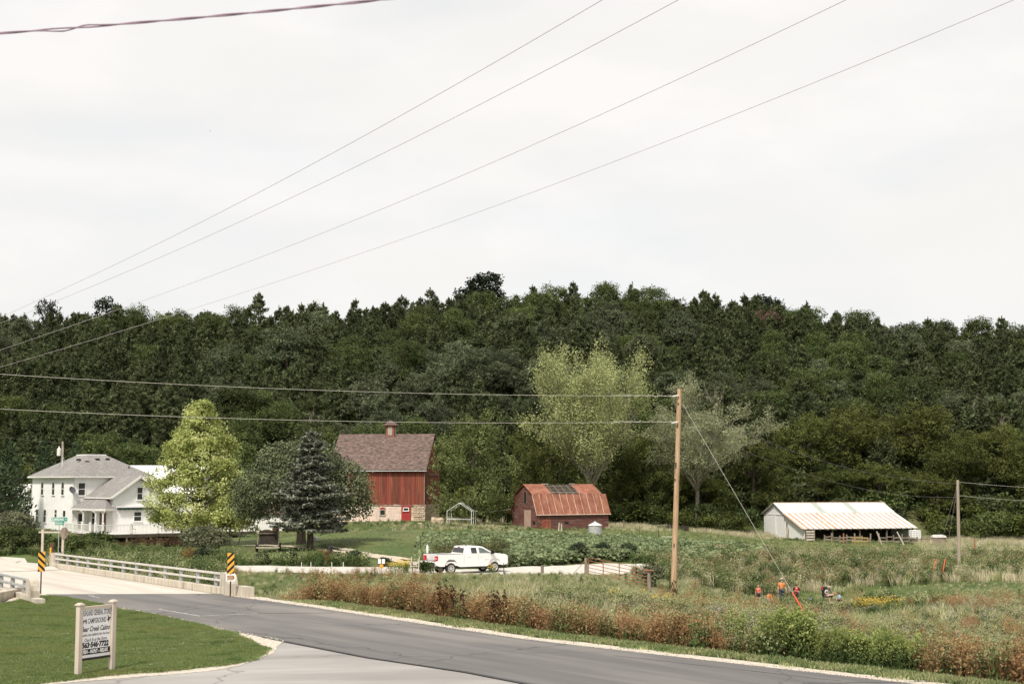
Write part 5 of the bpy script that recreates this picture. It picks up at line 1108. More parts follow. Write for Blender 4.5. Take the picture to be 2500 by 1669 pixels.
# ------------------------------------------------------------------ fields: grass, weeds, crops
def fm(name, c1, c2, rand=.25, trans=.38): return mat(name, c1, c2, 6.0, rand=rand, trans=trans, rough=.8, detail=2, spec=.1, lo=.4, hi=.6)
G_green = fm('field_grass_green', (.12, .18, .06), (.22, .29, .12)); G_pale = fm('dry_grass', (.46, .41, .26), (.68, .62, .44)); G_mix = fm('mixed_grass', (.28, .30, .14), (.47, .47, .25))
G_brown = fm('brown_weed', (.25, .15, .068), (.46, .30, .155)); G_stem = fm('weed_stem', (.20, .13, .06), (.34, .24, .11)); G_dkb = fm('dark_seed_heads', (.06, .03, .018), (.12, .06, .03))
G_leaf = fm('weed_leaf', (.075, .115, .038), (.155, .205, .08)); G_gold = fm('goldenrod_top', (.20, .25, .07), (.36, .39, .14)); G_white = fm('pale_flowers', (.38, .32, .27), (.60, .53, .46), .2)
G_yel = fm('yellow_flowers', (.62, .42, .06), (.75, .55, .12), .05); G_crop = fm('squash_leaf', (.15, .20, .09), (.31, .36, .20)); G_corn = fm('corn_leaf', (.06, .085, .03), (.22, .20, .10)); G_lawn = fm('lawn_grass', (.14, .20, .065), (.27, .32, .13), .35)
overlay(G_lawn, (.26, .27, .10), .35, .50, .68, .7); overlay(G_lawn, (.07, .13, .03), .9, .55, .7, .6); overlay(G_green, (.30, .29, .13), .12, .48, .66, .6); overlay(G_mix, (.14, .20, .06), .10, .50, .66, .6)
def blades(R, n, rad, h, w, lean=.35, hv=.35):
    a = R.uniform(0, 6.28, n); r = rad * np.sqrt(R.uniform(0, 1, n)); hh = h * R.uniform(1 - hv, 1 + hv * .5, n); ln = R.normal(size=(n, 2)) * lean * hh[:, None] * .6
    b = np.stack([r * np.cos(a), r * np.sin(a), np.zeros(n) - .03], 1); t = b + np.stack([ln[:, 0], ln[:, 1], hh], 1); m_ = (b + t) / 2; m_[:, 2] += hh * .08; m_[:, :2] -= ln * .12
    q = R.uniform(0, 6.28, n); s = np.stack([np.cos(q), np.sin(q), 0 * q], 1) * w * R.uniform(.6, 1.3, n)[:, None]
    V = np.stack([b, m_ + s, t, m_ - s], 1).reshape(-1, 3); return V, np.arange(4 * n).reshape(-1, 4)
def multi(name, parts):      # [(V,F,mat)]
    mats = []; mi = []; pr = []
    for V, F_, m in parts:
        if m not in mats: mats.append(m)
        mi += [mats.index(m)] * len(F_); pr.append((V, F_))
    V, F_ = join(pr); return npmesh(name, V, F_, mats, mi=mi)
def tuft(R, n, rad, h, w, m, lean=.35): V, F_ = blades(R, n, rad, h, w, lean); return multi('tuft', [(V, F_, m)])
def stems(R, n, rad, h, w, lean=.15):
    V, F_ = blades(R, n, rad, h, w, lean, .25); tips = V.reshape(-1, 4, 3)[:, 2]; base = V.reshape(-1, 4, 3)[:, 0]; return V, F_, base, tips
def weed(R, h, n, m_head, m_stem, nh, hs, spread, zs, w=.012, leaf=None, nl=0, ls=.09):
    V, F_, b, t = stems(R, n, .28, h, w); P_ = np.repeat(t, nh, 0) + R.normal(size=(n * nh, 3)) * np.array([spread, spread, zs]) - np.array([0, 0, zs * .8])
    Vh, Fh = quads(P_, R.normal(size=P_.shape) + np.array([0, 0, .5]), hs * R.uniform(.6, 1.3, len(P_)), .8, R=R); parts = [(V, F_, m_stem), (Vh, Fh, m_head)]
    if nl:
        k = R.uniform(.1, .85, n * nl)[:, None]; P2 = np.repeat(b, nl, 0) * (1 - k) + np.repeat(t, nl, 0) * k + R.normal(size=(n * nl, 3)) * np.array([.07, .07, .02]); V2, F2 = quads(P2, R.normal(size=P2.shape), ls * R.uniform(.6, 1.2, len(P2)), .3, R.normal(size=P2.shape) + np.array([0, 0, -.2]), R); parts.append((V2, F2, leaf or m_stem))
    return multi('weed', parts)
def golden(R, h=1.5):
    n = 9; V, F_, b, t = stems(R, n, .30, h, .012, .10); nl = 30; k = R.uniform(.05, .85, n * nl)[:, None]
    P2 = np.repeat(b, nl, 0) * (1 - k) + np.repeat(t, nl, 0) * k + R.normal(size=(n * nl, 3)) * .035; dr = R.normal(size=P2.shape) * np.array([1, 1, .3]) + np.array([0, 0, .5])
    V2, F2 = quads(P2 + dr * .04, R.normal(size=P2.shape), .085 * R.uniform(.6, 1.2, len(P2)), .2, dr, R)
    nh = 34; s = R.uniform(0, 1, n * nh)[:, None]; P3 = np.repeat(t, nh, 0) - np.array([0, 0, 1]) * s * .42 + R.normal(size=(n * nh, 3)) * np.array([1, 1, .3]) * (.03 + .11 * s); V3, F3 = quads(P3, R.normal(size=P3.shape), .045 * R.uniform(.6, 1.2, len(P3)), .5, R.normal(size=P3.shape) + np.array([0, 0, 1.2]), R)
    return multi('goldenrod', [(V, F_, G_leaf), (V2, F2, G_leaf), (V3, F3, G_gold)])
def crop(R, h=.75, m=G_crop, n=34, ls=.15):
    P_ = np.stack([R.normal(size=n) * .32, R.normal(size=n) * .32, h * R.uniform(.25, 1.05, n)], 1); V, F_ = quads(P_, R.normal(size=(n, 3)) * .6 + np.array([0, -.15, 1]), ls * R.uniform(.6, 1.25, n), .85, R=R); V2, F2 = blades(R, 8, .3, h * .8, .02); return multi('crop', [(V, F_, m), (V2, F2, G_leaf)])
def corn(R, h=1.9):
    V, F_, b, t = stems(R, 3, .3, h, .03, .06); parts = [(V, F_, G_corn)]; n = 30; k = R.uniform(.15, .95, n)[:, None]; i = R.integers(0, 3, n); a = R.uniform(0, 6.28, n)
    P_ = b[i] * (1 - k) + t[i] * k; d = np.stack([np.cos(a), np.sin(a), R.uniform(-.5, .6, n)], 1); V2, F2 = quads(P_ + d * .26, R.normal(size=(n, 3)) * .4 + np.array([0, 0, 1]), R.uniform(.22, .38, n), .16, d, R); parts.append((V2, F2, G_corn))
    V3, F3 = quads(t + np.array([0, 0, .1]), R.normal(size=(3, 3)), .16, .4, np.array([0, 0, 1.0]), R); parts.append((V3, F3, G_corn)); return multi('corn', parts)
RR = np.random.default_rng(77)
S = {}
S['grass'] = [tuft(RR, 34, .42, .42, .018, G_green) for _ in range(3)] + [tuft(RR, 30, .42, .5, .018, G_mix, .5) for _ in range(2)]
S['mix'] = [tuft(RR, 34, .42, .72, .018, G_mix, .55), tuft(RR, 30, .42, .8, .016, G_pale, .5), tuft(RR, 34, .42, .6, .018, G_green, .5), tuft(RR, 30, .4, .75, .018, G_mix, .5)]
S['dry'] = [tuft(RR, 32, .42, .85, .018, G_pale, .4) for _ in range(3)] + [tuft(RR, 30, .42, .8, .018, G_mix, .4)]
S['brown'] = [weed(RR, 1.15, 7, G_brown, G_stem, 26, .030, .15, .14, leaf=G_brown, nl=8, ls=.07) for _ in range(4)] + [weed(RR, 1.2, 7, G_mix, G_stem, 20, .028, .14, .14, leaf=G_leaf, nl=12) for _ in range(1)]
S['back'] = [weed(RR, 1.05, 6, G_brown, G_mix, 11, .030, .15, .14, leaf=G_leaf, nl=14, ls=.08), weed(RR, 1.0, 8, G_mix, G_leaf, 14, .045, .12, .2, leaf=G_leaf, nl=20, ls=.10), weed(RR, .95, 8, G_leaf, G_leaf, 14, .05, .12, .2, leaf=G_leaf, nl=20, ls=.10), weed(RR, .95, 8, G_pale, G_mix, 16, .03, .14, .12, leaf=G_mix, nl=18, ls=.09), tuft(RR, 32, .42, .85, .018, G_pale, .4)]
S['dark'] = [weed(RR, 1.1, 5, G_dkb, G_dkb, 26, .035, .03, .16, leaf=G_brown, nl=6)]
S['leafy'] = [weed(RR, .95, 8, G_leaf, G_leaf, 14, .05, .12, .2, leaf=G_leaf, nl=20, ls=.10) for _ in range(2)] + [weed(RR, .85, 8, G_mix, G_leaf, 14, .045, .12, .2, leaf=G_leaf, nl=20, ls=.10) for _ in range(2)]
S['aster'] = [weed(RR, .62, 8, G_white, G_leaf, 5, .024, .13, .07, leaf=G_leaf, nl=22, ls=.08) for _ in range(3)] + [weed(RR, .8, 7, G_mix, G_brown, 14, .03, .14, .1, leaf=G_leaf, nl=16, ls=.08)]
S['golden'] = [golden(RR) for _ in range(3)]
S['crop'] = [crop(RR) for _ in range(4)]
S['corn'] = [corn(RR) for _ in range(3)]
S['yellow'] = [weed(RR, 1.15, 5, G_yel, G_leaf, 7, .055, .16, .12, leaf=G_leaf, nl=14, ls=.09) for _ in range(2)]
S['lawn'] = [tuft(RR, 60, .30, .075, .009, G_lawn, .6) for _ in range(3)]
S['verge'] = [tuft(RR, 44, .30, .13, .014, G_mix, .6), tuft(RR, 44, .30, .14, .014, G_green, .6)]
def cloud(n, u0, u1, D0, D1, seed):
    R = np.random.default_rng(seed); D = np.sqrt(R.uniform(D0 ** 2, D1 ** 2, n)); u = R.uniform(u0, u1, n); X = (u - 1250) / F * D
    Z = ground(X, D); return X, D, Z, 1250 + F * X / (D * ct + (Z - HC) * st), R
GRL = [Vector(p) for p in [(lf[1][0], lf[1][1])] + gpts]
def roadside(X, Y): return sdist(X, Y, GRL)          # positive on the far side
def inside_bldg(X, Y):
    bad = np.zeros(X.shape, bool)
    for o, x0, x1, y0, y1 in [(house, -1.2, 18, -11.2, 14.5), (barn, -12.8, .2, -.2, 10.6), (gb, -.2, 10.9, -.2, 6.5), (sh, -.2, 18.4, .2, 13.4)]:
        c, s = math.cos(o.rotation_euler.z), math.sin(o.rotation_euler.z); dx, dy = X - o.location.x, Y - o.location.y; lx, ly = dx * c + dy * s, -dx * s + dy * c
        bad |= (lx > x0) & (lx < x1) & (ly > y0) & (ly < y1)
    return bad
TRL = [Vector(p) for p in trk]
def lay(name, src, n, u0, u1, D0, D1, fn, label, cat, s0=.75, s1=1.25, seed=0, sf=None):
    X, Y, Z, u, R = cloud(n, u0, u1, D0, D1, seed); dr = sdist(X, Y, [Vector((p.x, p.y)) for p in EDGE]); dp = sdist(X, Y, PLAT); g_ = roadside(X, Y)
    pr = fn(u, Y, dr, g_, X) * 1.0; pr = np.where(inside_bldg(X, Y) | (np.abs(g_) < (np.interp(X, [-30, -12, 2, 9, 13, 15, 36, 41], [5.2, 5.2, 4.4, 2.7, .8, .1, .1, 1.5]))) | (np.abs(sdist(X, Y, TRL)) < .55), 0, pr)
    # keep the bridge, its approach and the paved platform clear
    s_ = (X - bA.x) * bd.x + (Y - bA.y) * bd.y; t_ = (X - bA.x) * bp_.x + (Y - bA.y) * bp_.y
    pr = np.where((s_ > -8) & (s_ < bL + 4) & (t_ > -BW - 1) & (t_ < .9), 0, pr); pr = np.where(np.abs(sdist(X, Y, [Vector(p) for p in lf])) < 5.4, 0, pr); pr = np.where(dr < .8, 0, pr) if name != 'lawn_grass' else pr
    k = R.uniform(0, 1, n) < pr; X, Y, Z, u, dr = X[k], Y[k], Z[k], u[k], dr[k]; m_ = len(X)
    sc = R.uniform(s0, s1, m_) * (.8 + .4 * fbm(X / 3, Y / 3, seed))
    if sf is not None: sc = sc * sf(u, Y, dr)
    scatter(name, np.c_[X, Y, Z], R.uniform(0, 6.28, m_), sc, S[src], R.integers(0, len(S[src]), m_), label, cat, tilt=R.normal(size=(m_, 2)) * .06); return m_
ss = lambda x, a, b: smooth((x - a) / (b - a)); band = lambda x, a, b, w=20.0: ss(x, a - w, a + w) * (1 - ss(x, b - w, b + w))
def Nz(X, Y, s, k): return fbm(X / k, Y / k, s)
tot = []
bank = lambda dr: band(dr, 2.1, 7.5, .5)
# roadside bank
tot.append(lay('roadside_weeds', 'brown', 36000, 560, 2650, 36, 68, lambda u, D, dr, g, X: band(dr, 2.2, 6.0, .4) * (band(u, 600, 1770, 50) * (.45 + .55 * ss(Nz(X, D, 4, 4), .3, .5)) + .5 * ss(u, 2190, 2330)), 'dense front row of rusty brown weeds along the asphalt road', 'weeds', seed=101, s0=.65, s1=1.1, sf=lambda u, D, dr: .55 + .95 * Nz(u, D * 9, 3, 34)))
tot.append(lay('brown_weeds', 'brown', 26000, 540, 2700, 36, 106, lambda u, D, dr, g, X: bank(dr) * (band(u, 620, 1760, 60) * (.35 + .65 * ss(Nz(X, D, 4, 5), .3, .55)) + .75 * ss(u, 2190, 2330) + .22 * band(u, 500, 640, 40) + .25 * band(u, 1740, 1900, 40)) + (dr > 9) * (D < 102) * (.26 * (1 - ss(u, 900, 1250)) + .07 * ss(u, 1500, 1700)) * (Nz(X, D, 9, 6) > .5),
    'tall brown seedy weeds along the bank beside the asphalt road', 'weeds', seed=1, s0=.60, s1=1.18, sf=lambda u, D, dr: np.where(dr < 3, .8, 1.0) * np.where((D > 80) & (u < 1650), .55, 1.0)))
tot.append(lay('dark_seed_weeds', 'dark', 1600, 940, 1300, 44, 62, lambda u, D, dr, g, X: bank(dr) * (Nz(X, D, 14, 3) > .55) * .8, 'dark brown dead seed stalks among the roadside weeds', 'weeds', seed=2))
tot.append(lay('goldenrod', 'golden', 9000, 1700, 2400, 36.5, 50, lambda u, D, dr, g, X: band(dr, 2.4, 7.0, .4) * (band(u, 1885, 2210, 45) + .03 * band(u, 1780, 1900, 20) + .02 * band(u, 2220, 2300, 20)), 'dense clump of tall lime green goldenrod beside the road', 'weeds', .72, 1.1, seed=3, sf=lambda u, D, dr: .62 + .72 * Nz(u, D * 12, 6, 50)))
tot.append(lay('leafy_weeds', 'leafy', 42000, -200, 2750, 40, 215, lambda u, D, dr, g, X: bank(dr) * (.8 * (1 - ss(u, 600, 760)) + .22 * band(u, 700, 1750, 30) + .5 * band(u, 1700, 1900, 30) + .35 * ss(u, 2200, 2300)) + (dr > 9) * (g < 0) * (.5 * (1 - ss(u, 850, 1150)) + .14 + .25 * ss(u, 1600, 1750) * (D < 103) + .5 * ss(u, 1560, 1700) * band(D, 121, 130, 2)) * ss(Nz(X, D, 21, 7), .35, .6) * np.where((D > 101) & (D < 114) & (u > 1780) & (u < 2100), .15, 1.0)
    + (g > 0) * (g < 9) * band(u, 520, 900, 40) * .7 + (g > 0) * (g < 4) * .35 * ss(u, 1500, 1600) + (D > 60) * (u < 560) * (D < 112) * .9 + (g > 0) * band(D, 163, 186, 3) * band(u, 840, 1480, 30) * .35 * (Nz(X, D, 24, 6) > .5) + (g > 0) * (u < 440) * band(D, 115, 134, 3) * .75 + (D > 204) * band(u, 1900, 2400, 40) * .4 * (D < 212), 'green leafy weeds in the ditch, field and farmyard', 'weeds', seed=4, sf=lambda u, D, dr: np.where((D > 80) & (D < 108) & (u > 560) & (u < 1650), .36, 1.0) * np.where((D > 60) & (D < 100) & (u > 1500), .6, 1.0) * np.where((D > 150), .45, 1.0) * np.where((u < 460) & (D > 112), .7, 1.0) * np.where((D > 108) & (u > 1600) & (D < 119), .4, 1.0)))
tot.append(lay('aster_weeds', 'aster', 30000, 1100, 2750, 46, 118, lambda u, D, dr, g, X: (dr > 5) * (D < 108) * (ss(u, 1620, 1760) * .95 * (1 - .75 * (D > 103)) * ss(Nz(X, D, 33, 8), .28, .5) + .7 * band(D, 72, 82, 3) * ss(u, 1250, 1400) * (1 - ss(u, 1600, 1700)) + .3 * band(dr, 3, 9, .6) * band(u, 1480, 1880, 30)), 'white-flowered aster weeds in the low field in front of the people', 'weeds', seed=5, sf=lambda u, D, dr: np.where((D > 96), .38, 1.0)))
tot.append(lay('meadow_grass', 'mix', 60000, -200, 2750, 46, 135, lambda u, D, dr, g, X: (dr > 6) * (g < 0) * ((D < 111) * (.95 * band(u, 980, 1680, 60) + .45 * (u < 1000) + .25 * (u > 1680)) + ss(u, 1640, 1760) * band(D, 106, 116, 2) * .35 + (u < 620) * (D > 60) * .3), 'pale green and straw meadow grass between road and farm', 'grass', seed=6, sf=lambda u, D, dr: np.where((D > 92) & (u > 560) & (u < 1650), .36, .95) * np.where((u > 1700) & (D > 92), .36, 1.0)))
tot.append(lay('dry_grass', 'dry', 26000, 950, 2750, 75, 222, lambda u, D, dr, g, X: (g < 0) * (ss(u, 1600, 1760) * band(D, 116.5, 123, 1.5) * .95 + ss(u, 1600, 1700) * band(D, 123, 130, 2) * .3 + ss(u, 2250, 2400) * band(D, 86, 100, 4) * .4) + (g > 0) * (ss(D, 196, 206) * (.8 * band(u, 1480, 1880, 30) + .5 * ss(u, 2230, 2330)) + .5 * band(D, 182, 200, 4) * band(u, 1480, 1640, 30) + .35 * band(D, 175, 195, 4) * band(u, 1050, 1260, 30) + .25 * (u > 2240) * (D > 150) + .30 * band(D, 160, 172, 2) * band(u, 860, 1300, 30)), 'band of pale dry grass across the field behind the people', 'grass', seed=7, sf=lambda u, D, dr: np.where(D > 194, 1.0, np.where(D > 150, .5, 1.0))))
tot.append(lay('brown_field_weeds', 'back', 20000, 1450, 2750, 108, 150, lambda u, D, dr, g, X: (g < 3) * ss(u, 1590, 1640) * ((g > -5.5) * .5 + band(D, 117, 130, 1.5) * .35 * ss(Nz(X, D, 41, 5), .38, .55)) + (g > 0) * (g < 7) * ss(u, 1560, 1650) * .22 * ss(Nz(X, D, 45, 5), .4, .6), 'rusty brown weeds in front of the far gravel road', 'weeds', .8, 1.2, seed=8))
tot.append(lay('green_pasture', 'grass', 90000, -200, 2800, 100, 222, lambda u, D, dr, g, X: (g < 0) * ss(u, 1640, 1760) * band(D, 103, 117, 2) * .8 + (g > 0) * (.85 * ss(u, 1500, 1700) * (D > 128) + .5 * (u < 1550)) , 'short green pasture grass around the farm buildings', 'grass', .5, .8, seed=9, sf=lambda u, D, dr: np.where((u < 1060) & (D < 165), .35, np.where((D > 103) & (D < 118) & (u > 1640), .4, .8))))
tot.append(lay('squash_crop', 'crop', 22000, 950, 2350, 112, 172, lambda u, D, dr, g, X: (g > 3.5) * band(u, 1045, 1870, 30) * (D < np.interp(u, [1045, 1300, 1550, 1720, 1880], [143, 150, 148, 140, 131])) * .95, 'broad-leaved garden crop between the gravel road and the small barn', 'crop', .8, 1.35, seed=10))
tot.append(lay('corn_crop', 'corn', 2600, 1000, 1700, 112, 130, lambda u, D, dr, g, X: (g > 5.5) * (g < 12) * (band(u, 1060, 1240, 12) * .9 + .22 * band(u, 1300, 1560, 15)), 'dark corn stalks at the left end of the garden behind the pickup', 'crop', .6, .95, seed=11, sf=lambda u, D, dr: np.where(u > 1290, .6, 1.0)))
for i, (u, D, w, n) in enumerate([(2130, 99, 30, 34), (978, 103.5, 22, 14), (1210, 102.5, 7, 3), (1560, 75, 60, 10)]):
    R = np.random.default_rng(90 + i); pts = np.array([list(at(u + R.normal() * w, D + R.normal() * 1.2)) for _ in range(n)])
    scatter('yellow_flowers', pts, R.uniform(0, 6, n), R.uniform(.6, .9, n), S['yellow'], R.integers(0, 2, n), ['patch of yellow flowers in the field right of the seated people', 'yellow flowering stalks left of the wooden stile by the gravel road', 'yellow flowering weed in front of the pickup front wheel', 'few yellow flowering weeds beyond the brown roadside weeds'][i], 'flowers')
# verge and lawn
X, Y, Z, u, R = cloud(30000, 500, 2700, 34, 68, 12); dr = sdist(X, Y, [Vector((p.x, p.y)) for p in EDGE]); k = R.uniform(0, 1, len(X)) < band(dr + (Nz(X, Y, 3, 2) - .5) * .8, .85, 2.7, .25); X, Y, Z = X[k], Y[k], Z[k]
scatter('verge_grass', np.c_[X, Y, np.maximum(Z, Z)], R.uniform(0, 6, len(X)), R.uniform(.7, 1.3, len(X)), S['verge'], R.integers(0, 2, len(X)), 'narrow strip of short grass between the gravel shoulder and the tall weeds', 'grass'); tot.append(len(X))
lp = [Vector(p[:2]) for p in LAWN]
def inpoly(X, Y, poly):
    c = np.zeros(X.shape, bool)
    for a, b in zip(poly, poly[1:] + poly[:1]): c ^= ((a.y > Y) != (b.y > Y)) & (X < (b.x - a.x) * (Y - a.y) / (b.y - a.y + 1e-12) + a.x)
    return c
R = np.random.default_rng(13); n = 60000; D = np.sqrt(R.uniform(33 ** 2, 66 ** 2, n)); u_ = R.uniform(-220, 660, n); X = (u_ - 1250) / F * D; jit = (Nz(X, D, 55, 1.2) - .5) * .3
k = inpoly(X + jit, D + jit, lp); X, D = X[k], D[k]
scatter('lawn_grass', np.c_[X, D, np.full(len(X), .03)], R.uniform(0, 6, len(X)), R.uniform(.6, 1.3, len(X)) * (.7 + .6 * Nz(X, D, 8, 4)), S['lawn'], R.integers(0, 3, len(X)), 'short mown grass on the corner lawn around the campground sign', 'grass'); tot.append(len(X))
print('instances', tot)
R = np.random.default_rng(14); n = 900; D = np.sqrt(R.uniform(33 ** 2, 64 ** 2, n)); u_ = R.uniform(-150, 640, n); X = (u_ - 1250) / F * D; k = inpoly(X, D, lp) & (R.uniform(0, 1, n) < ss(Nz(X, D, 71, 3), .42, .62)); X, D = X[k], D[k]; n = len(X)
V, F_ = quads(R.normal(size=(9, 3)) * np.array([.10, .10, .012]) + np.array([0, 0, .075]), R.normal(size=(9, 3)) * .4 + np.array([0, 0, 1]), .012, .9, R=R)
scatter('clover_flowers', np.c_[X, D, np.full(n, .03)], R.uniform(0, 6, n), R.uniform(.7, 1.3, n), [multi('clover', [(V, F_, G_white)])], np.zeros(n), 'tiny white clover flowers dotted over the corner lawn', 'flowers')
# loose gravel spilled along the shoulder edges
M_peb = mat('loose_stones', (.34, .29, .23), (.62, .56, .49), 3, rand=.35)
pb_ = []
for i in range(3): mb = MB(); mb.ball((0, 0, .0), .035, 5, sz=(1, .8, .55)); pb_.append(mb.mesh('pebble', M_peb))
P5 = []
for line, sgn in ((EDGE[:8], 1), (NEAR[1:6], -1)):
    for a, b in zip(line[:-1], line[1:]):
        for _ in range(int((b - a).length * 22)): q = a.lerp(b, R.uniform()); w = abs(R.normal()) * .28 - .12; P5.append((q.x + sgn * w * .74 * (-1 if R.uniform() < .25 else 1), q.y + sgn * w * .67, .02))
P5 = np.array(P5); scatter('loose_gravel', P5, R.uniform(0, 6, len(P5)), R.uniform(.3, 1.0, len(P5)), pb_, R.integers(0, 3, len(P5)), 'loose pale stones along both edges of the asphalt road', 'gravel')
# ------------------------------------------------------------------ poles and wires
def pole(loc, top, r0, r1, m, label, cat='utility pole', lean=(0, 0)):
    r = empty('utility_pole', loc, 0, label, cat); H = top - loc.z; mb = MB(); n = 12
    mb.tube([(lean[0] * t, lean[1] * t, -1 + (H + 1) * t) for t in np.linspace(0, 1, n)], list(np.linspace(r0, r1, n)), 14); mb.build('shaft', m, r, smooth_=False); return r
pb = at(1641, 80); pt = P(1659, 949, 80)
up_ = pole(pb, pt.z, .175, .125, M_pole, 'tall orange-brown wooden utility pole standing in the roadside weeds', lean=(pt.x - pb.x, 0))
m = MB()
for (u, v) in ((1657, 965), (1655, 1030)):
    q = P(u, v, 79.8) - pb; m.tube([q, q + Vector((-.35, 0, -.06))], .045, 8)
m.build('insulator', M_wirelt, up_)
for (u, v, w, h) in [(1654, 985, .06, .1), (1652, 1040, .07, .1), (1648, 1135, .06, .3), (1646, 1170, .07, .1), (1644, 1330, .05, .2)]:
    q = P(u, v, 80) - pb; m = MB(); m.box(q.x - w / 2 + .02, q.x + w / 2 + .02, -.17, -.12, q.z - h / 2, q.z + h / 2); m.build('knot', M_dark, up_)
V, F_ = lobes_crown([(0.05, -.1, 1.5, .28, .5), (0.15, -.15, .9, .3, .5)], 30, 9, .07, .05, np.random.default_rng(3)); o = link('vine', npmesh('vine', V, F_, M_maple), None, pb); tag(o, 'small green vine climbing the foot of the utility pole', 'vine')
fb = at(2342, 123); ftp = P(2338, 1171, 123); fpole = pole(fb, ftp.z, .16, .12, M_polegr, 'smaller grey utility pole beside the gravel road at the right', lean=(ftp.x - fb.x, 0))
hb = at(147, 186); htp = P(151, 1077, 186); hpole = pole(hb, htp.z, .17, .13, M_polegr, 'grey utility pole with a transformer behind the farmhouse roof')
m = MB(); q = htp - hb; m.lathe([(.02, -1.9), (.26, -1.85), (.27, -1.0), (.1, -.85), (.05, -.6)], 12, c=(-.42, -.1, q.z)); m.tube([(-.42, -.1, q.z - 1.2), (0, 0, q.z - 1.1)], .04); m.build('transformer', M_whitew, hpole)
def wire(name, pts, r, m, label, n=40, cat='wire', group=None, ext=(0, 1)):
    pts = [Vector(p) for p in pts]; T = [0]
    for a, b in zip(pts[:-1], pts[1:]): T.append(T[-1] + (b - a).length)
    T = [t / T[-1] for t in T]; out = []
    for t in np.linspace(ext[0], ext[1], n):
        s = Vector((0, 0, 0))
        for i, p in enumerate(pts):
            w = 1.0
            for j in range(len(pts)):
                if j != i: w *= (t - T[j]) / (T[i] - T[j])
            s += p * w
        out.append(s)
    mb = MB(); mb.tube(out, r, 5); o = mb.build(name, m); return tag(o, label, cat, group)
ow = 'overhead lines crossing the sky'
M_sky1 = mat('aluminium_conductor', (.50, .44, .44), rough=.5)
for a, b, c, L in [((-250, 880), (293, 640), (1474, -2), 'uppermost of the four thin overhead lines crossing the sky'), ((-250, 882), (364, 640), (1660, -2), 'second from the top of the four thin overhead lines in the sky'),
                   ((-250, 935), (604, 640), (2070, -2), 'third from the top of the four thin overhead lines in the sky'), ((-250, 968), (818, 640), (2480, -2), 'lowest of the four thin overhead lines crossing the sky')]:
    wire('power_line', [P(a[0], a[1], 100), P(b[0], b[1], 72), P(c[0], c[1], 36)], .010, M_sky1, L, ext=(-.1, 1.5), group=ow, n=60)
A, B, C_ = P(-150, 92, 16), P(430, 48, 14.5), P(1000, -8, 13); pts = []; pts2 = []
for t in np.linspace(-.2, 1.2, 160):
    p = A * (1 - t) * (1 - 2 * t) + B * 4 * t * (1 - t) + C_ * t * (2 * t - 1); w = t * 34
    pts.append(p + Vector((0, math.cos(w), math.sin(w))) * .007); pts2.append(p - Vector((0, math.cos(w), math.sin(w))) * (.007 + (.035 * math.exp(-((t - .28) / .04) ** 2))))
cb = empty('service_cable', (0, 0, 0), 0, 'thick dark twisted cable across the upper left corner of the sky', 'cable')
mb = MB(); mb.tube(pts, .009, 6); mb.build('strand', M_wiredk, cb); mb = MB(); mb.tube(pts2, .008, 6); mb.build('strand', M_wiredk, cb)
for q, L in (([(-60, 909), (800, 953), (1655, 966)], 'upper of the two pale wires running left from the utility pole'), ([(-60, 995), (800, 1027), (1655, 1029)], 'lower of the two pale wires running left from the utility pole')):
    P3 = [P(q[0][0], q[0][1], 70), P(q[1][0], q[1][1], 75), P(q[2][0] - 14, q[2][1], 79.8)]; w = wire('pale_wire', P3, .009, M_wirelt, L, group='pale wires ending at the utility pole')
    e_, f_ = P3[2], P3[2].lerp(P3[1], .33); gp_ = [e_.lerp(f_, t) + Vector((0, math.cos(t * 70), math.sin(t * 70))) * .02 for t in np.linspace(0, .55, 60)]; mb = MB(); mb.tube(gp_, .010, 5); mb.build('wire_grip', M_wirelt, w)
for q, L in (([(1668, 986), (1867, 1076), (2064, 1140), (2337, 1180)], 'upper thin wire sagging from the tall pole to the far pole'), ([(1666, 1037), (1870, 1121), (2064, 1183), (2337, 1213)], 'lower thin wire sagging from the tall pole to the far pole')):
    wire('sagging_wire', [P(*q[0], 80), P(*q[1], 92), P(*q[2], 105), P(*q[3], 123)], .010, M_wire, L)
wire('sagging_wire', [P(2340, 1176, 123), P(2430, 1184, 127), P(2560, 1192, 134)], .011, M_wirelt, 'upper wire leaving the far pole to the right'); wire('sagging_wire', [P(2340, 1209, 123), P(2430, 1217, 127), P(2560, 1224, 134)], .011, M_wirelt, 'lower wire leaving the far pole to the right')
ga, gb_ = P(1668, 988, 80), at(1992, 75, -.1); gm = ga.lerp(gb_, .835)
gw = wire('guy_wire', [ga, ga.lerp(gb_, .5), gb_], .008, M_wirelt, 'pale guy wire with an orange sleeve slanting down from the tall pole', n=4)
mb = MB(); mb.tube([gm, gb_], .045, 8); mb.build('orange_sleeve', M_orange, gw)
for (u0, v0, u1, u2, L) in ((2335, 1192, 2286, 2272, 'left orange-sleeved guy wire of the far pole'), (2337, 1192, 2309, 2299, 'right orange-sleeved guy wire of the far pole')):
    a = P(u0, v0, 123); b = at(u2, 119); c = a.lerp(b, .78); w = wire('guy_wire', [a, a.lerp(b, .5), b], .008, M_wire, L, n=3, group='orange sleeved guy wires of the far pole'); mb = MB(); mb.tube([c, b], .04, 6); mb.build('orange_sleeve', M_orange, w)
wire('yard_wire', [P(1041, 1201, 187), P(1130, 1243, 184), P(1246, 1242, 182)], .014, M_wirelt, 'thin wire sagging between the two red barns')
wire('service_wire', [P(-20, 1064, 175), P(70, 1074, 180), P(151, 1081, 186)], .011, M_wire, 'thin wire left of the pole behind the farmhouse')
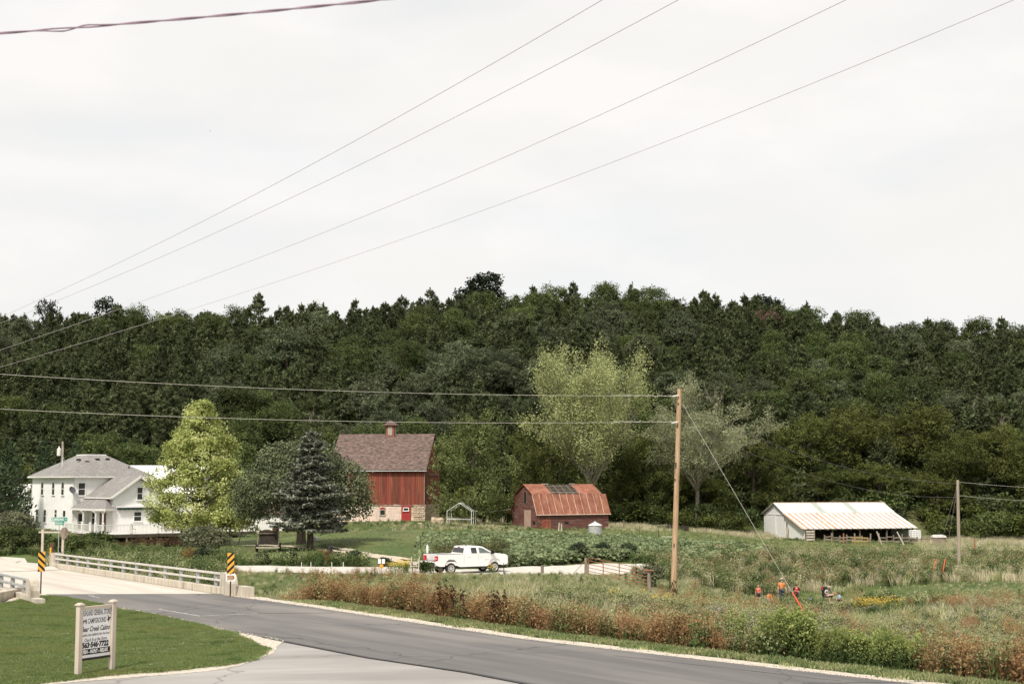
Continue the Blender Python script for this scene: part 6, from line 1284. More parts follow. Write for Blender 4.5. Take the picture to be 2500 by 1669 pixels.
# ------------------------------------------------------------------ pickup truck
M_tp = mat('white_car_paint', (.80, .79, .77), rough=.25, spec=.5); M_tyre = mat('tyre', (.018, .017, .016), rough=.9); M_rim = mat('alloy', (.55, .54, .52), rough=.35, metal=.4); M_chr = mat('chrome', (.62, .60, .57), rough=.2, metal=.8)
M_tail = mat('red_lamp', (.50, .012, .02), rough=.2); M_liner = mat('bed_liner', (.015, .015, .015), rough=.8); M_seam = mat('door_gap', (.25, .24, .23))
tpos = (at(1106, 106) + at(1212, 107.6)) / 2
t_ = empty('pickup_truck', (at(1139, 106.8).x, 106.8, gz(at(1139, 106.8).x, 106.8) + .07), math.radians(31), 'white pickup truck with tailgate down parked on the gravel road', 'pickup')
X0 = -3.08
def arch(cx_, r, n=9): return [(cx_ - r * math.cos(math.pi * i / (n - 1)), .56 + r * .98 * math.sin(math.pi * i / (n - 1))) for i in range(n)]
outl = [(0, .66), (.3, .56)] + arch(1.25, .54) + [(2.0, .50), (4.25, .50)] + arch(4.93, .54) + [(5.72, .55), (6.0, .62), (6.06, .80), (6.05, 1.18), (5.93, 1.30), (5.3, 1.38), (4.5, 1.44), (2.30, 1.44), (2.30, 1.43), (0, 1.43)]
mb = MB()
for y0, y1 in ((-1.0, -.93), (.93, 1.0)): mb.prism([(x + X0, z) for x, z in outl], y0, y1)
mb.prism([(x + X0, z) for x, z in [(0, .9), (0, .7), (2.0, .58), (5.9, .58), (6.04, .8), (6.03, 1.18), (5.9, 1.33), (5.3, 1.41), (4.5, 1.46), (2.28, 1.46), (2.28, .9)]], -.93, .93)
body = mb.build('body', M_tp, t_, bevel=.025)
mb = MB(); mb.box(X0 + .25, X0 + 2.27, -.925, .925, .905, .925); mb.build('bed_liner', M_liner, t_)
for s in (-1, 1): mb = MB(); mb.box(X0 + .02, X0 + 2.27, min(s * .92, s * .99), max(s * .92, s * .99), 1.435, 1.46); mb.build('bed_rail', M_liner, t_)
mb = MB(); mb.box(X0 - .58, X0 - .01, -.80, .80, .86, .94); mb.build('tailgate', M_tp, t_, bevel=.015)
def cabv(x, z, s): return (x + X0, s * (.985 - (z - 1.44) * .36), z)
cp = [(2.30, 1.44), (2.44, 1.90), (2.62, 1.975), (3.55, 1.99), (3.95, 1.93), (4.85, 1.44)]
mb = MB(); n = len(cp); mb.add([cabv(x, z, -1) for x, z in cp] + [cabv(x, z, 1) for x, z in cp], [tuple(range(n)), tuple(range(n, 2 * n))[::-1]] + [(i, n + i, n + (i + 1) % n, (i + 1) % n) for i in range(n)]); cab = mb.build('cab', M_tp, t_, bevel=.03)
def pane(poly, s, nm='side_window', m=M_glass, o_=.006):
    mb = MB(); A = [Vector(cabv(x, z, s)) + Vector((0, s * o_, 0)) for x, z in poly]; B = [a + Vector((0, s * .006, 0)) for a in A]; n = len(A); mb.add(A + B, [tuple(range(n)), tuple(range(n, 2 * n))[::-1]] + [(i, n + i, n + (i + 1) % n, (i + 1) % n) for i in range(n)]); return mb.build(nm, m, cab)
M_gl2 = mat('side_glass', (.06, .08, .075), (.16, .19, .18), 1.5, rough=.1)
for s in (-1, 1):
    pane([(2.95, 1.47), (2.93, 1.84), (3.02, 1.87), (3.40, 1.87), (3.42, 1.47)], s); pane([(3.62, 1.47), (3.60, 1.87), (3.9, 1.83), (4.10, 1.74), (4.58, 1.47)], s, m=M_gl2)
mb = MB(); mb.add([(X0 + 2.325, -.86, 1.50), (X0 + 2.325, .86, 1.50), (X0 + 2.425, .78, 1.86), (X0 + 2.425, -.78, 1.86), (X0 + 2.31, -.86, 1.50), (X0 + 2.31, .86, 1.50), (X0 + 2.41, .78, 1.86), (X0 + 2.41, -.78, 1.86)], [(7, 6, 5, 4), (0, 1, 2, 3), (4, 5, 1, 0), (6, 7, 3, 2), (5, 6, 2, 1), (7, 4, 0, 3)]); mb.build('rear_window', M_glass, cab)
mb = MB(); mb.add([(X0 + 4.80, -.86, 1.48), (X0 + 4.80, .86, 1.48), (X0 + 4.0, .76, 1.915), (X0 + 4.0, -.76, 1.915), (X0 + 4.82, -.86, 1.49), (X0 + 4.82, .86, 1.49), (X0 + 4.02, .76, 1.925), (X0 + 4.02, -.76, 1.925)], [(4, 5, 6, 7), (3, 2, 1, 0), (4, 0, 1, 5), (6, 2, 3, 7), (5, 1, 2, 6), (7, 3, 0, 4)]); mb.build('windscreen', M_glass, cab)
mb = MB(); mb.box(X0 + 2.36, X0 + 2.46, -.14, .14, 1.90, 1.95); mb.build('brake_light', M_tail, cab)
mb = MB(); mb.box(X0 + 3.0, X0 + 3.06, -.05, .05, 1.98, 2.04); mb.build('roof_antenna', M_black, cab)
for x in (2.32, 3.52, 4.62):
    mb = MB(); mb.box(X0 + x, X0 + x + .012, -1.004, -.99, .60, 1.42); mb.build('door_seam', M_seam, body)
for x in (2.62, 3.66): mb = MB(); mb.box(X0 + x, X0 + x + .2, -1.03, -.995, 1.22, 1.26); mb.build('door_handle', M_tp, body)
mb = MB(); mb.box(X0 + 4.9, X0 + 5.35, -1.006, -.998, 1.0, 1.03) if False else mb.box(X0 + 4.05, X0 + 4.42, -1.006, -.998, .96, .985); mb.build('badge', M_chr, body)
for s in (-1, 1):
    mb = MB(); mb.box(X0 + 4.55, X0 + 4.72, min(s * .98, s * 1.30), max(s * .98, s * 1.30), 1.42, 1.50); mb.box(X0 + 4.52, X0 + 4.68, min(s * 1.10, s * 1.30), max(s * 1.10, s * 1.30), 1.40, 1.66); mb.build('wing_mirror', M_black, t_)
    mb = MB(); mb.box(X0 - .015, X0 + .14, min(s * .80, s * 1.008), max(s * .80, s * 1.008), .98, 1.33); tl = mb.build('tail_light', M_tail, t_); mb = MB(); mb.box(X0 - .02, X0 + .06, min(s * .84, s * 1.011), max(s * .84, s * 1.011), 1.10, 1.20); mb.build('reverse_lens', mat('pink_lens', (.7, .3, .28)) if s < 0 else M_chr, tl)
    mb = MB(); mb.box(X0 + 5.86, X0 + 6.075, min(s * .60, s * .985), max(s * .60, s * .985), 1.02, 1.22); mb.build('headlight', M_chr, t_)
mb = MB(); mb.box(X0 - .20, X0 - .0, -.96, .96, .56, .76); mb.build('rear_bumper', M_chr, t_, bevel=.02)
mb = MB(); mb.box(X0 - .21, X0 - .12, -.97, -.62, .60, .78); mb.box(X0 - .21, X0 - .12, -.3, .3, .62, .80); mb.build('bumper_step', M_black, t_)
mb = MB(); mb.box(X0 + 6.0, X0 + 6.14, -.93, .93, .58, .80); mb.build('front_bumper', M_chr, t_, bevel=.02)
mb = MB(); mb.box(X0 + .3, X0 + 5.8, -.7, .7, .42, .60); mb.build('chassis', M_black, t_)
mb = MB(); mb.tube([(X0 + 2.0, -.98, .44), (X0 + 4.25, -.98, .44)], .045, 8); mb.build('running_board', M_black, t_)
mb = MB(); mb.lathe([(.27, -.14), (.375, -.14), (.405, -.09), (.405, .09), (.375, .14), (.27, .14), (.27, -.14)], 26); tym = mb.mesh('tyre', M_tyre)
mb = MB(); mb.lathe([(.03, -.10), (.10, -.12), (.10, -.07), (.20, -.06), (.225, -.12), (.27, -.13), (.27, .1), (.0, .1)], 22)
for i in range(7):
    a = i * 2 * math.pi / 7; mb.box(-.028, .028, .09, .235, -.105, -.07, M=Matrix.Rotation(a, 4, 'Z'))
rmm = mb.mesh('rim', M_rim)
hol = MB()
for i in range(7):
    a = (i + .5) * 2 * math.pi / 7; hol.box(-.035, .035, .12, .19, -.075, -.064, M=Matrix.Rotation(a, 4, 'Z'))
hom = hol.mesh('rim_openings', M_black)
for x in (1.25, 4.93):
    for s in (-1, 1):
        w = empty('wheel', (X0 + x, s * .84, .405)); w.parent = t_; w.rotation_euler = (math.pi / 2 * (1 if s > 0 else -1) + (math.pi if s > 0 else 0) * 0, 0, 0)
        w.rotation_euler = (-math.pi / 2, 0, 0) if s < 0 else (math.pi / 2, 0, 0)
        w.rotation_euler.x = -math.pi / 2 if s > 0 else math.pi / 2
        w.rotation_euler.x *= -1 if False else 1
        link('tyre', tym, w); link('rim', rmm, w).rotation_euler = (0, 0, 0) if s < 0 else (0, 0, 0); link('rim_openings', hom, w)
        w.rotation_euler.x = -math.pi / 2 if s < 0 else math.pi / 2
# ------------------------------------------------------------------ mailbox, stile, small signs, gate
mp = at(1043, 108.5); mx = empty('mailbox', mp, math.radians(20), 'grey mailbox on a white post behind the pickup tailgate', 'mailbox')
m = MB(); m.box(-.06, .06, -.06, .06, -.2, 1.95); m.box(-.06, .06, -.06, .06, 1.95, 2.12, taper=.055); m.build('post', M_white, mx); m = MB(); m.box(-.35, .55, -.05, .05, .82, .92); m.build('arm', M_white, mx)
m = MB(); m.prism([(-.11, .93), (.11, .93), (.11, 1.06)] + [(.11 * math.cos(t), 1.06 + .11 * math.sin(t)) for t in np.linspace(.3, 2.84, 7)] + [(-.11, 1.06)], .06, .55, axis='x'); m.build('box', M_steel, mx)
sp = at(1013, 101); stl = empty('wooden_stile', sp, math.radians(-8), 'weathered white wooden ladder stile in the weeds by the gravel road', 'stile')
for x in (-.28, .28):
    m = MB(); m.slab((x - .03, -.45, -.3), (x + .03, -.45, -.3), (x + .03, .15, 1.35), (x - .03, .15, 1.35), .10); m.build('side_rail', M_palewood, stl)
    m = MB(); m.slab((x - .03 - .0, .75, -.3), (x + .03, .75, -.3), (x + .03, .12, 1.30), (x - .03, .12, 1.30), .08); m.build('back_leg', M_oldwood, stl)
for i in range(4): z = .08 + i * .31; y = -.45 + (z + .3) * .36; m = MB(); m.box(-.25, .25, y - .10, y + .10, z - .025, z + .02); m.build('tread', M_palewood, stl)
sp = at(931, 103); s2 = empty('trail_marker_sign', sp, 0, 'two small white plates over a yellow one on a thin post by the gravel road', 'sign'); m = MB(); m.box(-.015, .015, 0, .02, -.3, 1.15); m.build('post', M_dark, s2)
for x in (-.14, .14): m = MB(); m.box(x - .11, x + .11, -.02, -.005, .80, 1.14); m.build('plate', M_white, s2)
m = MB(); m.box(-.13, .13, -.02, -.005, .48, .76); m.build('lower_plate', M_yel, s2)
ga_, gb2 = at(1436, 103), at(1583, 98); gv = gb2 - ga_; gl = math.hypot(gv.x, gv.y); gt = empty('farm_gate', (ga_.x, ga_.y, ga_.z), math.atan2(gv.y, gv.x), 'rusty tubular farm gate between two posts in the meadow', 'gate')
M_rtube = mat('rusted_tube', (.22, .085, .045), (.38, .18, .11), 5)
dz = gv.z; zt = lambda x: dz * x / gl
for i in range(6): h = .22 + i * .24; m = MB(); m.tube([(.05, 0, h), (gl, 0, h + zt(gl))], .022, 6); m.build('bar', M_rtube, gt)
for x in (.05, gl * .26, gl * .53, gl * .79, gl): m = MB(); m.box(x - .03, x + .03, -.02, .02, .2 + zt(x), 1.43 + zt(x)); m.build('upright', M_rtube, gt)
def post(u, D, w, h, m_, L, lean=(0, 0), cap=None, group=None):
    p = at(u, D); r = MB(); r.tube([(0, 0, -.3), (lean[0] * .5, lean[1] * .5, h * .5), (lean[0], lean[1], h)], [w, w * .95, w * .85], 8)
    o = r.build('fence_post', m_, None, loc=p); return tag(o, L, 'post', group)
post(1431, 103, .13, 1.35, M_oldwood, 'thick grey post at the left end of the rusty gate'); gp2 = post(1585, 97.6, .13, 1.4, M_oldwood, 'thick grey post at the right end of the rusty gate'); m = MB(); m.box(-.3, .3, -.2, .2, 1.40, 1.46); m.build('cap_board', M_rtube, gp2)
post(1324, 103, .12, .75, M_oldwood, 'short dark stump post between pickup and gate')
wire('brace_rod', [at(1398, 103, .15), at(1412, 103, .6), at(1428, 103, 1.15)], .02, M_rtube, 'slanting brace rod left of the gate', cat='brace')
for i, (u, D, h, L) in enumerate([(1026, 122, 1.9, 'thin dark stake on the lawn left of the mailbox'), (1230, 103.5, .9, 'thin dark stake just right of the pickup front wheel'), (1058, 102, .9, 'short brown stake below the pickup tailgate'), (915, 102, .6, 'short brown stake left of the small white signs'), (1562, 172, 1.3, 'dark metal stake right of the small barn'), (1608, 160, 1.5, 'thin stake left of the tall pole'), (2020, 128, 1.4, 'thin dark stake in the rusty weeds below the shed')]):
    post(u, D, .03, h, M_dark, L, group='thin stakes')
for i, (u, D, h, L) in enumerate([(1363, 172, 1.15, 'leaning grey post in front of the gambrel barn'), (1371, 169, 1.1, 'upright pale post in front of the gambrel barn'), (1523, 185, 1.2, 'dark crooked post right of the gambrel barn'), (2380, 150, 1.5, 'rust red post right of the far pole')]): post(u, D, .09, h, M_palewood if i < 2 else M_rtube if i == 3 else M_oldwood, L, lean=(.15 if i == 0 else 0, 0))
for i, (u, L) in enumerate([(736, 'first'), (759, 'second'), (810, 'third'), (838, 'last')]): post(u, 114.5, .022, .5, M_white, f'{L} from the left of four small white stakes along the gravel road', group='small white stakes')
# ------------------------------------------------------------------ farmyard odds and ends
cp_ = at(1121, 178); cf = empty('canopy_frame', cp_, math.radians(-10), 'bare white tubular canopy frame between the two barns', 'canopy frame')
for j, y in enumerate((-.0, 1.3, 2.6)):
    m = MB(); m.tube([(-1.55, y, -.2), (-1.55, y, 1.75), (0, y, 2.75), (1.55, y, 1.75), (1.55, y, -.2)], .035, 6); m.build('hoop', M_white, cf)
for x, z in ((-1.55, 1.75), (0, 2.75), (1.55, 1.75), (-1.55, .8), (1.55, .8)): m = MB(); m.tube([(x, 0, z), (x, 2.6, z)], .03, 6); m.build('purlin', M_white, cf)
m = MB(); m.tube([(-1.55, 0, .75), (1.55, 0, .70)], .03, 6); m.tube([(-1.55, 2.6, .8), (1.55, 2.6, .85)], .03, 6); m.build('cross_tube', M_white, cf)
def rock(u, D, sx, sy, sz, m_, L, seed=0, name='rock', cat='rock'):
    R = np.random.default_rng(seed); me = MB(); me.ball((0, 0, 0), 1, 10); V = []
    for v in me.v: v = Vector(v); v = Vector([math.copysign(abs(c) ** .6, c) for c in v]); V.append(tuple(v * (1 + .12 * math.sin(v.x * 5 + seed) * math.cos(v.y * 4 + v.z * 3)) + Vector(R.normal(size=3) * .05)))
    me.v = [(a * sx, b * sy, c * sz + sz * .7) for a, b, c in V]; o = me.build(name, m_, None, loc=at(u, D)); return tag(o, L, cat)
rock(1067, 176, .85, .6, .55, M_stone, 'large pale limestone block between the tall barn and the canopy frame', 2); rock(1020, 174, .9, .4, .14, M_stone, 'low flat stone slab in front of the tall barn', 5); rock(766, 150, .5, .4, .3, M_steel, 'small grey boulder behind the spruce trunk', 7)
bn = empty('grain_bin', at(1453, 166), 0, 'small galvanised grain bin in front of the gambrel barn', 'grain bin'); m = MB(); pr__ = [(.76, -.1)]
for i in range(13): pr__ += [(.76 + (.012 if i % 2 else 0), i * .11)]
m.lathe(pr__, 26); m.build('wall', M_steel, bn, smooth_=True); m = MB(); m.lathe([(.84, 1.28), (.80, 1.33), (.12, 1.66), (.10, 1.74), (.0, 1.76)], 24); m.build('roof', mat('bright_steel', (.55, .55, .54), (.62, .62, .61), 4, rough=.5), bn)
# tyres, plank pile
for i, (u, L) in enumerate([(1497, 'left of two old half-buried tyres right of the grain bin'), (1520, 'right of two old half-buried tyres right of the grain bin')]):
    m = MB(); M = Matrix.Rotation(math.pi / 2, 4, 'X'); m.lathe([(.28, -.12), (.46, -.12), (.50, 0), (.46, .12), (.28, .12), (.26, 0), (.28, -.12)], 18, M=M); o = m.build('old_tyre', M_tyre, None, loc=at(u, 158, .12)); tag(o, L, 'tyre', 'old tyres')
pp = empty('plank_pile', at(1625, 152), 0, 'low stack of pale planks and a white tub left of the tall pole', 'planks')
for i in range(4): m = MB(); m.box(-.7 + i * .1, 1.0 + i * .05, -.3, .3, i * .09 + .5, i * .09 + .57); m.build('plank', M_palewood, pp)
m = MB(); m.box(-.75, .2, -.2, .2, 0, .48); m.build('tub', M_whitew, pp)
bx = empty('brick_wall_remnant', at(1610, 198), 0, 'low row of dark crates with a white tub at the forest edge', 'crates')
for i in range(8): m = MB(); m.box(i * .55 - .3, i * .55 + .2, 0, .5, 0, .75); m.build('crate', M_dark, bx)
m = MB(); m.box(-1.6, -.9, 0, .4, 0, .6); m.build('tub', M_white, bx)
# old wagon with a brown load under the trees
wg = empty('old_wagon', at(658, 135), math.radians(8), 'dark old wheeled wagon piled high in the shade left of the spruce', 'wagon')
m = MB(); m.box(-.95, .75, -.8, .9, .7, 1.95); m.build('load', M_dark, wg); m = MB(); m.ball((.55, 0, 2.05), .33, 10); m.ball((-.3, 0, 1.9), .3, 10, sz=(1.6, 1, .6)); m.build('heap', M_undr, wg); m = MB(); m.box(-1.2, .9, -.95, 1.0, 1.70, 1.76); m.build('canopy', M_oldwood, wg)
for x in (-1.1, .85): m = MB(); m.box(x - .04, x + .04, -.9, -.82, .5, 1.72); m.build('upright', M_oldwood, wg)
m = MB(); m.box(-1.2, .95, -1.15, -.85, .38, .48); m.build('bumper', M_palewood, wg)
for x in (-1.15, .95): m = MB(); m.lathe([(.05, -.11), (.2, -.13), (.36, -.12), (.42, -.05), (.42, .05), (.36, .12), (.05, .12)], 18, M=Matrix.Translation((x, -.6, .42)) @ Matrix.Rotation(math.pi / 2, 4, 'Y')); m.build('wheel', M_tyre, wg)
fp = empty('iron_cauldron', at(805, 128), 0, 'black iron cauldron standing on the lawn right of the spruce', 'cauldron'); m = MB(); m.lathe([(.30, .0), (.34, .15), (.26, .5), (.22, .75), (.18, .82), (.05, .9)], 14); m.build('kettle', M_black, fp)
for a in range(3): m = MB(); m.tube([(.25 * math.cos(a * 2.1), .25 * math.sin(a * 2.1), .1), (.38 * math.cos(a * 2.1), .38 * math.sin(a * 2.1), -.1)], .03, 5); m.build('leg', M_black, fp)
rock(826, 126, .45, .3, .2, M_dark, 'low dark stump on the lawn beside the cauldron', 9, 'tree_stump', 'stump')
# corral by the cattle shed
def rail_fence(u0, u1, D0, D1, n, hp, rails, L, name='corral_fence'):
    a, b = at(u0, D0), at(u1, D1); r = empty(name, a, 0, L, 'fence')
    for i in range(n):
        t = i / (n - 1); p = a.lerp(b, t); p.z = gz(p.x, p.y); q = p - a; h = hp * random.uniform(.8, 1.15); m = MB(); m.tube([(q.x, q.y, q.z - .3), (q.x + random.uniform(-.1, .1), q.y, q.z + h)], .10, 6); m.build('post', M_oldwood, r)
    for h in rails:
        for i in range(n - 1):
            p = a.lerp(b, i / (n - 1)); q = a.lerp(b, (i + 1) / (n - 1)); p.z = gz(p.x, p.y); q.z = gz(q.x, q.y); p -= a; q -= a; dz1, dz2 = random.uniform(-.12, .12), random.uniform(-.12, .12)
            m = MB(); m.slab((p.x, p.y - .1, p.z + h + dz1), (q.x, q.y - .1, q.z + h + dz2), (q.x, q.y - .1, q.z + h + .16 + dz2), (p.x, p.y - .1, p.z + h + .16 + dz1), .05); m.build('rail', M_oldwood, r)
    return r
rail_fence(2012, 2125, 203, 202, 7, 1.5, (.5, .95), 'crooked old board fence in front of the open cattle shed'); rail_fence(2145, 2240, 206, 205, 6, 1.4, (.4, .9), 'dark old board fence at the right end of the cattle shed'); rail_fence(2248, 2310, 203, 200, 4, 1.1, (.3, .6, .9), 'dark board pen around the hay rack right of the cattle shed')
cg = empty('slatted_gate', at(1968, 205), math.radians(-8), 'grey slatted gate leaning at the left end of the open shed front', 'gate')
for i in range(4): m = MB(); m.box(0, 1.25, -.03, .03, .35 + i * .38, .60 + i * .38); m.build('slat', M_palewood, cg)
for x in (.02, 1.22): m = MB(); m.box(x - .05, x + .05, -.05, .05, -.2, 1.95); m.build('upright', M_oldwood, cg)
for i, (u, L, h, ln) in enumerate([(2060, 'rust red pair of gate posts in front of the shed', 1.6, 0), (2155, 'leaning log against the right posts of the shed', 2.0, -.8), (2210, 'pale leaning pole at the right end of the corral', 2.0, -1.1)]):
    p = at(u, 201); m = MB(); m.tube([(0, 0, -.2), (ln, 0, h)], [.12, .09], 7); o = m.build('corral_post' if i == 0 else 'leaning_log', M_rtube if i == 0 else M_palewood, None, loc=p); tag(o, L, 'post' if i == 0 else 'log')
M_feed = mat('faded_yellow_paint', (.36, .24, .07), (.44, .31, .12), 4)
yr = empty('feed_ring', at(2100, 197), 0, 'yellow round bale feeder half hidden in dry grass before the shed', 'bale feeder')
for h in (.1, .6, 1.1): m = MB(); m.tube([(1.1 * math.cos(t), 1.1 * math.sin(t), h) for t in np.linspace(0, 6.283, 19)], .035, 5, cap=False); m.build('ring', M_feed, yr)
for i in range(8): m = MB(); m.tube([(1.1 * math.cos(i * .785), 1.1 * math.sin(i * .785), 0), (1.1 * math.cos(i * .785), 1.1 * math.sin(i * .785), 1.1)], .03, 5); m.build('upright', M_feed, yr)
tk = empty('water_tank', at(2234, 212), .1, 'white caged plastic water tank right of the cattle shed', 'water tank'); zb = .55
m = MB(); m.box(-.72, .72, -.55, .55, zb, zb + 1.25); m.lathe([(.2, zb + 1.24), (.2, zb + 1.32)], 12); m.build('tank', M_white, tk, bevel=.08)
for i in range(7): m = MB(); m.box(-.75 + i * .245, -.73 + i * .245, -.60, -.57, zb, zb + 1.25); m.build('cage_bar', M_steel, tk)
for i in range(5): m = MB(); m.box(-.76, .76, -.61, -.58, zb + .05 + i * .28, zb + .07 + i * .28); m.build('cage_bar', M_steel, tk)
m = MB(); m.box(-.7, .7, -.5, .5, zb - .16, zb - .02); m.build('pallet', M_oldwood, tk)
for x in (-.5, .5): m = MB(); m.box(x - .1, x + .1, -.4, .4, -.2, zb - .17); m.build('block', M_oldwood, tk)
hr = empty('hay_rack', at(2292, 204), 0, 'white tarp-covered hay rack inside the board pen', 'hay rack'); m = MB(); m.box(-1.0, 1.0, -.5, .5, .5, 1.15, taper=.1); m.build('rack', M_oldwood, hr); m = MB(); m.prism([(-.95, 1.15), (.95, 1.15), (.9, 1.4), (.5, 1.52), (-.5, 1.5), (-.9, 1.38)], -.55, .55); m.build('tarp', M_whitew, hr)
# ------------------------------------------------------------------ things left of the bridge
sp = at(141, 103); ss_ = empty('street_sign', sp, .05, 'green street name signs on a thin steel post behind the bridge', 'street sign'); zt_ = P(141, 1262, 103).z - sp.z
m = MB(); m.tube([(0, 0, -.3), (0, 0, zt_ - .12)], .032, 8); m.build('post', M_steel, ss_)
m = MB(); m.box(-.57, .57, -.012, .012, zt_ - .29, zt_ - .01); b1_ = m.build('street_name_blade', M_grn, ss_); text('QUANDAHL', b1_, (-.12, -.016, zt_ - .155), .27, M_white, sx=.62, bold=.006); text('RD', b1_, (.46, -.016, zt_ - .13), .13, M_white, sx=.8)
m = MB(); m.box(-.31, .33, -.014, .010, zt_ - .55, zt_ - .32); b2_ = m.build('street_name_blade', M_grn, ss_); text('HIGHLANDVILLE', b2_, (-.03, -.018, zt_ - .435), .17, M_white, sx=.40, bold=.004); text('RD', b2_, (.28, -.018, zt_ - .42), .08, M_white, sx=.7)
pf = empty('timber_rail_fence', at(92, 110), 0, 'pale timber posts with one top rail left of the street sign', 'fence'); zt_ = P(120, 1297, 110).z - pf.location.z
for u, h in ((102, .18), (152, .28)): q = at(u, 110) - pf.location; m = MB(); m.box(q.x - .08, q.x + .08, -.08, .08, q.z - .3, zt_ + h); m.build('post', M_palewood, pf)
q = at(152, 110) - pf.location; m = MB(); m.box(0, q.x, -.05, .05, zt_ - .1, zt_ + .02); m.build('rail', M_palewood, pf)
m = MB(); m.lathe([(.02, -.04), (.30, -.04), (.30, .04), (.02, .04)], 14, M=Matrix.Translation((q.x + .12, -.13, zt_ - .1)) @ Matrix.Rotation(math.pi / 2, 4, 'X') @ Matrix.Scale(1.5, 4, Vector((0, 1, 0)))); m.build('log_slice', M_oldwood, pf)
m = MB(); m.slab((-.13, 0, -.2), (.13, 0, -.2), (.24, .05, 1.85), (-.02, .05, 1.85), .14); o = m.build('leaning_post', mat('brown_timber', (.09, .05, .03), (.16, .09, .05), 3), None, loc=at(121, 104)); tag(o, 'dark brown leaning post with a yellow tag in front of the green cabinet', 'post'); m = MB(); m.box(-.02, .10, -.03, -.005, .8, 1.5); m.build('tag', M_yel, o)
gc = empty('utility_cabinet', at(128, 115), 0, 'dark green utility cabinet behind the timber posts', 'cabinet'); m = MB(); m.box(-.48, .48, -.35, .35, 0, .95); m.build('body', mat('cabinet_green', (.045, .085, .075), (.06, .11, .095), 2), gc, bevel=.03); m = MB(); m.box(-.5, .5, -.38, .37, .955, 1.02); m.build('lid', mat('cabinet_lid', (.06, .10, .09)), gc); m = MB(); m.box(-.12, .05, -.37, -.355, .45, .58); m.build('label_plate', M_whitew, gc)
# ------------------------------------------------------------------ bird
b_ = P(513, 320, 330); m = MB(); m.ball((0, 0, 0), .06, 8, sz=(2.2, 1, 1)); m.add([(0, 0, .02), (.08, .28, .10), (-.06, .30, .09), (-.08, 0, .02), (.08, -.28, .06), (-.06, -.30, .05)], [(0, 1, 2, 3), (3, 5, 4, 0)]); o = m.build('bird', M_dark, None, loc=b_, rot=(0, -.5, .5)); tag(o, 'tiny dark bird flying high in the left of the sky', 'bird')
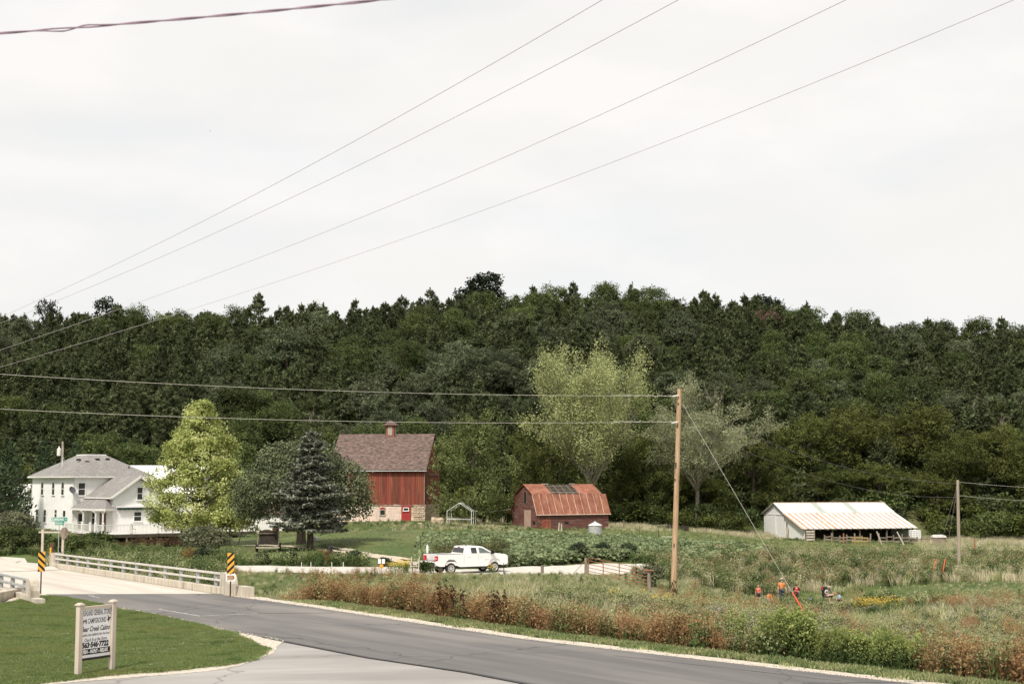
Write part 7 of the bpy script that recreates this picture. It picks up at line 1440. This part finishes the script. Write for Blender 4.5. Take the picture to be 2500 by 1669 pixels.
# ------------------------------------------------------------------ people
M_skin = mat('skin', (.50, .27, .19), (.56, .32, .23), 8, rough=.6); M_blond = mat('blond_hair', (.30, .17, .08), (.42, .26, .13), 20); M_dkhair = mat('dark_hair', (.03, .018, .012), (.06, .035, .022), 20); M_grhair = mat('white_beard', (.5, .48, .45), (.62, .6, .57), 20)
def skin(name, V, E, Rd, m_, parent, lvl=1):
    me = bpy.data.meshes.new(name); me.from_pydata(V, E, []); me.materials.append(m_); o = link(name, me, parent)
    sk = o.modifiers.new('skin', 'SKIN'); sk.use_smooth_shade = True
    for i, s in enumerate(me.skin_vertices[0].data): s.radius = (Rd[i], Rd[i]) if not isinstance(Rd[i], tuple) else Rd[i]; s.use_root = (i == 0)
    ms = o.modifiers.new('sub', 'SUBSURF'); ms.levels = lvl; ms.render_levels = lvl; return o
def person(loc, H, rz, J, label, shirt, trousers, hair, shorts=False, shirt2=None, hat=None, beard=False, glasses=False, name='person'):
    """J: joints in metres for a 1.75 m body, facing -y. pelvis chest neck head, and per side: shoulder elbow wrist hip knee ankle toe"""
    r = empty(name, loc, rz, label, 'person'); k = H / 1.75; r.scale = (k, k, k); V = []; E = []; Rd = []
    def v(p, rad, pr=None): V.append(tuple(p)); Rd.append(rad); (E.append((pr, len(V) - 1)) if pr is not None else None); return len(V) - 1
    pel, che, nek, hed = (Vector(J[q]) for q in ('pelvis', 'chest', 'neck', 'head'))
    a = v(pel, (.15, .11)); b = v(pel.lerp(che, .5), (.135, .10), a); c = v(che, (.165, .115), b); d = v(nek, .058, c); e_ = v(nek.lerp(hed, .45), .065, d); f = v(hed, (.082, .098), e_); g_ = v(hed + Vector((0, .005, .09)), .065, f); v(hed + (Vector(J.get('look', (0, -1, 0))).normalized()) * .10 + Vector((0, 0, -.005)), .022, f)
    SH = ([tuple(pel - Vector((0, 0, .06)))], [], [(.178, .135)]); SH[0].append(tuple(pel.lerp(che, .5))); SH[0].append(tuple(che)); SH[0].append(tuple(nek - Vector((0, 0, .03)))); SH[2].extend([(.168, .13), (.185, .14), (.09, .08)]); SH[1].extend([(0, 1), (1, 2), (2, 3)])
    TR = ([tuple(pel)], [], [(.17, .13)]); SL_ = []
    for s in ('l', 'r'):
        sh_, el, wr, hp, kn, an, to = (Vector(J[q + s]) for q in ('sh', 'el', 'wr', 'hip', 'kn', 'an', 'toe'))
        i = v(sh_, .062, c); i = v(sh_.lerp(el, .5), .052, i); i = v(el, .042, i); i = v(el.lerp(wr, .45), .042, i); i = v(wr, .028, i); hd = (wr - el).normalized(); h_ = v(wr + hd * .07, (.040, .020), i)
        side = hd.cross(Vector((0, 1, .01))).normalized()
        for fi in range(4): q = v(wr + hd * (.13 + .01 * (fi in (1, 2))) + side * (-.03 + .02 * fi), .010, h_); v(V[q][0:3] and (Vector(V[q]) + hd * .035 + Vector((0, -.012, 0))), .008, q)
        th = v(wr + hd * .06 + Vector((0, -.045, 0)) + side * -.02, .012, i); v(Vector(V[th]) + hd * .035, .009, th)
        i = v(hp, .098, a); i = v(hp.lerp(kn, .5), .085, i); i = v(kn, .058, i); i = v(kn.lerp(an, .35), .057, i); i = v(an, .036, i); v(to, .034, i)
        n0 = len(SH[0]); SH[0].extend([tuple(sh_), tuple(sh_.lerp(el, .45)), tuple(sh_.lerp(el, .8))]); SH[2].extend([.082, .078, .075]); SH[1].extend([(2, n0), (n0, n0 + 1), (n0 + 1, n0 + 2)])
        n0 = len(TR[0]); TR[0].extend([tuple(hp), tuple(hp.lerp(kn, .55)), tuple(kn)]); TR[2].extend([.122, .105, .088 if not shorts else .098]); TR[1].extend([(0, n0), (n0, n0 + 1), (n0 + 1, n0 + 2)])
        if not shorts: TR[0].extend([tuple(kn.lerp(an, .5)), tuple(an + (kn - an) * .08)]); TR[2].extend([.074, .066]); TR[1].extend([(n0 + 2, n0 + 3), (n0 + 3, n0 + 4)])
        m = MB(); dd = (to - an); m.tube([an + Vector((0, .05, -.03)), an + Vector((0, 0, -.035)), to + Vector((0, 0, -.005))], [.045, .052, .04], 8); m.build('shoe', M_dark, r, smooth_=True)
    skin('body', V, E, Rd, M_skin, r); skin('shirt', *SH[:2], SH[2], shirt, r); skin('shorts' if shorts else 'trousers', *TR[:2], TR[2], trousers, r)
    if shirt2:      # sleeves of another colour
        for s in ('l', 'r'): sh_, el = Vector(J['sh' + s]), Vector(J['el' + s]); m = MB(); m.tube([sh_.lerp(che, .35), sh_ + Vector((0, 0, .01)), sh_.lerp(el, .5), sh_.lerp(el, .88)], [.09, .096, .088, .084], 10); m.build('sleeve', shirt2, r, smooth_=True)
    lk = Vector(J.get('look', (0, -1, 0))).normalized(); rt = lk.cross(Vector((0, 0, 1))).normalized()
    m = MB(); m.ball(hed + Vector((0, 0, .045)) - lk * .02, .112, 12, sz=(1, 1.05, .95)); V2 = []; m.v = [tuple(Vector(q)) if (Vector(q) - hed).dot(lk) < .055 or q[2] > hed.z + .075 else tuple(Vector(q) - lk * ((Vector(q) - hed).dot(lk) - .05)) for q in m.v]
    m.build('hair', hair, r, smooth_=True)
    for s in (-1, 1):
        m = MB(); m.ball(hed + lk * .088 + rt * s * .034 + Vector((0, 0, .015)), .012, 6); m.build('eye', M_black, r); m = MB(); m.ball(hed + rt * s * .088, .024, 6, sz=(.5, 1, 1.4)); m.build('ear', M_skin, r)
    m = MB(); m.ball(hed + lk * .09 + Vector((0, 0, -.045)), .02, 6, sz=(1.4, 1, .4)); m.build('mouth', M_redp, r)
    if glasses: m = MB(); m.ball(hed + lk * .075 + Vector((0, 0, .018)), .06, 10, sz=(1.35, .7, .42)); m.build('sunglasses', M_black, r)
    if beard: m = MB(); m.ball(hed + lk * .055 + Vector((0, 0, -.07)), .07, 10, sz=(1, .8, .9)); m.build('beard', M_grhair, r, smooth_=True)
    if hat:
        m = MB(); m.lathe([(.19, .055), (.195, .065), (.125, .085), (.118, .16), (.08, .185), (.0, .19)], 18, c=tuple(hed)); m.build('hat', hat, r, smooth_=True); m = MB(); m.lathe([(.127, .085), (.121, .12)], 18, c=tuple(hed)); m.build('hat_band', M_dark, r)
    return r
def stand(**k):
    J = dict(pelvis=(0, 0, .95), chest=(0, 0, 1.28), neck=(0, .0, 1.47), head=(0, -.02, 1.62), shl=(.19, 0, 1.40), shr=(-.19, 0, 1.40), ell=(.25, .02, 1.12), elr=(-.25, .02, 1.12), wrl=(.27, -.05, .88), wrr=(-.27, -.05, .88), hipl=(.09, 0, .90), hipr=(-.09, 0, .90), knl=(.11, -.02, .50), knr=(-.11, -.02, .50), anl=(.12, .02, .09), anr=(-.12, .02, .09), toel=(.14, -.15, .04), toer=(-.14, -.15, .04)); J.update(k); return J
M_orsh = mat('orange_cotton', (.62, .22, .06), (.70, .27, .09), 6); M_coral = mat('coral_cotton', (.60, .12, .08), (.68, .16, .11), 6); M_jean = mat('dark_denim', (.03, .04, .06), (.07, .085, .11), 8); M_redsh = mat('red_cotton', (.50, .012, .03), (.56, .02, .04), 6); M_blksh = mat('black_cotton', (.015, .015, .02)); M_gsh = mat('dark_grey_cotton', (.05, .035, .045), (.08, .06, .07), 6); M_blue = mat('light_blue_cotton', (.28, .40, .58), (.34, .46, .62), 6); M_hat = mat('straw_hat', (.38, .31, .24), (.5, .43, .34), 12)
M_flor = mat('floral_cotton', (.05, .09, .12), (.62, .60, .52), 16, c3=(.25, .28, .20), lo=.42, hi=.55)
person(at(1909, 111, .0), 1.82, .05, stand(wrl=(.33, -.04, .86), ell=(.28, .03, 1.12)), 'bearded man in an orange T-shirt, jeans and brimmed hat standing in the field', M_orsh, M_jean, M_grhair, hat=M_hat, beard=True, glasses=True)
person(at(1945, 109.5), 1.5, .1, stand(elr=(-.27, .02, 1.15), ell=(.27, .02, 1.15), wrl=(.05, -.22, 1.10), wrr=(-.06, -.24, 1.16), look=(0, -.8, -.5), head=(0, -.05, 1.60)), 'boy in a red and black T-shirt holding something in both hands', M_redsh, M_gsh, M_dkhair, shorts=True, shirt2=M_blksh)
person(at(1852, 108), 1.28, -.2, stand(wrl=(.10, -.20, 1.02), look=(.4, -.8, -.3)), 'small blond boy in a coral T-shirt standing at the left of the group', M_coral, M_gsh, M_blond, shorts=True)
sit = dict(pelvis=(0, 0, .22), chest=(0, -.08, .53), neck=(0, -.12, .70), head=(0, -.18, .84), shl=(.17, -.08, .63), shr=(-.17, -.08, .63), ell=(.24, -.15, .38), elr=(-.24, -.15, .38), wrl=(.10, -.34, .28), wrr=(-.10, -.34, .28), hipl=(.10, -.02, .18), hipr=(-.10, -.02, .18), knl=(.26, -.36, .30), knr=(-.26, -.36, .30), anl=(.08, -.42, .08), anr=(-.08, -.45, .08), toel=(.02, -.52, .05), toer=(.0, -.56, .05), look=(0, -.8, -.5))
person(at(1878, 107, .22), 1.30, .1, dict(sit), 'child in an orange T-shirt crouching low behind the pale flowers', M_orsh, M_gsh, M_dkhair, shorts=True)
person(at(2051, 109.5, .06), 1.40, -1.25, dict(sit), 'dark-haired boy in a light blue T-shirt sitting on the ground', M_blue, M_blksh, M_dkhair, shorts=False)
chp = at(2021, 110.8); chr_ = empty('camp_chair', chp, .25, 'black folding camp chair the adult in the floral shirt sits on', 'chair')
m = MB(); m.box(-.30, .30, -.25, .28, .40, .45); m.build('seat', M_blksh, chr_); m = MB(); m.slab((-.30, .26, .42), (.30, .26, .42), (.32, .42, 1.15), (-.32, .42, 1.15), .03); m.build('backrest', M_blksh, chr_); m = MB(); m.slab((-.30, .31, .95), (-.22, .31, .95), (-.22, .40, 1.14), (-.30, .40, 1.14), .03); m.build('red_panel', M_redsh, chr_)
for sx in (-1, 1):
    m = MB(); m.box(sx * .36 - .04, sx * .36 + .04, -.28, .25, .62, .67); m.build('armrest', M_blksh, chr_)
    for sy in (-1, 1): m = MB(); m.tube([(sx * .36, sy * .28, .0), (sx * .30, -sy * .2, .62)], .018, 6); m.build('leg', M_black, chr_)
chS = dict(pelvis=(0, .05, .50), chest=(0, -.10, .80), neck=(0, -.22, .96), head=(0, -.32, 1.07), shl=(.19, -.14, .90), shr=(-.19, -.14, .90), ell=(.34, -.25, .72), elr=(-.33, -.20, .72), wrl=(.42, -.46, .72), wrr=(-.05, -.42, .60), hipl=(.10, 0, .50), hipr=(-.10, 0, .50), knl=(.30, -.42, .60), knr=(-.12, -.48, .52), anl=(-.10, -.55, .55), anr=(-.12, -.55, .09), toel=(-.22, -.62, .52), toer=(-.14, -.72, .04), look=(0, -.7, -.7))
person(chp + Vector((0, 0, .02)), 1.75, .25, chS, 'adult in a floral shirt and wide hat bending forward in the camp chair', M_flor, M_palewood, M_grhair, shorts=True, hat=M_hat)
m = MB(); m.box(-.15, .15, -.1, .1, 0, .16, taper=.03); o = m.build('plastic_bag', M_blue, None, loc=at(1978, 110.5, .2)); tag(o, 'small pale blue bag lying in the grass near the boy in red', 'bag')
